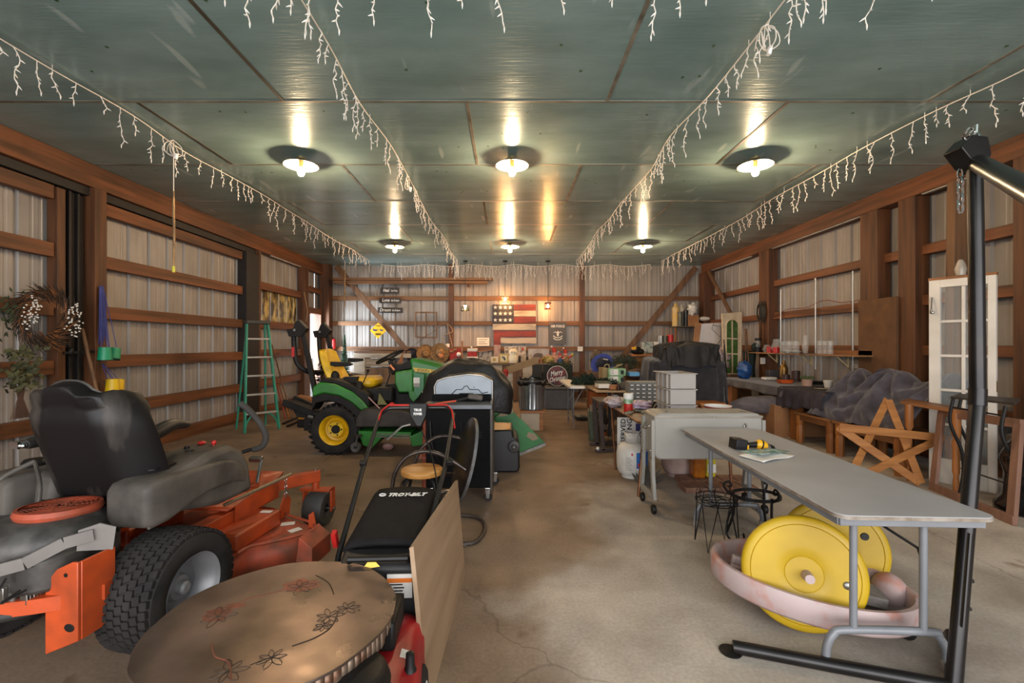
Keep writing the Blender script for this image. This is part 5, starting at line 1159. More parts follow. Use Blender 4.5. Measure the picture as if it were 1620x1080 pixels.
part('seat_hump', MB().sph(at(1408, 935, 2.30), (.07, .09, .09), 14, 10), M_pink, tb); part('seat_slats', MB().cb(at(1368, 938, 2.28), (.14, .16, .05), (0, .1, -.35)), mat('grey_slats', '#8C8580', .7, var=.15, scale=30), tb, bevel=.006)
part('foot_ridge', MB().cb(at(1182, 893, 2.42), (.16, .04, .06), (0, .25, -.2)).cb(at(1176, 905, 2.36), (.14, .03, .05), (0, .25, -.2)), M_pink, tb, bevel=.01)
cs = part('swivel_caster', MB().lathe([(.008, -.014), (.028, -.014), (.034, 0), (.028, .014), (.008, .014)], 18, tr(*(fl(1436, 1012) + V((0, 0, .034)))) @ Matrix.Rotation(R(70), 4, 'Z') @ Matrix.Rotation(R(90), 4, 'Y')), M_dark, tb)

# ================================================================ black tubular hanging-chair stand
M_stand = mat('stand_black', '#191716', .3, .5, col2='#242120', scale=6)
sd = thing('hammock_chair_stand', 'tall black tubular stand with a chain, cut by the right edge of the picture', 'stand', (1.72, 1.755, 0))
pole = [V((1.72, 1.755, .03)), V((2.015, 1.95, 1.12))]
part('pole', MB().tube(pole, .0265, 18), M_stand, sd)
part('upper_pole', MB().tube([V((2.016, 1.951, 1.12)), V((2.024, 1.965, 1.7)), V((2.032, 1.98, 2.15))], .0275, 18), M_stand, sd)
part('pole_sleeve', MB().tube([V((2.017, 1.952, 1.16)), V((2.008, 1.945, 1.09))], .0305, 18), M_stand, sd)
part('top_arm', MB().tube([V((2.03, 1.97, 2.14)), V((1.59, 1.40, 1.83)), V((1.30, 1.02, 1.62))], .033, 18), M_stand, sd)
part('elbow_bracket', MB().prism([(-.10, .03), (-.05, .085), (.015, .075), (.03, -.0), (0, -.06), (-.045, -.04)], .085, basis((2.03, 2.02, 2.16), (1, 0, 0), (0, 0, 1))), M_stand, sd, bevel=.004)
part('base_leg', MB().tube([V((1.72, 1.755, .03)), V((1.35, 1.87, .03)), V((.985, 1.99, .03))], .027, 16), M_stand, sd)
part('base_leg', MB().tube([V((1.72, 1.755, .03)), V((1.90, 1.94, .03)), V((2.02, 2.07, .03))], .027, 16), M_stand, sd)
for p in ((.98, 2.0), (2.03, 2.08)): part('foot_pad', MB().lathe([(0, 0), (.045, 0), (.048, .006), (.03, .012), (0, .012)], 24, tr(p[0], p[1], 0)), M_dark, sd)
part('brace_rod', MB().cyl((1.755, 1.755, .26), (1.84, 1.81, .60), .007, n=8), M_stand, sd)
part('wing_bolt', MB().cyl((1.83, 1.83, .40), (1.87, 1.83, .40), .008, n=8), M_stand, sd); part('wing_bolt', MB().cyl((1.80, 1.81, .30), (1.84, 1.81, .30), .008, n=8), M_stand, sd)
cn = MB()
for k in range(5):
    c = V((1.955, 1.965, 2.085 - .036 * k)); a = k % 2
    cn.tube([c + V(((.011 * math.cos(t)) * (1 - a), .011 * math.cos(t) * a, .024 * math.sin(t))) for t in [2 * PI * j / 14 for j in range(14)]], .0042, 6, True)
hc = single('hanging_chain', cn, M_chrome, 'short steel chain hanging from the top of the black stand', 'chain')
hk = MB()
for k in range(3): hk.tube([V((2.02 - .012 * k, 1.96, 2.235 + .012 * k)) + V((.03 * math.cos(t), .012 * math.sin(t * 2), .022 * math.sin(t))) for t in [2 * PI * j / 14 for j in range(14)]], .005, 6, True)
hk.cyl((2.02, 1.965, 2.22), (2.03, 1.97, 2.30), .008)
part('hook_bundle', hk, M_chrome, sd)
# ================================================================ right side, along the wall
M_hon = wood('honey_pine', '#A5672F', '#77451E', 'z', .5, 12, .1); M_honx = wood('honey_pine_flat', '#A86C36', '#7B4A22', 'x', .5, 12, .1); M_hony = wood('honey_pine_long', '#946138', '#6B4424', 'y', .5, 12, .1)
M_cloth = mat('purple_grey_cloth', '#4F4A54', .9, col2='#37333C', scale=9, bump=.35, bscale=60, sheen=.3); M_clothd = mat('dark_blue_grey_cloth', '#29282D', .95, col2='#1A191D', scale=9, bump=.35, bscale=60, sheen=.3)
M_clothb = mat('brown_grey_cloth', '#4C4443', .9, col2='#393332', scale=9, bump=.35, bscale=60, sheen=.3)
# hardboard sheet on the wall
single('hardboard_sheet', MB().box(4.90, 5.74, .55, 4.935, 6.36, 1.96), mat('brown_hardboard', '#6B4A2E', .8, col2='#553A24', scale=5), 'brown hardboard sheet fixed between the posts of the right wall', 'board', bevel=.002)
# ---- long bench table with cloth
bt = thing('bench_table', 'long sturdy wooden bench table against the right wall under the shelf', 'table', (4.5, 7.3, 0))
part('tabletop', MB().box(4.05, 5.9, .68, 5.0, 8.55, .72), M_hony, bt, bevel=.004)
part('apron', MB().box(4.08, 6.0, .58, 4.12, 8.45, .68), M_hony, bt, bevel=.003)
for y in (8.35, 6.50):
    part('leg', MB().box(4.07, y - .06, 0, 4.19, y + .06, .68), M_hon, bt, bevel=.006); part('leg', MB().box(4.82, y - .06, 0, 4.94, y + .06, .68), M_hon, bt, bevel=.006)
def drape(y0, y1, xf, xb, z, drop, m, name, label, seed, yend=None):
    q = random.Random(seed); p1, p2 = q.uniform(0, 6), q.uniform(0, 6)
    def f(u, v):
        y = y0 + (y1 - y0) * u; s = v * (xb - xf + drop)
        dr = drop * (1 + .12 * math.sin(5 * u + p1) + .06 * math.sin(17 * u + p2))
        t = v / .38
        if t < 1: x = xf - .012 - .03 * (1 - t) * (.5 + .5 * math.sin(30 * u + p1)); zz = z + .006 - dr * (1 - t)
        else: x = xf + (xb - xf) * (v - .38) / .62; zz = z + .006 + .006 * math.sin(9 * u + p1) * math.sin(8 * v)
        return (x, y, zz)
    return single(name, MB().grid(f, 60, 20), m, label, 'cloth', solid=.006, smooth=60)
drape(6.62, 8.62, 4.03, 4.98, .725, .13, M_clothb, 'table_cloth', 'brownish grey cloth over the far two thirds of the bench table', 3)
drape(5.80, 6.75, 4.02, 4.97, .732, .27, mat('plum_cloth', '#3B343D', .9, col2='#2A252C', scale=9, bump=.3, bscale=60), 'table_cloth', 'dark plum cloth over the near end of the bench table', 5)
ec = MB(); ec.grid(lambda u, v: (4.0 + .9 * v, 8.62 + .02 * math.sin(12 * v), .655 - (.20 + .05 * math.sin(9 * v)) * u), 6, 16)
# things under the bench table
blob('cushion', 1210, 640, 6.9, .52, .14, .14, mat('grey_cushion', '#6B6365', .85, col2='#554E50', scale=8), 'long grey cushion in the cardboard box under the bench table', 'cushion', 4, amp=.1)
single('cardboard_box', MB().prism([(3.90, 0), (4.72, 0), (4.72, .40), (4.42, .36), (3.90, .47)], .5, tr(0, 7.15, 0) @ Matrix.Rotation(R(90), 4, 'X')), mat('cardboard', '#A87850', .8, col2='#8F6340', scale=3), 'large cardboard box on the floor at the bench table front', 'box', bevel=.004)
ZB = .745
def onb(px, py=0, z=ZB, X=4.55): return V((X, X * F / (px - 803.0), z))
def jar(name, px, Y, z, prof, m, label, cat, group=None, n=24):
    X = (px - 803) / F * Y; return single(name, MB().lathe(prof, n, tr(X, Y, z)), m, label, cat, group=group)
M_gold = mat('old_gold', '#8E6A33', .35, .7, col2='#5A3F1C', scale=9); M_dwax = mat('dark_brown_wax', '#3A211B', .5, var=.15); M_terra = mat('pinkish_pot', '#B48F7C', .8, var=.1)
jar('gold_bottle', 1240, 7.75, ZB, [(0, 0), (.062, 0), (.066, .02), (.066, .20), (.05, .25), (.022, .275), (.02, .30), (.028, .305), (.025, .33), (0, .335)], M_gold, 'tall tarnished golden bottle on the bench table', 'bottle')
jar('brown_candle', 1243, 7.35, ZB, [(0, 0), (.062, 0), (.062, .12), (.05, .12), (0, .11)], M_dwax, 'short dark brown candle in front of the golden bottle', 'candle', 'dark brown candles')
jar('brown_candle', 1259, 7.45, ZB + .045, [(0, 0), (.062, 0), (.062, .13), (.05, .13), (0, .12)], M_dwax, 'dark brown candle on a pale plinth, right of the golden bottle', 'candle', 'dark brown candles')
jar('candle_plinth', 1259, 7.45, ZB, [(0, 0), (.07, 0), (.07, .034), (.078, .036), (.078, .044), (0, .044)], M_dwax, 'dark round plinth under the right-hand brown candle', 'plinth')
single('orange_dish', MB().prism([(-.08, 0), (.08, 0), (.105, .055), (-.105, .055)], .12, tr(*onb(1238, X=4.35)) @ Matrix.Rotation(R(90), 4, 'X')), mat('orange_glaze', '#C2531E', .4, var=.1), 'orange rectangular dish on the bench table in front of the candles', 'dish', bevel=.005)
pp = thing('potted_plant', 'small green plant in a pinkish clay pot on the bench table', 'potted plant', onb(1277, X=4.4))
c = onb(1277, X=4.4); part('pot', MB().lathe([(0, 0), (.062, 0), (.068, .09), (.072, .10), (.06, .10), (0, .09)], 24, tr(*c)), M_terra, pp)
g = MB(); q = random.Random(2)
for k in range(60):
    a = q.uniform(0, 6.28); r = q.uniform(.01, .09); p = c + V((r * math.cos(a), r * math.sin(a), .10 + q.uniform(0, .04))); g.sph(p, q.uniform(.008, .016), 6, 4)
part('foliage', g, mat('moss_green', '#56633A', .8, var=.25, scale=30), pp)
single('white_pot', MB().lathe([(0, 0), (.04, 0), (.06, .10), (.055, .105), (0, .09)], 20, tr(*onb(1310, X=4.5))), M_white, 'small white ruffled pot at the near end of the bench table', 'pot')
single('black_tray', MB().prism(rrect(-.13, -.06, .13, .06, .02), .05, tr(*onb(1292, X=4.7))), M_dark, 'black tray on the bench table between the plant and the white pot', 'tray', bevel=.004)
single('lace_strip', MB().grid(lambda u, v: (4.25 + .35 * u + .03 * 0, 6.22 - .12 * u + .09 * v + .012 * math.sin(40 * u), ZB + .004), 30, 3), mat('cream_lace', '#BBA893', .8, var=.1), 'cream scalloped lace strip in front of the black tray', 'doily', solid=.004)
single('folded_towel', MB().prism(rrect(-.10, -.07, .12, .07, .03), .045, tr(*onb(1216, X=4.5))), M_white, 'folded white towel on the far part of the bench table', 'towel', bevel=.012)
single('grey_box', MB().cb(onb(1222, X=4.75) + V((0, 0, .075)), (.19, .14, .15)), mat('grey_case', '#45454A', .6, var=.1), 'dark grey box behind the folded white towel', 'box', bevel=.006)
blob('blue_bag', 1178, 585, 8.3, .13, .12, .17, mat('blue_nylon', '#1F4F8C', .4, col2='#143765', scale=9, bump=.4, bscale=14), 'bright blue nylon bag at the far end of the bench table', 'bag', 6, amp=.2)
# ---- wall shelf and glassware
sh = thing('wall_shelf', 'long wooden shelf on the right wall carrying glass vases', 'shelf', (4.85, 7.4, 1.18))
part('shelf_board', MB().box(4.70, 6.10, 1.185, 4.93, 8.95, 1.205), wood('shelf_pine', '#A37750', '#7C5636', 'y', .5, 12, .05), sh, bevel=.002)
for y in (8.33, 7.39, 6.59): part('bracket', MB().bar((4.93, y, 1.02), (4.93, y, 1.185), .02, .02).bar((4.92, y, 1.04), (4.76, y, 1.18), .015, .015), M_tin, sh)
M_rod = mat('galvanised_rod', '#BDBAB5', .3, .6, var=.1)
for y, z1, w in ((8.33, 2.36, 'farthest'), (7.39, 2.43, 'middle'), (6.59, 2.42, 'nearest')):
    single('shelf_hanger', MB().cyl((5.0, y, .95), (5.0, y, z1), .011, n=10), M_rod, 'thin upright metal rod on the right wall, the %s of three above the shelf' % w, 'rod', 'upright rods above the wall shelf')
M_glass = mat('thin_clear_glass', '#EAF0EE', .05, var=0, alpha=.09, coat=.15)
ZS = 1.206
def cylv(r, h): return [(0, .004), (r - .004, .004), (r - .003, h), (r, h), (r, 0), (0, 0)]
def globe(r, h): return [(0, .004), (r * .6, .006), (r, h * .4), (r * .6, h * .8), (r * .62, h), (r * .66, h), (r * .64, h * .8), (r * 1.03, h * .4), (r * .62, 0), (0, 0)]
for k, (px, Y, pf, lab) in enumerate((
        (1213, 8.45, globe(.075, .14), 'round clear glass globe left of the red tins on the wall shelf'),
        (1229, 8.0, globe(.095, .24), 'large clear glass globe behind the two red tins'), (1240, 7.7, cylv(.055, .20), 'clear cylinder vase just right of the red tins'),
        (1249, 7.55, cylv(.055, .20), 'second clear cylinder vase right of the red tins'), (1259, 7.45, cylv(.055, .20), 'clear cylinder vase directly behind the white bowls'),
        (1274, 7.3, globe(.05, .29), 'tall stemmed clear hurricane glass right of the white bowls'), (1297, 6.95, cylv(.045, .20), 'leftmost clear cylinder vase of the three mid-shelf'),
        (1305, 6.85, cylv(.04, .20), 'middle clear cylinder vase of the three mid-shelf'), (1313, 6.78, cylv(.045, .20), 'right clear cylinder vase of the three mid-shelf'))):
    jar('glass_vase', px, Y, ZS, pf, M_glass, lab, 'vase', 'clear glass vases on the wall shelf')
for px, Y, h, lab in ((1218, 8.25, .11, 'solid red tin on the wall shelf'), (1228, 7.95, .10, 'red patterned tin on the wall shelf, right of the solid red one')):
    jar('red_tin', px, Y, ZS, [(0, 0), (.052, 0), (.052, h), (0, h)], mat('bright_red', '#B81A17', .4, var=.08), lab, 'tin', 'red tins on the wall shelf')
for px, Y, lab in ((1245, 7.65, 'left small white bowl on the wall shelf'), (1259, 7.28, 'right small white bowl on the wall shelf')):
    jar('white_bowl', px, Y, ZS, [(0, 0), (.03, 0), (.07, .03), (.085, .04), (.06, .045), (.03, .055), (0, .055)], M_white, lab, 'bowl', 'white bowls on the wall shelf')
single('oak_strip', MB().box(4.90, 6.12, ZS, 4.93, 7.2, ZS + .06), M_hony, 'strip of wood standing at the back of the shelf near the hardboard', 'board')
t = thing('lantern', 'small black-topped glass lantern on the far end of the wall shelf', 'lantern', (4.82, 8.72, ZS)); X0, Y0 = 4.80, 8.72
part('glass_body', MB().cyl((X0, Y0, ZS + .10), (X0, Y0, ZS + .22), .04), M_glass, t); part('base', MB().cyl((X0, Y0, ZS), (X0, Y0, ZS + .10), .05, .045), M_dark, t); part('cap', MB().cyl((X0, Y0, ZS + .22), (X0, Y0, ZS + .27), .055), M_dark, t)
single('dark_green_pouch', MB().sph((4.82, 8.84, ZS + .09), (.09, .06, .09), 12, 8), mat('dark_green_cloth', '#18271F', .8, var=.2), 'dark green cloth pouch at the far end of the wall shelf', 'pouch')
t = thing('hanging_jacket', 'dark green jacket with blue edge hanging below the far end of the wall shelf', 'jacket', (4.7, 8.95, .7))
part('coat_body', MB().grid(lambda u, v: (4.52 + .34 * u, 8.98 + .03 * math.sin(14 * u) + .02 * math.sin(5 * v), .70 + .52 * v), 16, 8), mat('dark_green_cloth', '#18271F', .8), t, solid=.05)
part('blue_edge', MB().grid(lambda u, v: (4.47 + .05 * u, 8.96 + .01 * math.sin(9 * v), .70 + .5 * v), 3, 8), mat('blue_cloth', '#1D3A63', .8, var=.1), t, solid=.03)
# coil of cable on the post
g = MB(); q = random.Random(8)
for k in range(9):
    rx, rz = q.uniform(.07, .135), q.uniform(.12, .22); g.tube([V((4.925 - .01 * k, 8.78 + rx * math.cos(a), 1.98 + rz * math.sin(a))) for a in [2 * PI * j / 26 for j in range(26)]], .006, 5, True)
single('cable_coil', g, mat('grey_green_cable', '#3B3A30', .7, var=.2), 'oval coil of dark cable hanging on a post of the right wall', 'cable')
single('wall_socket', MB().box(4.86, 8.70, .98, 4.93, 8.76, 1.10), M_paper, 'pale socket box on the post below the wall shelf', 'socket', bevel=.003)
single('wall_label', MB().box(5.10, 6.56, 1.00, 5.12, 6.76, 1.07), M_paper, 'small white rectangular tag below the near end of the wall shelf', 'tag')
single('red_cable', MB().tube(spl([(5.02, 8.6, 1.86), (5.0, 8.2, 1.97), (5.02, 7.9, 1.98), (5.0, 7.6, 1.97), (5.0, 7.2, 2.05), (5.0, 6.8, 1.98), (5.02, 6.45, 1.99)], 5), .006, 6), mat('red_brown_cord', '#7C3A26', .6, var=0), 'thin reddish cord lying along the girt above the wall shelf', 'cable')

# ---- low benches in front of the wall, with draped cloth
for k, (y0, y1, lab) in enumerate(((5.62, 6.33, 'low honey-pine bench, the far one of the two below the draped cloth'), (4.62, 5.58, 'low honey-pine bench, the near one behind the wooden star'))):
    b = thing('low_bench', lab, 'bench', (4.3, (y0 + y1) / 2, 0), group='low pine benches by the right wall')
    part('seat_top', MB().box(3.97, y0, .39, 4.62, y1, .42), M_hony, b, bevel=.006); part('apron', MB().box(4.0, y0 + .04, .32, 4.03, y1 - .04, .39), M_hony, b, bevel=.003)
    for y in (y0 + .06, y1 - .06):
        for x in (4.03, 4.55): part('leg', MB().lathe([(0, 0), (.042, 0), (.046, .05), (.05, .2), (.042, .25), (.05, .27), (.05, .39)], 8, tr(x, y, 0)), M_hon, b, smooth=25)
PK = [(0, .62), (.06, .98), (.16, 1.05), (.30, .93), (.45, 1.07), (.58, 1.05), (.72, .93), (.86, .97), (1, 1.06)]
def ptop(u):
    for (a, za), (b, zb) in zip(PK, PK[1:]):
        if u <= b: t = (u - a) / (b - a); t = t * t * (3 - 2 * t); return za + (zb - za) * t
    return PK[-1][1]
def dcloth(u, v):
    y = 6.05 - 1.45 * u; t = ptop(u); h = min(1, v / .7); f = 0
    for uk, w in ((.13, .8), (.50, 1.0), (.97, .9)):
        du = (u - uk) * 1.45; dh = (1 - h) * .62; d = math.hypot(du, dh); g_ = math.exp(-(du / .34) ** 2) * w
        f += g_ * .036 * math.cos(math.atan2(du, dh + .04) * 7.5 + uk * 9) * min(1, d / .16)
    for um in (.31, .74):
        du = (u - um) * 1.45; g_ = math.exp(-(du / .22) ** 2); f += g_ * .030 * math.cos(34 * ((1 - h) * .62 + 1.5 * du * du) + um)
    f += .007 * math.sin(58 * u + 9 * h)
    x = 3.99 + .50 * h ** 1.4 - f; z = .435 + (t - .435) * h ** .92 + f * .5
    if v > .7: w = (v - .7) / .3; x = 4.49 + .38 * w - f * (1 - w); z = t - (t - .5) * w ** 2 * .8
    return (x, y, z)
single('draped_cloth', MB().grid(dcloth, 190, 70), M_cloth, 'purple-grey cloth draped in swags over furniture on the low benches', 'cloth', solid=.008, smooth=70)
# ---- wooden star
def starpt(px, py, Y): return at(px, py, Y)
A, B_, C_, D_, E_ = starpt(1404, 632, 4.62), starpt(1326, 675, 4.48), starpt(1490, 692, 4.42), starpt(1341, 762, 4.40), starpt(1456, 764, 4.36)
st = thing('wooden_star', 'big five-pointed star of pine slats leaning near the low bench', 'star', (D_ + E_) / 2 * 1.0)
M_slat = wood('rough_slat', '#B5793F', '#8A5427', 'x', .6, 16, .15)
for k, (a, b) in enumerate(((A, D_), (A, E_), (B_, C_), (B_, E_), (C_, D_))):
    o_ = V((0, -.010 * (k % 3), 0)); part('slat', MB().bar(a + o_, b + o_, .012, .075, (b - a).cross(V((0, 1, 0)))), M_slat, st, bevel=.002)
# ---- empty wooden frame
fr = thing('empty_frame', 'large empty reddish wooden frame standing on edge by the glazed door', 'frame', (3.82, 3.8, 0))
q4 = [at(1476, 768, 4.22), at(1600, 828, 3.42), at(1612, 670, 3.50), at(1490, 652, 4.30)]; q4[0].z = .0; q4[1].z = .0
M_frw = wood('reddish_frame_wood', '#876350', '#684636', 'z', .55, 12, .1)
for a, b in ((0, 1), (1, 2), (2, 3), (3, 0)):
    p, q = q4[a], q4[b]; e = (q - p).normalized() * (.03 if a in (0, 2) else -.0); up = V((0, 0, 1)) if a in (0, 2) else (q4[1] - q4[0])
    part('frame_rail' if a in (0, 2) else 'frame_stile', MB().bar(p - e + V((0, 0, .035 if a == 0 else 0)), q + e + V((0, 0, .035 if a == 0 else 0)), .03, .07, up), M_frw, fr, bevel=.003)
# ---- glazed white door
dA, dB = V((4.22, 4.55, 0)), V((4.44, 4.13, 0)); hz_ = (dB - dA).normalized(); wd = (dB - dA).length; nz_ = V((hz_.y, -hz_.x, 0)) # faces the room
M_dw = mat('door_white', '#D8D0C5', .5, col2='#C6BDB1', scale=3); ZD = 1.985
dr_ = thing('glazed_door', 'narrow white glazed door leaning against the right wall', 'door', dA + (dB - dA) / 2)
DM = basis(dA, hz_, (0, 0, 1))
def dbox(x0, x1, z0, z1, y0=-.02, y1=.02, mb=None): return (mb or MB()).box(x0, z0, y0, x1, z1, y1, DM)
dbx = MB(); xs0, xs1 = .085, wd - .055
dbox(0, xs0, 0, ZD, mb=dbx); dbox(xs1, wd, 0, ZD, mb=dbx); dbox(xs0, xs1, ZD - .075, ZD, mb=dbx); dbox(xs0, xs1, 0, .24, mb=dbx)
part('door_frame', dbx, M_dw, dr_, bevel=.003)
zz = [.24 + (ZD - .315) * k / 5 for k in range(6)]; mb = MB()
dbox((xs0 + xs1) / 2 - .012, (xs0 + xs1) / 2 + .012, .24, ZD - .075, -.014, .014, mb)
for z in zz[1:5]: dbox(xs0, xs1, z - .012, z + .012, -.014, .014, mb)
part('muntins', mb, M_dw, dr_, bevel=.002)
part('glass_panes', dbox(xs0, xs1, .24, ZD - .075, -.002, .002), mat('door_glass', '#E6ECEA', .06, var=0, alpha=.10, coat=.2), dr_)
part('top_strip', dbox(-.005, wd + .005, ZD, ZD + .025), M_hony, dr_)
cf = DM @ V((.03, 1.66, .03)); s_ = 1 if (DM.to_3x3() @ V((0, 0, 1))).dot(V((-1, 0, 0))) > 0 else -1
part('coat_hook', MB().tube(spl([DM @ V((.03, 1.82, .03 * s_)), DM @ V((.03, 1.74, .045 * s_)), DM @ V((.035, 1.68, .06 * s_)), DM @ V((.04, 1.665, .09 * s_)), DM @ V((.045, 1.70, .10 * s_))], 4), .006, 6).sph(DM @ V((.03, 1.67, .025 * s_)), .018), M_chrome, dr_)
part('latch_plate', dbox(wd - .004, wd + .003, .92, 1.02, -.012, .012), M_brass, dr_)
# ---- honey-pine side table part and black console table by the door
PT = [at(1424, 634, 4.60), at(1536, 652, 3.98), at(1540, 648, 4.10), at(1438, 630, 4.72)]
ht = thing('pine_side_table', 'half-hidden honey-pine table with turned legs in front of the glazed door', 'table', (4.0, 4.45, 0))
part('tabletop', MB().add(PT + [p - V((0, 0, .03)) for p in PT], [(0, 1, 2, 3), (7, 6, 5, 4), (0, 4, 5, 1), (1, 5, 6, 2), (2, 6, 7, 3), (3, 7, 4, 0)]), M_hony, ht, bevel=.003)
for x, y in ((at(1441, 700, 4.5).x, 4.52), (at(1516, 700, 4.1).x, 4.12)):
    part('turned_leg', MB().lathe([(0, 0), (.020, 0), (.024, .1), (.018, .16), (.028, .2), (.024, .42), (.030, .46), (.018, .50), (.034, .54), (.034, .76)], 14, tr(x, y, 0)), M_hon, ht)
ct = thing('console_table', 'narrow black metal table with curved legs between the glazed door and the black pole', 'table', (3.9, 3.85, 0))
P1, P2 = at(1503, 629, 4.08), at(1612, 635, 3.55)
ctp = [at(1503, 627, 4.08), at(1606, 637, 3.50), at(1614, 630, 3.62), at(1516, 622, 4.2)]
part('table_top', MB().add(ctp + [p - V((0, 0, .018)) for p in ctp], [(0, 1, 2, 3), (7, 6, 5, 4), (0, 4, 5, 1), (1, 5, 6, 2), (2, 6, 7, 3), (3, 7, 4, 0)]), mat('dark_console_top', '#2B2624', .5, var=.2), ct, bevel=.003)
for (X, Y, s) in ((ctp[0].x + .03, 4.06, 1), (ctp[1].x, 3.55, 1), (ctp[3].x + .02, 4.17, 1)):
    part('curved_leg', MB().tube(spl([(X - .02, Y, .87), (X - .05, Y, .66), (X + .03, Y - .02, .42), (X + .05, Y - .02, .22), (X + .0, Y - .03, 0)], 6), .013, 8), M_dark, ct)
part('stretcher', MB().cyl((ctp[0].x + .07, 4.05, .25), (ctp[1].x + .04, 3.55, .25), .006, n=6).cyl((ctp[0].x, 4.05, .79), (ctp[1].x, 3.55, .79), .007, n=6), M_dark, ct)
# dark vase-like pedestal in the right corner
pd = thing('dark_pedestal', 'glossy black bell-shaped pedestal at the right edge of the picture', 'pedestal', (4.22, 3.66, 0))
part('body', MB().lathe([(0, 0), (.22, 0), (.22, .05), (.17, .12), (.16, .3), (.19, .42), (.14, .54), (.10, .60), (0, .60)], 28, tr(4.22, 3.66, 0)), mat('glossy_black_plastic', '#151315', .12, var=.1), pd)
part('lid', MB().lathe([(0, .63), (.11, .625), (.14, .605), (.14, .59), (0, .59)], 28, tr(4.22, 3.66, 0)), mat('worn_brown_lid', '#5B4A3B', .5, var=.2), pd)
single('bare_board', MB().cb((4.9, 3.3, .25), (.03, .9, .5), (0, .1, 0)), M_frw, 'low reddish board leaning on the right wall behind the black table', 'board')
# small pale bottle on the door top
single('small_bottle', MB().lathe([(0, 0), (.035, 0), (.045, .06), (.03, .12), (.015, .15), (0, .15)], 14, tr(4.33, 4.35, ZD + .026)), mat('frosted_plastic', '#A79B8C', .3, var=.1), 'small pale bottle standing on top of the glazed door', 'bottle')
# ---- mirror-like door with arched green panes, whiteboard, far right corner shelf
ad = thing('arched_cabinet_door', 'cream cabinet door with arched green panes leaning at the right wall', 'cabinet door', at(1158, 592, 8.9))
Yd = 8.9; o3 = ppx([(1142, 496), (1174, 493), (1173, 592), (1145, 592)], Yd, .03)
part('panel', o3, mat('cream_paint', '#CDB99C', .6, col2='#B39D7E', scale=6), ad, bevel=.003)
ar = [(1149, 590), (1149, 515)] + [(1158.5 - 9.5 * math.cos(R(k * 18)), 514 - 9 * math.sin(R(k * 18))) for k in range(11)] + [(1168, 590)]
part('green_panes', ppx(ar, Yd - .004, .003), mat('green_glass', '#41612A', .25, col2='#2E481C', scale=14), ad)
mu = MB(); mu.bar(at(1158, 507, Yd - .01), at(1158.5, 590, Yd - .01), .02, .022, (1, 0, 0))
for y in (535, 559): mu.bar(at(1149, y, Yd - .01), at(1168, y + 1, Yd - .01), .012, .022)
mu.tube([at(x, y, Yd - .01) for x, y in ar], .012, 6)
part('muntins', mu, mat('cream_paint', '#C1AB8D'), ad)
wb = thing('whiteboard', 'white board with drawn black lines and a cardboard strip in the far right corner', 'board', at(1120, 590, 9.3))
part('board', ppx([(1109, 512), (1141, 510), (1149, 592), (1150, 649), (1098, 649), (1100, 592)], 9.3, .02), mat('white_sheet', '#CFC8C4', .5, var=.05), wb)
part('cardboard_strip', ppx([(1100, 511), (1110, 511), (1106, 541), (1097, 541)], 9.28, .015), mat('cardboard', '#A87850'), wb)
lm = MB()
for s_ in ([(1129, 511), (1126, 520), (1140, 534), (1141, 517), (1129, 514)], [(1141, 536), (1134, 546), (1141, 550), (1145, 545)]): lm.tube([at(x, y, 9.29) for x, y in s_], .005, 4)
part('drawn_lines', lm, M_dark, wb)
cs_ = thing('corner_shelf', 'small shelf high in the far right corner holding jugs and a box', 'shelf', at(1085, 516, 11.3))
X0 = at(1065, 515, 11.3).x; X1 = at(1122, 515, 11.3).x; Z0 = at(1065, 516, 11.3).z
part('shelf_board', MB().box(X0, 11.2, Z0 - .02, X1, 11.62, Z0), mat('shelf_grey_green', '#5F5A4C', .6, var=.15), cs_)
part('shelf_post', MB().box(X0 + .02, 11.22, .9, X0 + .05, 11.25, Z0 - .02), M_hon, cs_)
def cyl_on(name, px, Y, z, r, h, m, label, cat, group=None, cap=None):
    X = (px - 803) / F * Y; return single(name, MB().lathe([(0, 0), (r, 0), (r, h * .8), (r * (.45 if cap else 1), h * (.9 if cap else 1)), (r * (.4 if cap else 1), h), (0, h)], 18, tr(X, Y, z)), m, label, cat, group=group)
cyl_on('plastic_jug', 1069, 11.4, Z0, .09, .58, mat('yellowed_white_plastic', '#BDA878', .4, col2='#C49B3E', scale=5), 'tall white and yellow jug at the left end of the corner shelf', 'jug', cap=1)
cyl_on('plastic_jug', 1078, 11.45, Z0, .08, .55, mat('white_plastic', '#B9B2A4', .4, var=.1), 'white jug second from the left on the corner shelf', 'jug', cap=1)
cyl_on('metal_can', 1076, 11.27, Z0, .06, .36, mat('olive_can', '#5C5B4B', .4, .3, var=.2), 'dark olive can in front of the white jug on the corner shelf', 'can')
cyl_on('metal_can', 1085, 11.35, Z0, .06, .40, mat('black_can', '#2A2B2B', .4, .2, var=.2), 'black can beside the cardboard box on the corner shelf', 'can')
single('small_carton', ppx([(1088, 497), (1106, 499), (1106, 516), (1088, 516)], 11.3, .25), mat('cardboard', '#A87850'), 'brown cardboard carton on the corner shelf', 'box', bevel=.004)
blob('white_cloth_bundle', 1095, 489, 11.35, .12, .10, .15, M_white, 'white cloth bundle on top of the carton in the corner', 'bundle', 12, amp=.3)
blob('clothes_iron', 1115, 504, 11.35, .14, .08, .06, M_white, 'white oval clothes iron right of the carton in the corner', 'iron', 13, amp=.05)
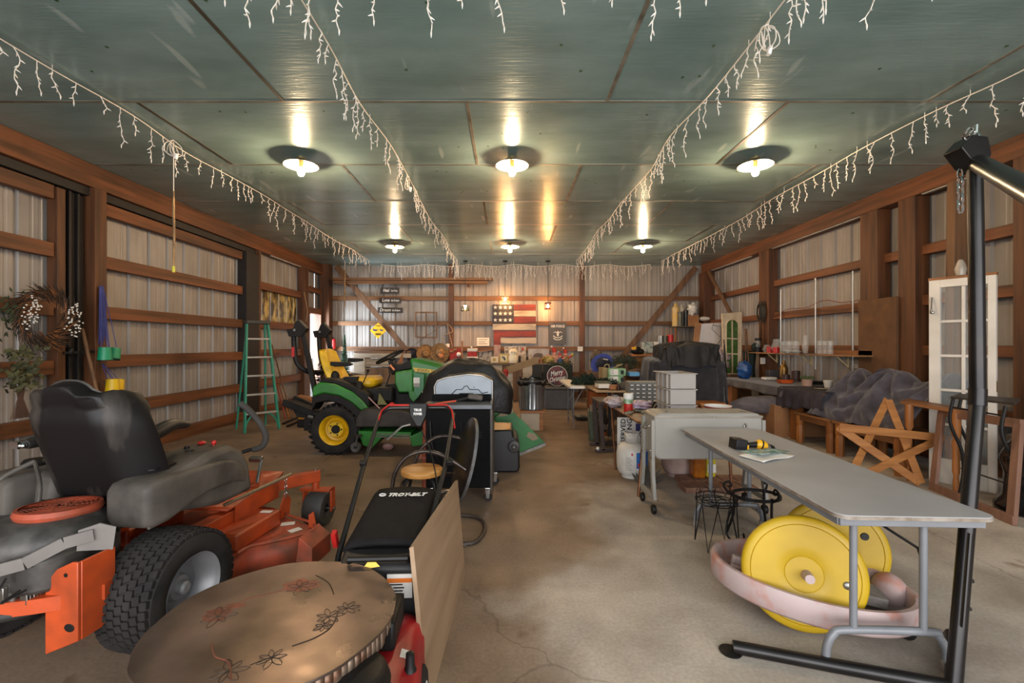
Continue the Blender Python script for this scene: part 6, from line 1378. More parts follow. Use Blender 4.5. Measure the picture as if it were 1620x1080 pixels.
# ---- covered furniture
def cov(u, v):
    a = 2 * PI * u; e = .5; c, s_ = math.cos(a), math.sin(a); sx = abs(c) ** e * (1 if c > 0 else -1); sy = abs(s_) ** e * (1 if s_ > 0 else -1)
    h = min(1, v / .72); r = 1 - (.0 if v < .72 else ((v - .72) / .28) ** 1.0); fl_ = 1 + .10 * (1 - h) + .035 * math.sin(19 * a) * (1 - .5 * h) + .015 * math.sin(41 * a + 9 * v)
    z = .22 * (.0) + 1.12 * h ** .9 + (.05 * (1 - r ** 2) if v > .72 else 0)
    return (2.82 + .59 * sx * r * fl_ + .02 * math.sin(5 * v + a), 7.35 + .36 * sy * r * fl_, max(.015, z) + .03 * math.sin(3 * a) * h)
single('covered_cabinet', MB().grid(cov, 120, 24), M_clothd, 'bulky piece of furniture hidden under a dark blue-grey cloth', 'covered furniture', smooth=70)
def cov2(u, v):
    a = 2 * PI * u; c, s_ = math.cos(a), math.sin(a); sx = abs(c) ** .6 * (1 if c > 0 else -1); sy = abs(s_) ** .6 * (1 if s_ > 0 else -1)
    r = 1 - (0 if v < .6 else ((v - .6) / .4)); z = 1.02 + .33 * math.sin(min(1, v / .8) * PI / 2) + .04 * (1 - r); f = 1 + .05 * math.sin(11 * a + 6 * v) + .04 * math.sin(23 * a)
    return (2.84 + .45 * sx * r * f, 7.25 + .33 * sy * r * f, z + .02 * math.sin(9 * a + 5 * v))
single('black_cover', MB().grid(cov2, 100, 20), mat('crinkled_black_cloth', '#131211', .75, col2='#1F1C1B', scale=7, bump=.5, bscale=12), 'crinkled black cover on top of the cloth-covered furniture', 'cover', smooth=70)
so = thing('pine_stool', 'small pine stool peeking out in front of the covered furniture', 'stool', (2.9, 6.6, 0))
part('seat', MB().box(2.74, 6.45, .48, 3.10, 6.8, .52), M_honx, so, bevel=.006)
for x in (2.79, 3.04):
    for y in (6.5, 6.75): part('leg', MB().box(x - .03, y - .03, 0, x + .03, y + .03, .48), M_hon, so, bevel=.004)
blob('white_seat_shell', 1146, 612, 8.6, .12, .1, .20, mat('pale_plastic_shell', '#8F9490', .5, var=.1), 'pale plastic chair shell between the covered furniture and the bench table', 'chair shell', 3, amp=.08)
blob('plastic_sack', 1142, 570, 9.0, .16, .12, .28, mat('pinkish_clear_plastic', '#9B8C8C', .3, col2='#7C6B6B', scale=14, bump=.5, bscale=14), 'pinkish see-through plastic sack in front of the white board', 'bag', 21, amp=.3)
single('umbrella', MB().cyl(V((at(1150, 590, 8.6).x, 8.6, 0)), at(1146, 545, 8.7), .06, .012, 10).merge(MB().cyl(at(1146, 545, 8.7), at(1145, 537, 8.72), .008)), M_dark, 'closed black umbrella standing in front of the green-paned door', 'umbrella')
for k, (x0, x1) in enumerate(((1176, 1172), (1180, 1179), (1185, 1181))):
    single('broom_handle', MB().cyl(at(x0, 592, 8.8), at(x1, 520, 9.0), .014, n=8), M_old if False else W_old, ('left', 'middle', 'right')[k] + ' wooden handle of the three between the green-paned door and the jacket', 'broom handle', 'wooden handles by the far right wall')

single('plain_crate', MB().box(4.15, 8.80, 0, 4.72, 9.25, .765), W_old, 'plain old crate under the green-paned cabinet door', 'crate', bevel=.004)
# ================================================================ back wall and the bench in front of it
YW = 11.61
def onwall(name, pts, m, parent, dep=.02, Y=YW, **k): return part(name, ppx(pts, Y, dep), m, parent, **k)
def rc(x0, y0, x1, y1): return [(x0, y0), (x1, y0), (x1, y1), (x0, y1)]
# flag of boards
M_rb = mat('red_board', '#8C2C15', .55, col2='#5E1A0D', scale=8, stretch=(.2, 1, 1)); M_wb = mat('weathered_white_board', '#AFA494', .6, col2='#7F7565', scale=8, stretch=(.2, 1, 1), lo=.3, hi=.5); M_cb = mat('dark_canton_board', '#2C2A33', .6, col2='#1B191F', scale=8, stretch=(.2, 1, 1))
fg = thing('board_flag', 'wall flag made of red, white and dark boards with twelve white stars', 'wall decoration', at(813, 545, YW))
rows = [(481.5, 490.7), (491.2, 500.4), (501, 511)]
for k, (a, b) in enumerate(rows):
    cb_ = onwall('canton_board', rc(779, a, 813, b), M_cb, fg, .03, bevel=.002)
    onwall('stripe_board', rc(813, a, 847.5, b), (M_rb, M_wb, M_rb)[k], fg, .03, bevel=.002)
    for x in (783.5, 791.6, 799.4, 807.2):
        sp_ = []
        for j in range(10):
            r = 3.3 if j % 2 == 0 else 1.4; t = -PI / 2 + j * PI / 5; sp_.append((x + r * math.cos(t), (a + b) / 2 + r * math.sin(t)))
        onwall('star', sp_, M_paper, cb_, .012, YW - .012)
onwall('stripe_board', rc(779.5, 512.2, 847.8, 521.8), M_wb, fg, .03, bevel=.002)
onwall('stripe_board', rc(792, 523, 847.8, 532.8), M_rb, fg, .03, bevel=.002)
onwall('upright_board', rc(781, 522.5, 791.8, 545.5), M_rb, fg, .03, bevel=.002)
onwall('stripe_board', rc(792, 534, 848, 543.3), M_wb, fg, .03, bevel=.002)
# service emblem sign
af = thing('metal_sign', 'dark sign with pale lettering and emblem on the back wall right of the flag', 'sign', at(882, 544, YW))
onwall('sign_board', rc(869, 509.6, 895.8, 544.6), mat('sign_slate', '#4A4845', .5, var=.1), af, .02, bevel=.003)
text('sign_lettering', 'AIR FORCE', .085, M_paper, af, facing(at(882.5, 516, YW - .003)), fit=.35, bold=.003)
em = MB(); c = at(882.5, 529, YW - .004)
for k in range(28):
    a0 = 2 * PI * k / 28
em.sph(c + V((.0, 0, .075)), (.018, .004, .02)); em.sph(c + V((0, 0, .01)), (.028, .004, .06)); em.tube([c + V((0, 0, .03)), c + V((.07, 0, .07)), c + V((.115, 0, .04))], [.014, .012, .004], 5); em.tube([c + V((0, 0, .03)), c + V((-.07, 0, .07)), c + V((-.115, 0, .04))], [.014, .012, .004], 5)
em.tube(spl([c + V((-.11, 0, -.09)), c + V((-.05, 0, -.13)), c + V((.05, 0, -.13)), c + V((.11, 0, -.09))], 5), .014, 5)
em.tube(spl([c + V((-.12, 0, -.03)), c + V((-.05, 0, -.075)), c + V((.05, 0, -.075)), c + V((.12, 0, -.03))], 5), .012, 5)
part('emblem', em, M_paper, af)
# three word signs hung one above the other
M_sg = mat('dark_brown_sign', '#2E241C', .6, var=.15)
for (x0, y0, x1, y1), big, small, w1, w2, nm, tilt in (((601.8, 454.5, 631.3, 463.8), 'Heal', 'the Past', .16, .21, 'topmost', 0), ((600, 470.5, 634, 479), 'Love', 'the Present', .19, .26, 'middle', 0), ((597.5, 486, 637, 494.5), 'Dream', 'the Future', .28, .26, 'lowest', 0)):
    t = thing('word_sign', 'small dark wooden sign reading %s %s, %s of three on the back wall' % (big, small, nm), 'sign', at((x0 + x1) / 2, y1, YW), group='word signs on the back wall')
    onwall('sign_board', [(x0, y0), (x1, y0 + .6), (x1, y1 + .3), (x0, y1)], M_sg, t, .02, bevel=.002)
    xm = x0 + (x1 - x0) * .30; xn = x0 + (x1 - x0) * .74
    text('sign_lettering', big, .115, M_paper, t, facing(at(xm, (y0 + y1) / 2, YW - .003)), fit=w1, shear=.25, bold=.002)
    text('sign_lettering', small, .075, M_paper, t, facing(at(xn, (y0 + y1) / 2 + .5, YW - .003)), fit=w2 * .78, bold=.001)
    if nm != 'topmost': part('string', MB().cyl(at(x0 + 8, y0, YW + .01), at(x0 + 8, y0 - 7.5, YW + .01), .003, n=5).cyl(at(x1 - 8, y0, YW + .01), at(x1 - 8, y0 - 7.5, YW + .01), .003, n=5), M_dark, t)
    if nm == 'topmost': part('string', MB().tube([at(603, 454.5, YW), at(616, 443, YW + .03), at(630, 455, YW)], .003, 4), M_dark, t)
# yellow crossing sign
ys_ = thing('crossing_sign', 'yellow diamond crossing sign with two small black animals on the back wall', 'sign', at(598, 536, 11.46))
part('sign_plate', ppx([(598.3, 510.2), (611.2, 523), (597.5, 535.6), (585.2, 522.5)], 11.46, .006), mat('sign_yellow', '#E0AE12', .45, var=.04), ys_)
text('sign_lettering', 'DUCK', .05, M_dark, ys_, facing(at(598, 515.6, 11.455)), fit=.10); text('sign_lettering', 'XING', .07, M_dark, ys_, facing(at(598, 528.6, 11.455)), fit=.15, bold=.002)
for x, s in ((593.5, 1.0), (603.5, .75)):
    c = at(x, 522.3, 11.455); part('animal_shape', MB().sph(c, (.05 * s, .002, .022 * s)).sph(c + V((-.045 * s, 0, .022 * s)), (.02 * s, .002, .014 * s)).sph(c + V((.045 * s, 0, .012 * s)), (.022 * s, .002, .008 * s)), mat('sign_navy', '#27255F', .5, var=0), ys_)
# old window frame and a stick
wfm = thing('old_window_frame', 'empty four-pane wooden window frame hanging on the back wall', 'frame', at(674, 534, 11.5))
g = MB()
for a, b in (((657.5, 493), (657.5, 534)), ((690.5, 493), (690.5, 534)), ((657, 494), (691, 494)), ((657, 533), (691, 534)), ((674, 494), (674, 533))): g.bar(at(*a, 11.5), at(*b, 11.5), .03, .035)
part('frame_bars', g, W_old, wfm, bevel=.002); part('glazing_bar', MB().bar(at(658, 514, 11.51), at(690, 514, 11.51), .015, .02), W_old, wfm)
single('thin_stick', MB().tube([at(647, 552, 11.45), at(672, 533, 11.44), at(706, 511, 11.45)], .006, 5), W_old, 'thin stick slanting across the back wall below the window frame', 'stick')
# long boards resting on pegs high on the back wall
for k, (y, x1, lab) in enumerate(((441, 780, 'upper'), (446, 771, 'lower'))):
    single('long_board', ppx([(526, y - 2.2), (x1, y - 2), (x1, y + 2), (526, y + 2.4)], 11.30, .14), W_x, '%s of two long boards stored high across the back wall' % lab, 'board', 'long boards stored on the back wall', bevel=.004)
trim(MB().cb((at(548, 448, 11.4).x, 11.44, at(548, 449.5, 11.4).z - .02), (.05, .35, .04)), W_x); trim(MB().cb((at(740, 448, 11.4).x, 11.44, at(740, 449.5, 11.4).z - .02), (.05, .35, .04)), W_x)
single('outlet_box', ppx(rc(704.5, 543.5, 711, 552), 11.5, .05), M_paper, 'white socket box left of the dark middle post on the back wall', 'socket', bevel=.003)
single('outlet_box', ppx(rc(914, 548, 922, 555.5), 11.5, .05), M_paper, 'white double socket box beside the right post on the back wall', 'socket', bevel=.003)
pw = thing('note_sheet', 'white printed sheet on the back wall left of the flag', 'paper', at(764, 547, YW)); onwall('sheet', rc(754.5, 534, 774, 547), M_paper, pw, .006)
for k, y in enumerate((536.5, 540.2, 543.2)): onwall('print_line', rc(757, y, 771 - 3 * (k == 1), y + 1), mat('print_grey', '#77746F'), pw, .002, YW - .003)
single('extension_cord', MB().tube(spl([at(706, 545, 11.5), at(700, 532, 11.5), at(716, 524, 11.48), at(708, 514, 11.5), at(718, 560, 11.5), at(706, 552, 11.5)], 8), .008, 5), mat('tan_cord', '#9C8360', .6, var=0), 'tan cord looping around the dark post on the back wall', 'cord')
# fire extinguisher and little trees
fe = thing('fire_extinguisher', 'small red fire extinguisher on the wall by the bright side door', 'fire extinguisher', at(528, 553, 11.57))
c = at(528, 544, 11.57); part('cylinder', MB().lathe([(0, -.13), (.045, -.125), (.05, -.10), (.05, .09), (.035, .125), (.015, .14), (0, .14)], 18, tr(*c)), mat('bright_red', '#B81A17'), fe)
part('valve', MB().cb(c + V((-.01, 0, .155)), (.05, .03, .04)).tube([c + V((-.02, 0, .15)), c + V((-.06, 0, .08)), c + V((-.06, 0, -.05))], .008, 6), M_dark, fe)
M_pine = mat('frosted_pine', '#5E7E68', .8, col2='#33503B', scale=20); M_pined = mat('dark_pine', '#1F241D', .9, var=.2)
def conifer(px, pyt, pyb, Y, w, m, label, seed, n=420):
    b = at(px, pyb, Y); h = (pyb - pyt) / F * Y; t = thing('small_fir_tree', label, 'artificial tree', b); q = random.Random(seed); g = MB()
    part('trunk', MB().cyl(b, b + V((0, 0, h * .95)), .012, .004, 6), W_old, t)
    for k in range(n):
        f = q.random() ** .8; a = q.uniform(0, 6.28); r = w * (1 - f) * q.uniform(.4, 1.1) + .015; p0 = b + V((0, 0, h * f)); p1 = p0 + V((r * math.cos(a), r * math.sin(a), -.15 * r + .02))
        sd = V((-math.sin(a), math.cos(a), .5)) * .018; md = p0.lerp(p1, .6); g.add([p0, md + sd, p1, md - sd], [(0, 1, 2, 3)])
    part('branches', g, m, t, smooth=0)
conifer(545, 530, 633, 10.95, .24, M_pine, 'pale frosted slim fir tree in the back-left corner by the red extinguisher', 1, 1100)
conifer(507, 560, 640, 9.8, .22, M_pined, 'dark bare-looking little fir tree standing in front of the side door', 2)
# shelf boards and cabinet in the back-left corner
single('shelf_plank', ppx([(546, 549), (717, 549), (717, 554), (546, 554)], 11.3, .30), W_x, 'long shelf plank across the back wall left of the dark post', 'shelf', bevel=.004)
single('narrow_plank', ppx([(560, 555), (650, 555), (650, 558.5), (560, 558.5)], 11.2, .25), W_x, 'shorter plank just under the long shelf plank', 'board', bevel=.003)
single('side_stand', ppx([(559, 559), (650, 559), (650, 566), (577, 566), (577, 632), (559, 632)], 11.1, .4), M_wb, 'weathered white wooden stand carrying the planks at the back left', 'stand', bevel=.006)
single('louvred_panel', ppx(rc(578, 567, 621, 580), 11.15, .04).merge(ppx(rc(580, 569, 619, 571), 11.13, .02)).merge(ppx(rc(580, 574, 619, 576), 11.13, .02)), M_wb, 'pale louvred panel under the shelf at the back left', 'panel', bevel=.003)
single('plank_crate', ppx([(577, 582), (640, 582), (640, 632), (577, 632)], 11.1, .4), mat('old_brown_planks', '#7C6149', .7, col2='#57412E', scale=6, stretch=(1, 1, .3)), 'brown plank-sided crate under the shelf at the back left', 'crate', bevel=.006)
single('tan_board', ppx([(628, 575), (637, 558), (638, 634), (628, 634)], 10.9, .02), M_honx, 'triangular tan board behind the tractor steering wheel', 'board')
# hats on the wall
M_str = mat('straw', '#A07C50', .7, col2='#6F5334', scale=30, bump=.3)
def hat(px, py, r, m, label, tilt=.3, crown=True):
    t = thing('straw_hat' if m is M_str else 'cloth_hat', label, 'hat', at(px, py + 16, 11.25)); c = at(px, py, 11.25); mm = tr(*c) @ Matrix.Rotation(R(90), 4, 'X') @ Matrix.Rotation(tilt, 4, 'Y')
    part('brim', MB().lathe([(r * .45, .02), (r * .8, .01), (r, .03), (r * 1.02, .035), (r * .8, .0), (r * .45, .01)], 30, mm), m, t); part('crown', MB().lathe([(r * .46, .01), (r * .42, .08), (r * .3, .12), (0, .13)], 26, mm), m, t)
    return t, c
hat(651, 560, .15, mat('navy_cloth', '#22232F', .8, var=.1), 'navy hat hanging left of the straw hats')
hat(672, 559, .22, M_str, 'deep straw hat, the left of two on the back wall', .5)
t, c = hat(697, 558, .24, M_str, 'wide straw hat with a flower, the right of two on the back wall', -.2)
part('flower', MB().sph(c + V((.04, -.14, -.08)), (.06, .03, .05)).sph(c + V((0, -.14, -.05)), (.04, .03, .04)), mat('peach_flower', '#C07C50', .7, var=.15), t)
# ---- long back bench and its clutter
bb = thing('display_bench', 'long rustic bench along the back wall crowded with decorations', 'bench', (-.3, 11.1, 0))
zb = .915
part('bench_top', MB().box(-1.35, 10.75, zb - .04, 1.55, 11.55, zb), mat('bench_dark_top', '#4A3E33', .6, col2='#6A5A48', scale=5), bb, bevel=.004)
for k in range(12):
    x = -1.32 + .24 * k; part('front_plank', MB().box(x, 10.80, .02, x + .225, 10.83, zb - .05), (W_old, M_wb, mat('old_brown_planks', '#7C6149'))[(k * 7) % 3] if k < 8 else M_black, bb, bevel=.002)
def bz(px0, py0, px1, py1, nm, m, lab, cat, Y=10.95, dep=.03, group=None, bevel=.003): return single(nm, ppx(rc(px0, py0, px1, py1), Y, dep), m, lab, cat, group, bevel=bevel)
def onbench(px, Y=10.95): return V(((px - 803) / F * Y, Y, zb))
M_xr = mat('christmas_red', '#B3241B', .6, col2='#8A1712', scale=12)
t = thing('santa_board', 'red board with a white pompom on the back bench beside the dark post', 'decoration', onbench(719)); part('board', ppx([(711, 553), (731, 550), (731, 573.5), (712, 573.5)], 10.95, .03), M_xr, t, bevel=.003); part('pompom', MB().sph(at(726, 560.5, 10.92), .055, 14, 10), M_paper, t)
part('pine_sprig', MB().sph(at(715, 556, 10.93), (.05, .02, .03)).sph(at(720, 553, 10.93), (.04, .02, .03)), M_str, t)
bz(729.5, 539, 732.5, 572, 'yardstick', M_honx, 'upright pale wooden strip beside the red board', 'strip', 10.9, .02)
t = thing('toy_truck', 'red and white toy truck on the back bench left of the framed pictures', 'toy', onbench(748)); part('cab', ppx([(740, 556), (754, 556), (754, 566), (739, 566)], 10.9, .12), M_xr, t, bevel=.01)
part('snow_roof', ppx([(739, 551), (755, 551), (755, 556), (739, 556)], 10.9, .14), M_paper, t, bevel=.01); part('chassis', ppx([(736, 568), (758, 568), (758, 573.8), (736, 573.8)], 10.85, .2), M_xr, t, bevel=.008); part('bumper', ppx([(738, 564), (756, 564), (756, 568), (738, 568)], 10.87, .16), M_paper, t, bevel=.008)
part('ornament', MB().sph(at(746, 549, 10.9), (.02, .02, .03)), M_paper, t)
def picture(x0, y0, x1, y1, fm, im, label, Y=10.95, fw=1.6, dk=None, seed=0):
    y1 = 545 + (CZ - zb) / Y * F - .1
    t = thing('framed_picture', label, 'picture', onbench((x0 + x1) / 2, Y)); part('picture_frame', ppx(rc(x0, y0, x1, y1), Y, .03), fm, t, bevel=.003)
    part('picture_sheet', ppx(rc(x0 + fw, y0 + fw, x1 - fw, y1 - fw), Y - .004, .003), im, t)
    if dk:
        q = random.Random(seed); g = MB(); cx0, cy0 = (x0 + x1) / 2, (y0 + y1) / 2
        for k in range(5): g.sph(at(cx0 + q.uniform(-1, 1) * (x1 - x0) * .14, cy0 + q.uniform(-1, 1) * (y1 - y0) * .16, Y - .006), (.018, .003, .022), 8, 5)
        part('picture_motif', g, dk, t)
    return t
M_cream = mat('cream_sheet', '#D9CDB2', .6, var=.04); M_goldf = mat('gold_frame', '#A98C45', .4, .5, var=.1)
M_prn = mat('winter_print', '#B9AFA2', .6, col2='#6F665F', scale=12, lo=.40, hi=.56)
t = picture(757, 553, 779, 573, mat('dark_frame', '#4A3A2A', .5, var=.1), mat('night_print', '#49454A', .6, col2='#9C948B', scale=9, lo=.52, hi=.6), 'dark printed picture with pale figures right of the toy truck', 11.1, 1.2)
part('wooden_deer', MB().bar(at(755, 556, 11.05), at(778, 553, 11.05), .02, .03), M_honx, t)
bz(781.5, 545.5, 791.5, 573, 'striped_plank', mat('pink_striped_plank', '#B79A8E', .6, col2='#8F6A62', scale=14), 'narrow pinkish printed plank standing below the flag', 'plank', 11.2)
picture(776.5, 564, 788.5, 573.5, M_cream, M_cream, 'small cream square picture with a tree motif', 10.9, 1.4, M_goldf, 1)
picture(790, 559.5, 804, 574, M_goldf, M_cream, 'small gold-framed picture with a dark leaf motif', 10.9, 2.2, mat('leaf_dark', '#2C3A2A', .6), 2)
t = picture(798, 547.5, 832, 570, mat('pale_edge', '#B9B0A0', .6, var=.05), M_prn, 'wide winter landscape picture behind the white owl figure', 11.3, .8); part('cardinal', MB().sph(at(827, 552, 11.29), (.03, .004, .04)), M_xr, t)
t = picture(835, 551, 869, 571, mat('grey_edge', '#7C7672', .6, var=.05), mat('barn_print', '#A8A5A6', .6, col2='#8C8A8C', scale=5), 'landscape picture of a dark barn on the back bench', 11.3, .8); part('painted_barn', ppx([(843, 565), (845, 560), (850, 558), (858, 559), (859, 565)], 11.28, .004), mat('barn_brown', '#54443A', .6), t)
ow = thing('owl_figure', 'bright white owl-shaped figure on the back bench below the flag', 'figurine', onbench(811, 10.9))
c = onbench(812, 10.9); part('body', MB().lathe([(0, 0), (.10, 0), (.12, .06), (.11, .15), (.09, .19), (.105, .24), (.10, .29), (.06, .33), (0, .34)], 20, tr(*c)), mat('frosted_white', '#E5D9BE', .5, var=.05), ow)
part('eyes', MB().sph(c + V((-.035, -.095, .255)), .012).sph(c + V((.03, -.097, .255)), .012), M_dark, ow)
q = random.Random(31)
for k, (px, h, w, m, lab) in enumerate(((822, .17, .03, M_dark, 'small dark bottle right of the white owl figure'), (828, .20, .035, M_wb, 'small whitewashed block right of the dark bottle'), (834, .16, .03, M_dark, 'second small dark bottle, left of the barn picture'), (840, .19, .04, M_wb, 'whitewashed block left of the barn picture'), (856, .12, .06, mat('amber_jar', '#7A4A1E', .3, var=.1), 'amber jar in front of the barn picture'))):
    c = onbench(px, 10.85); single('small_bottle' if m is M_dark else ('wooden_block' if m is M_wb else 'amber_jar'), MB().lathe([(0, 0), (w, 0), (w, h * .7), (w * .5, h * .85), (w * .5, h), (0, h)], 12 if m is not M_wb else 4, tr(*c)), m, lab, 'ornament')
# gnome / santa figures
M_skin = mat('figure_pink', '#C99480', .6, var=.08)
for k, (px, py, s, lab) in enumerate(((877, 572, 1.1, 'plump pink figure in a red hat on the right of the back bench'), (886, 578, .75, 'small figure in a red cap and blue pot, in front of the plump one'), (895, 573, 1.0, 'figure in a red hat with a green mitten at the bench end'))):
    c = onbench(px, 10.9 - .08 * (k == 1)); t = thing('santa_figure', lab, 'figurine', c, group='santa figures on the back bench')
    part('body', MB().lathe([(0, 0), (.07 * s, 0), (.085 * s, .07 * s), (.07 * s, .14 * s), (.03 * s, .17 * s), (0, .17 * s)], 16, tr(*c)), (M_skin, mat('blue_pot', '#2F5279', .5, var=.1), M_str)[k], t)
    part('head', MB().sph(c + V((0, 0, .20 * s)), (.05 * s, .05 * s, .055 * s)), M_skin, t)
    part('hat', MB().tube([c + V((0, 0, .23 * s)), c + V((-.01, 0, .29 * s)), c + V((-.05 * s, 0, .34 * s))], [.052 * s, .036 * s, .012 * s], 12), M_xr, t); part('pompom', MB().sph(c + V((-.055 * s, 0, .35 * s)), .022 * s), M_paper, t)
    for sx in (-1, 1): part('arm', MB().tube([c + V((.06 * s * sx, -.02, .13 * s)), c + V((.12 * s * sx, -.04, .15 * s)), c + V((.15 * s * sx, -.04, .19 * s))], [.025 * s, .02 * s, .022 * s], 8), M_xr if k == 2 else M_skin, t)
    if k == 2: part('mitten', MB().sph(c + V((.16, -.04, .20)), .03), mat('lime_green', '#9DB52B', .5), t)
blob('gold_garland', 868, 569, 10.85, .16, .06, .09, mat('gold_tinsel', '#B79F5A', .4, .3, col2='#7C6A35', scale=30, bump=.5), 'bushy gold tinsel garland on the back bench left of the pink figure', 'garland', 9, amp=.5, fq=9)
g = MB(); q = random.Random(77)
for k in range(420):
    p = at(q.uniform(868, 903), q.uniform(572, 600), q.uniform(10.5, 10.75)); d = V((q.uniform(-1, 1), q.uniform(-.5, .5), q.uniform(-1, 1))).normalized() * .05; sd = d.cross(V((0, 1, 0))).normalized() * .012; g.add([p, p + d * .6 + sd, p + d, p + d * .6 - sd], [(0, 1, 2, 3)])
single('fir_garland', g, mat('fir_green', '#33412A', .8, var=.3), 'dull green fir garland hanging from the right end of the back bench', 'garland', smooth=0)
single('metal_hook', MB().tube(spl([at(899, 562, 10.9), at(905, 563, 10.9), at(902, 568, 10.9), at(902, 580, 10.9)], 4), .01, 6), M_steelgrey, 'metal clamp hanging at the right end of the back bench', 'clamp')
# ---- tan board, bin, crate, tote, round sign
single('tan_plank', ppx([(802, 580), (851, 564), (852, 574), (805, 591)], 8.06, .05), mat('tan_hardboard', '#8C6F4A', .7, var=.08), 'tan strip of hardboard leaning above the dustbin', 'board')
single('upright_board', ppx([(801, 592), (811, 590), (812, 640), (807, 655), (801, 640)], 8.1, .03).merge(ppx([(801, 640), (812, 640), (812, 676), (801, 676)], 8.1, .03)), M_wb, 'narrow pale board standing left of the dustbin', 'board')
single('red_fabric', MB().sph(at(800, 591, 8.12), (.05, .05, .09)), M_xr, 'small bit of bright red fabric beside the upright board', 'fabric')
tc_ = V(((841 - 803) / F * 7.35, 7.35, .31)); gb = thing('galvanised_dustbin', 'ribbed galvanised dustbin with black liner standing on a whitewashed block', 'bin', tc_)
n = 96; pr = []
g = MB(); rib = lambda k: .004 * math.cos(k * 2 * PI / 4)
for z, r in ((0, .195), (.02, .20), (.03, .198), (.45, .215), (.46, .222), (.475, .222)):
    for k in range(n): rr_ = r + (.005 * math.cos(k * PI / 2) if .02 < z < .46 else 0); g.v.append(tc_ + V((rr_ * math.cos(2 * PI * k / n), rr_ * math.sin(2 * PI * k / n), z)))
g.f = [(i * n + k, i * n + (k + 1) % n, (i + 1) * n + (k + 1) % n, (i + 1) * n + k) for i in range(5) for k in range(n)]
part('bin_body', g, mat('galvanised', '#A4A6A8', .3, .8, col2='#85878A', scale=5), gb)
part('bin_liner', MB().grid(lambda u, v: (tc_.x + (.225 + .02 * math.sin(13 * u * 6.28) * (v < .5)) * math.cos(2 * PI * u) * (1 if v < .6 else .9), tc_.y + .225 * math.sin(2 * PI * u) * (1 if v < .6 else .9), tc_.z + .405 + .10 * v + .022 * math.sin(23 * u + 3) + .012 * math.sin(61 * u)), 80, 6), mat('bin_liner', '#131212', .25, var=.1, bump=.4), gb, solid=.004, smooth=60)
single('bin_rubbish', MB().sph(tc_ + V((0, 0, .44)), (.20, .20, .04)), mat('rubbish', '#2A221E', .7, col2='#7A4A38', scale=14), 'rubbish filling the top of the galvanised dustbin', 'rubbish', kind='stuff')
kb = thing('whitewashed_block', 'whitewashed wooden block table carrying the dustbin', 'block', V((.38, 7.35, 0)))
part('block_top', MB().box(.20, 7.15, .27, .59, 7.55, .308), M_honx, kb, bevel=.003); part('block_side', MB().box(.21, 7.16, 0, .50, 7.5, .27), M_wb, kb, bevel=.003); part('block_edge', MB().box(.50, 7.17, 0, .56, 7.5, .27), M_honx, kb)
tt = thing('storage_tote', 'dark grey lidded tote on the floor below the round sign', 'storage box', V((1.07, 9.6, 0)))
part('tote_body', MB().prism(rrect(.78, .0, 1.38, .42, .04), .45, tr(0, 9.9, 0) @ Matrix.Rotation(R(90), 4, 'X')), mat('tote_grey', '#4B4A4D', .5, var=.1), tt, bevel=.02)
part('tote_lid', MB().box(.75, 9.42, .42, 1.42, 9.93, .47), mat('tote_lid', '#55524F', .45, var=.1), tt, bevel=.012)
c = at(881.5, 594.5, 9.55); rs = thing('round_sign', 'round dark red plaid sign with white holiday lettering, standing on the tote', 'sign', V((c.x, 9.55, .47)))
mm = facing(c)
dsc = part('disc', MB().lathe([(0, .01), (.205, .01), (.205, -.012), (0, -.012)], 48, mm), mat('plaid_red', '#6A1518', .5, col2='#240C0D', scale=9, lo=.45, hi=.55), rs); part('wire_ring', MB().tube([mm @ V((.21 * math.cos(a), .21 * math.sin(a), .012)) for a in [2 * PI * k / 40 for k in range(40)]], .006, 6, True), M_paper, dsc)
text('sign_lettering', 'Merry', .15, M_paper, dsc, mm @ tr(-.02, .06, .014) @ Matrix.Rotation(R(12), 4, 'Z'), fit=.27, shear=.3, bold=.003); text('sign_lettering', 'Christmas', .13, M_paper, dsc, mm @ tr(0, -.06, .014) @ Matrix.Rotation(R(12), 4, 'Z'), fit=.34, shear=.3, bold=.003)
single('black_cloth', MB().sph((c.x + .05, 9.7, .52), (.30, .12, .05)), M_black, 'black cloth lying on the tote behind the round sign', 'cloth')
# ---- folding white table, brown table, orange cabinet in the back right
wt = thing('white_folding_table', 'white plastic folding table with thin grey legs near the back wall', 'table', (1.4, 7.7, 0))
part('tabletop', MB().prism(rrect(.985, 7.25, 1.25, 8.7, .05), .04, tr(0, 0, .645)), M_white, wt, bevel=.006)
for x, y in ((1.06, 7.32), (1.06, 7.95)): part('leg', MB().cyl((x + .0, y, .645), (x + .0, y, 0), .011, n=8), M_tube_grey, wt)
part('leg', MB().cyl((1.20, 8.5, .645), (1.20, 8.5, 0), .011, n=8), M_tube_grey, wt)
part('brace', MB().cyl((1.07, 7.32, .38), (1.22, 7.34, .64), .008, n=6).cyl((1.07, 7.95, .38), (1.22, 7.95, .64), .008, n=6).cyl((1.06, 7.32, .12), (1.06, 7.95, .12), .008, n=6), M_tube_grey, wt)
g = MB(); q = random.Random(41)
for k in range(1500):
    a = q.uniform(0, 6.28); u_ = q.random(); cx_ = 1.08 + .70 * u_; r = q.uniform(0, .13); p = V((cx_, 7.55 + r * math.cos(a), .76 + abs(r * math.sin(a)) * (1.2 if .2 < u_ < .5 else .6) - .06))
    d = V((q.uniform(-1, 1), q.uniform(-1, 1), q.uniform(-.3, 1))).normalized() * .055; sd = d.cross(V((0, 1, .3))).normalized() * .010; g.add([p, p + d * .6 + sd, p + d, p + d * .6 - sd], [(0, 1, 2, 3)])
single('green_garland', g, mat('deep_green_fir', '#1D3320', .8, var=.3), 'heap of dark green garland on the white folding table', 'garland', smooth=0)
br = thing('brown_table', 'brown-topped table in the back right carrying boxes', 'table', (1.8, 7.2, 0))
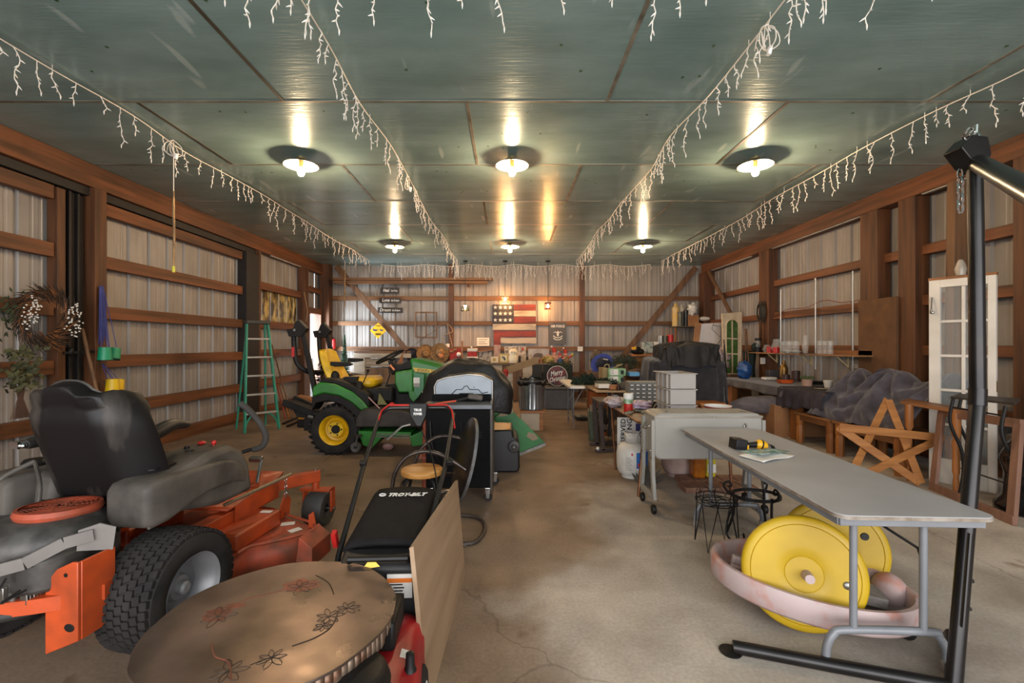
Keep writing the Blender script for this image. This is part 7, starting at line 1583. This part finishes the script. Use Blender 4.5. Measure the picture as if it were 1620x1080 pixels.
part('tabletop', MB().add([V(p) for p in ((1.27, 6.55, .66), (2.08, 6.55, .66), (2.08, 7.9, .66), (1.26, 7.9, .66), (1.27, 6.55, .685), (2.08, 6.55, .685), (2.08, 7.9, .685), (1.26, 7.9, .685))], [(0, 1, 2, 3), (7, 6, 5, 4), (0, 4, 5, 1), (1, 5, 6, 2), (2, 6, 7, 3), (3, 7, 4, 0)]), mat('tan_tabletop', '#A08466', .5, col2='#8B7056', scale=5), br, bevel=.003)
for x, y in ((1.5, 6.7), (2.02, 6.7), (2.02, 7.8)): part('leg', MB().box(x - .02, y - .02, 0, x + .02, y + .02, .66), M_dark, br)
single('orange_cabinet', MB().add([V(p) for p in ((1.34, 6.98, .0), (1.46, 6.75, 0), (1.55, 7.3, 0), (1.34, 7.4, 0), (1.30, 6.98, .62), (1.46, 6.75, .62), (1.55, 7.3, .62), (1.30, 7.4, .62))], [(0, 1, 2, 3), (7, 6, 5, 4), (0, 4, 5, 1), (1, 5, 6, 2), (2, 6, 7, 3), (3, 7, 4, 0)]), wood('orange_varnish', '#A8561B', '#82400F', 'z', .4, 8, .05), 'orange varnished wooden cabinet under the brown table', 'cabinet', bevel=.004)
zt_ = .686
def ob(nm, x0, y0, x1, y1, Y, dep, m, lab, cat): return single(nm, ppx(rc(x0, y0, x1, y1), Y, dep), m, lab, cat, bevel=.004)
ob('tan_carton', 953.5, 582, 962.5, 605, 7.6, .35, mat('cardboard_tan', '#8C7950', .7), 'narrow tan carton left of the green and white boxes', 'box')
M_gbx = mat('green_carton', '#4C8A4C', .5, col2='#8FA98A', scale=9); 
for k, (y0, y1, lab) in enumerate(((583, 594, 'green and white printed carton, upper of two on the brown table'), (594.4, 606, 'green and white printed carton, lower of two on the brown table'))):
    t = thing('printed_carton', lab, 'box', at(977, y1, 7.5)); part('carton', ppx(rc(963, y0, 990 if k == 0 else 986, y1), 7.5, .25), M_gbx, t, bevel=.003); part('white_panel', ppx(rc(966, y0 + 1, 978, y1 - 1), 7.494, .004), M_paper, t); part('picture_panel', ppx(rc(982, y0 + 2.5, 987, y1 - 2), 7.494, .004), M_dark, t)
    for j in range(3): part('printed_line', ppx(rc(967, y0 + 2 + j * 2.6, 971, y0 + 2.8 + j * 2.6), 7.49, .003), mat('print_grey', '#77746F'), t)
ob('book_stack', 947, 608, 966, 614, 6.7, .3, M_white, 'flat white panel lying on the brown table', 'panel')
ob('dark_plaque', 945, 604.5, 968, 608, 6.85, .3, mat('dark_green_plaque', '#3B3E32', .5), 'dark rectangular plaque lying on the white panel', 'plaque')
ob('tan_block', 965, 609, 977, 616, 6.65, .1, M_honx, 'small tan wooden block on the brown table', 'block')
single('dark_jar', MB().lathe([(0, 0), (.025, 0), (.025, .06), (.012, .075), (.012, .095), (0, .095)], 14, tr(*[(978 - 803) / F * 6.6, 6.6, zt_])), mat('dark_amber', '#3A1E12', .3), 'small dark jar beside the tan block', 'jar')
single('folded_tarpaulin', MB().sph(at(990, 611, 6.75), (.14, .1, .07)), mat('dusty_dark_cloth', '#47403A', .8, var=.2), 'crumpled dusty dark cloth at the right of the brown table', 'cloth')
ob('blue_carton', 996, 588.5, 1012, 595, 7.4, .2, mat('light_blue_box', '#4F8DB8', .5, var=.08), 'light blue flat box right of the green cartons', 'box')
single('reddish_basket', MB().sph(at(1008, 592, 7.8), (.2, .12, .10)), mat('dark_rust_basket', '#5B3424', .7, col2='#3A241A', scale=12, bump=.4), 'dark rusty-brown basket behind the light blue box', 'basket')
g = MB(); q = random.Random(51)
for k in range(900):
    a = q.uniform(0, 6.28); r = q.uniform(0, 1); c = at(988 + 26 * r * math.cos(a) * .8, 574 + 12 * r * math.sin(a), 8.4); d = V((q.uniform(-1, 1), q.uniform(-1, 1), q.uniform(-1, 1))).normalized() * .08; sd = d.cross(V((0, 1, .3))).normalized() * .008; g.add([c, c + d * .6 + sd, c + d, c + d * .6 - sd], [(0, 1, 2, 3)])
single('dried_branches', g, mat('grey_green_sprigs', '#4B4D3A', .8, var=.3), 'tangle of grey-green dried branches behind the green cartons', 'branches', smooth=0)
single('branch_stand', MB().cyl(at(990, 605, 8.4), at(990, 575, 8.4), .05).merge(MB().box(1.9, 8.2, 0, 2.5, 8.7, .62)), W_old, 'old wooden chest behind the green cartons', 'chest', bevel=.004)
# blue infant seat and camouflage pack
bs = thing('infant_car_seat', 'bright blue padded infant seat leaning at the back wall', 'infant seat', at(955, 592, 9.3)); c = at(954, 578, 9.3)
part('shell', MB().lathe([(.12, -.06), (.19, -.02), (.23, .04), (.24, .06), (.20, .05), (.14, 0), (0, -.04)], 30, tr(*c) @ Matrix.Rotation(R(62), 4, 'X') @ Matrix.Rotation(R(-20), 4, 'Y')), mat('royal_blue', '#2B3E93', .7, var=.15), bs); part('dark_liner', MB().sph(c + V((.0, -.02, .03)), (.15, .08, .14)), mat('navy_liner', '#15182A', .8), bs)
part('label', MB().cb(c + V((.03, -.12, .13)), (.10, .01, .02), (0, .2, 0)), M_paper, bs)
single('camouflage_pack', MB().sph(at(944, 569, 9.6), (.14, .12, .23)), mat('camouflage', '#564634', .8, col2='#2A241C', scale=9, lo=.45, hi=.52), 'camouflage pack behind the blue infant seat', 'bag')
single('low_crate', MB().box(1.72, 9.1, 0, 2.35, 9.9, .80), W_old, 'old crate under the blue infant seat', 'crate', bevel=.005)
single('tan_strap', MB().tube(spl([at(955, 590, 7.9), at(957, 578, 7.9), at(963, 577, 7.9), at(966, 583, 7.9), at(985, 576, 8.0), at(975, 578, 8.0)], 5), .012, 6), mat('webbing_tan', '#8F8058', .7), 'looped tan strap on top of the cartons', 'strap')
# ---- dark workbench on the back right with cans
wk = thing('back_workbench', 'dark brown workbench by the diagonal brace at the back right', 'workbench', (3.0, 10.2, 0)); X0, X1 = at(1000, 560, 9.9).x, at(1040, 560, 9.9).x
part('bench_top', MB().box(X0, 9.6, 1.10, 4.3, 10.5, 1.14), M_honx, wk, bevel=.004); part('cupboard', MB().box(X0 + .1, 9.7, 0, 4.2, 10.4, 1.10), mat('ochre_dark_wood', '#5A4022', .6, col2='#3E2B17', scale=4, stretch=(1, 1, .3)), wk, bevel=.004)
zw = 1.141
cyl_on('paint_can', 1020, 9.9, zw, .02, .02, M_tin, 'tiny tin disc on the workbench', 'tin')
dp = thing('power_drill', 'black power tool with an orange-yellow panel on the dark workbench', 'power tool', at(1010, 560, 9.8)); part('tool_body', MB().sph(at(1006, 554, 9.8), (.12, .06, .09)).sph(at(1012, 556, 9.8), (.10, .05, .07)), M_dark, dp); part('tool_panel', ppx([(999, 549), (1007, 547.5), (1006, 553), (1000, 553)], 9.72, .02), M_dy, dp)
for x0, y0, x1, y1, m, nm, lab, cat, Y in ((1018, 541, 1033, 558, mat('pale_box_print', '#9EA7A2', .5, col2='#4C5B5E', scale=14, lo=.4, hi=.5), 'printed_box', 'pale blue-green printed box on the dark workbench', 'box', 9.85), (1034.5, 540.5, 1042, 558, M_white, 'white_carton', 'narrow white carton with dark dots on the dark workbench', 'box', 9.85), (1055, 528, 1064, 543, M_xr if False else mat('bright_red', '#B81A17'), 'red_can', 'red can on the dark workbench', 'can', 10.2)):
    if nm == 'red_can': continue
    ob(nm, x0, y0, x1, y1, Y, .2, m, lab, cat)
single('can_riser', MB().box(at(1040, 545, 10.1).x, 10.1, zw, at(1105, 545, 10.1).x, 10.4, at(1045, 543.5, 10.1).z), W_old, 'low dark riser on the workbench under the cans', 'riser', bevel=.004)
zr = at(1045, 543.5, 10.1).z
for px, m, h, lab in ((1045.5, M_steelgrey, .18, 'shiny silver paint can, leftmost on the riser'), (1052, mat('olive_can', '#5C5B4B'), .17, 'dull olive paint can between the silver and red cans'), (1060.5, mat('bright_red', '#B81A17'), .20, 'bright red can on the riser')):
    cyl_on('paint_can', px, 10.2, zr, .065, h, m, lab, 'can', 'paint cans on the riser')
for k, px in enumerate((1048, 1055, 1062)): single('paint_stirrer', MB().cyl(at(px, 543, 10.35), at(px, 519, 10.4), .007, n=6), M_honx, ('left', 'middle', 'right')[k] + ' thin wooden stick of the three behind the paint cans', 'stick', 'sticks behind the paint cans')
single('brown_curtain', MB().grid(lambda u, v: (2.55 + .9 * u, 9.55 + .03 * math.sin(22 * u), .0 + 1.08 * v), 30, 6), mat('ochre_brown_fabric', '#6B4C22', .8, var=.15), 'ochre brown fabric hanging in front of the dark workbench', 'fabric', solid=.01, smooth=60)
# ---- side clutter in the middle distance right
gv = thing('glass_vase_of_sticks', 'tall dark glass vase holding pale sticks on the floor in the aisle', 'vase', (1.22, 6.40, 0))
part('vase', MB().lathe([(0, .01), (.075, .01), (.085, .2), (.09, .42), (.095, .42), (.09, .2), (.08, 0), (0, 0)], 20, tr(1.22, 6.4, 0)), mat('smoky_green_glass', '#55665A', .1, var=0, alpha=.35), gv)
g = MB(); q = random.Random(61)
for k in range(14): a = q.uniform(0, 6.28); g.cyl((1.22 + .04 * math.cos(a), 6.4 + .04 * math.sin(a), .03), (1.22 + .085 * math.cos(a), 6.4 + .085 * math.sin(a), q.uniform(.40, .50)), .007, n=5)
part('sticks', g, mat('pale_sticks', '#8F8A7C', .7), gv)
dst = thing('dark_iron_stand', 'dark brown iron-legged stand at the far end of the copper-legged table', 'stand', (1.25, 5.9, 0))
for y in (5.72, 6.1): part('leg', MB().bar((1.16, y, .62), (1.20, y, .02), .05, .05).bar((1.10, y, .02), (1.45, y, .04), .05, .04), mat('dark_iron_brown', '#2E2421', .6, col2='#3F302A', scale=9), dst, bevel=.004)
part('stand_top', MB().box(1.14, 5.64, .60, 1.75, 6.2, .64), mat('dark_iron_brown', '#2E2421'), dst, bevel=.004); part('cross_bar', MB().box(1.20, 5.72, .28, 1.24, 6.1, .34), mat('dark_iron_brown', '#2E2421'), dst)
part('pale_wheel', MB().sph((1.13, 5.70, .05), .022), M_paper, dst)
blob('dark_sack', 950, 664, 6.45, .10, .07, .20, M_black, 'black sack under the brown table beside the vase of sticks', 'bag', 17)
single('aluminium_pan', MB().lathe([(0, 0), (.12, 0), (.15, .04), (.14, .04), (.11, .01)], 20, tr(1.33, 8.2, .02)), M_steelgrey, 'shallow metal pan on the floor below the white table', 'pan')

# ================================================================ left wall hangings
def onleft(px, py, X=-4.60): Y = X * F / (px - 803.0); return V((X, Y, CZ - (py - 545) / F * Y))
wc_ = onleft(66, 503, -4.56); wr = thing('twig_wreath', 'large brown twig wreath with white berries on the left wall', 'wreath', wc_); q = random.Random(5)
def twigs(n, r0, r1, seed, th=.004, ln=.16):
    q = random.Random(seed); g = MB()
    for k in range(n):
        a = q.uniform(0, 6.28); r = q.uniform(r0, r1); p = wc_ + V((q.uniform(-.0, .08), r * math.cos(a), r * math.sin(a))); tang = V((0, -math.sin(a), math.cos(a))); out = V((0, math.cos(a), math.sin(a)))
        d = (tang + out * q.uniform(.0, .9) + V((q.uniform(-.2, .4), 0, 0))).normalized() * q.uniform(.5, 1) * ln; g.tube([p, p + d * .5 + out * .008, p + d], [th, th * .8, th * .3], 4)
    return g
part('dark_twigs', twigs(520, .17, .28, 1), mat('dark_twig', '#3A2A1E', .8, var=.2), wr); part('copper_twigs', twigs(160, .15, .26, 2, .005, .15), mat('copper_twig', '#8A5730', .7, var=.2), wr)
for sgn, nm in ((1, 'left'), (-1, 'right')):
    g = MB(); q = random.Random(6 + sgn)
    for k in range(60):
        a = q.uniform(-.6, .7) + (PI * .92 if sgn > 0 else -.1); r = q.uniform(.15, .30); g.sph(wc_ + V((.10 + q.uniform(0, .03), r * math.cos(a) * (1), r * math.sin(a))), .008, 6, 4)
    part('white_berries', g, M_paper, wr, stuff=True)
bq = onleft(24, 600, -4.58); db = thing('dried_bouquet', 'dried green leaf bouquet hanging upside down on the left wall below the wreath', 'bouquet', bq); g = MB(); q = random.Random(12)
for k in range(190):
    p = bq + V((q.uniform(0, .12), q.gauss(0, .07), q.uniform(-.10, .28))); w = q.uniform(.02, .04); d = V((q.uniform(-.2, .6), q.uniform(-1, 1), q.uniform(-.3, 1))).normalized() * w * 2; sd = d.cross(V((1, 0, 0))).normalized() * w * .55 + V((.01, 0, 0)); g.add([p, p + d * .5 + sd, p + d, p + d * .5 - sd], [(0, 1, 2, 3)])
part('leaves', g, mat('dried_leaves', '#565433', .8, col2='#30331D', scale=12), db, smooth=0)
g = MB()
for k in range(60): y0 = q.gauss(0, .018); g.tube([bq + V((.05, y0, -.08)), bq + V((.05, y0 * .6, -.18)), bq + V((.05, y0 * 2.2, -.36))], .004, 4)
part('stems', g, mat('brown_stems', '#5A3B28', .8, var=.2), db)
sp_ = onleft(3, 500, -4.58); g = MB()
for k in range(70): p = sp_ + V((q.uniform(0, .1), q.gauss(0, .06), q.gauss(0, .09))); d = V((0, q.uniform(-1, 1), q.uniform(-1, 1))).normalized() * .06; sd = d.cross(V((1, 0, 0))).normalized() * .012; g.add([p, p + d * .5 + sd, p + d, p + d * .5 - sd], [(0, 1, 2, 3)])
single('fir_sprig', g, mat('fir_green', '#33412A'), 'green sprig on the left wall at the very left edge of the picture', 'sprig', smooth=0)
# toy cup stilts on cords
M_scord = mat('violet_cord', '#3B3F86', .6, var=.1)
for (pa, pb, y0, y1, m, top, lab) in (((166, 559), (180, 559), 549, 568, mat('green_cup', '#0F8B62', .45, var=.06), 452, 'pair of green'), ((178, 609), (186, 608), 600, 616, mat('yellow_cup', '#E4BC1B', .45, var=.06), 575, 'pair of yellow')):
    for k, (px, py) in enumerate((pa, pb)):
        c = onleft(px, py, -4.46 if k == 0 else -4.50); h = .07 if k == 0 else .06
        t = thing('cup_stilt', '%s %s cup stilt hanging by cords on the left wooden post' % (('left', 'right')[k], lab.split()[-1]), 'toy', c - V((0, 0, h)), group='cup stilts hanging on the left post')
        part('cup', MB().lathe([(0, h), (.055, h), (.068, -h), (.060, -h), (.05, h - .01), (0, h - .01)], 20, tr(*c) @ Matrix.Rotation(R(0 if k == 0 else -14), 4, 'X')), m, t)
        part('cup_rim', MB().lathe([(.066, -h), (.070, -h), (.070, -h - .008), (.066, -h - .008)], 20, tr(*c) @ Matrix.Rotation(R(0 if k == 0 else -14), 4, 'X')), M_dark, t)
        tp_c = onleft(161 + 2 * k, top, -4.62)
        part('cord', MB().tube([c + V((.0, -.05, h * .4)), tp_c], .004, 5).tube([c + V((.0, .05, h * .4)), tp_c], .004, 5), M_scord, t)
g = MB()
for k in range(7): a = onleft(158 + k * 1.1, 452 + 3 * k, -4.61); b = onleft(156 + k * 2, 545 - 6 * (k % 3), -4.60); g.tube([a, b, a + V((0, .02, 0))], .0055, 5)
single('cord_bunch', g, M_scord, 'bunch of violet cords hanging on the left wooden post above the green cups', 'cord')
single('hanging_cup', MB().lathe([(0, 0), (.05, 0), (.06, .05), (0, .05)], 14, tr(*onleft(176, 634, -4.50))).merge(MB().cyl(onleft(176, 634, -4.50), onleft(163, 600, -4.62), .004, n=5)), mat('olive_dark', '#2C2B22', .7), 'small dark olive cup hanging below the yellow cups', 'cup')
single('tool_handle', MB().cyl(onleft(130, 520, -4.64), onleft(158, 640, -4.30), .017, n=10).merge(MB().cyl(onleft(158, 640, -4.30), V((-4.15, 5.0, 0.02)), .017, n=10)), W_old, 'worn wooden tool handle leaning on the black channel of the left wall', 'tool handle')
single('wall_bracket', MB().bar(onleft(100, 558, -4.68), onleft(148, 556, -4.58), .03, .025).merge(MB().sph(onleft(112, 556, -4.66), (.03, .03, .05))), M_dark, 'dark iron latch bar across the black channel of the left wall', 'latch')
# things leaning behind the ladder
LN = [((425, 560), (452, 660), 9.4, mat('dull_red_handle', '#8A2F22', .5), 'dull red tool handle leaning behind the ladder'), ((430, 545), (462, 665), 9.6, W_old, 'brown wooden handle leaning behind the ladder'), ((440, 605), (458, 660), 9.7, M_honx, 'short pale wooden handle leaning behind the ladder')]
for (a, b, Y, m, lab) in LN: single('tool_handle', MB().cyl(onleft(a[0], a[1], -4.60), fl(b[0], 662), .014, n=8), m, lab, 'tool handle', 'tool handles behind the ladder')
single('cord_loop', MB().tube(spl([onleft(481, 462, -4.635), onleft(486, 490, -4.63), onleft(484, 508, -4.635)], 5), .01, 6), mat('tan_cord', '#9C8360'), 'tan cord hanging on the left post near the side door', 'cord')
single('open_carton', MB().prism([(0, 0), (.42, 0), (.42, .22), (.05, .30), (-.05, .16)], .3, tr(-4.4, 9.6, 0) @ Matrix.Rotation(R(90), 4, 'X')), mat('cardboard', '#A87850'), 'open cardboard carton on the floor behind the ladder', 'box', bevel=.003)
t = thing('nail_gun', 'small yellow and black power tool on the floor behind the tractor wheel', 'power tool', fl(481, 675)); c = fl(481, 675)
part('tool_base', MB().cb(c + V((0, 0, .07)), (.18, .12, .12)), M_dark, t, bevel=.01); part('tool_top', MB().cb(c + V((0, 0, .17)), (.16, .10, .09)), mat('tool_amber', '#B07A1E', .4, var=.1), t, bevel=.01)
for k, (x, y) in enumerate(((455, 672), (462, 676))): single('iron_bar', MB().bar(fl(x - 8, y) + V((0, 0, .02)), fl(x + 18, y - 7) + V((0, 0, .06)), .025, .03), M_dark, ('far', 'near')[k] + ' dark iron bar lying on the floor right of the ladder', 'bar')
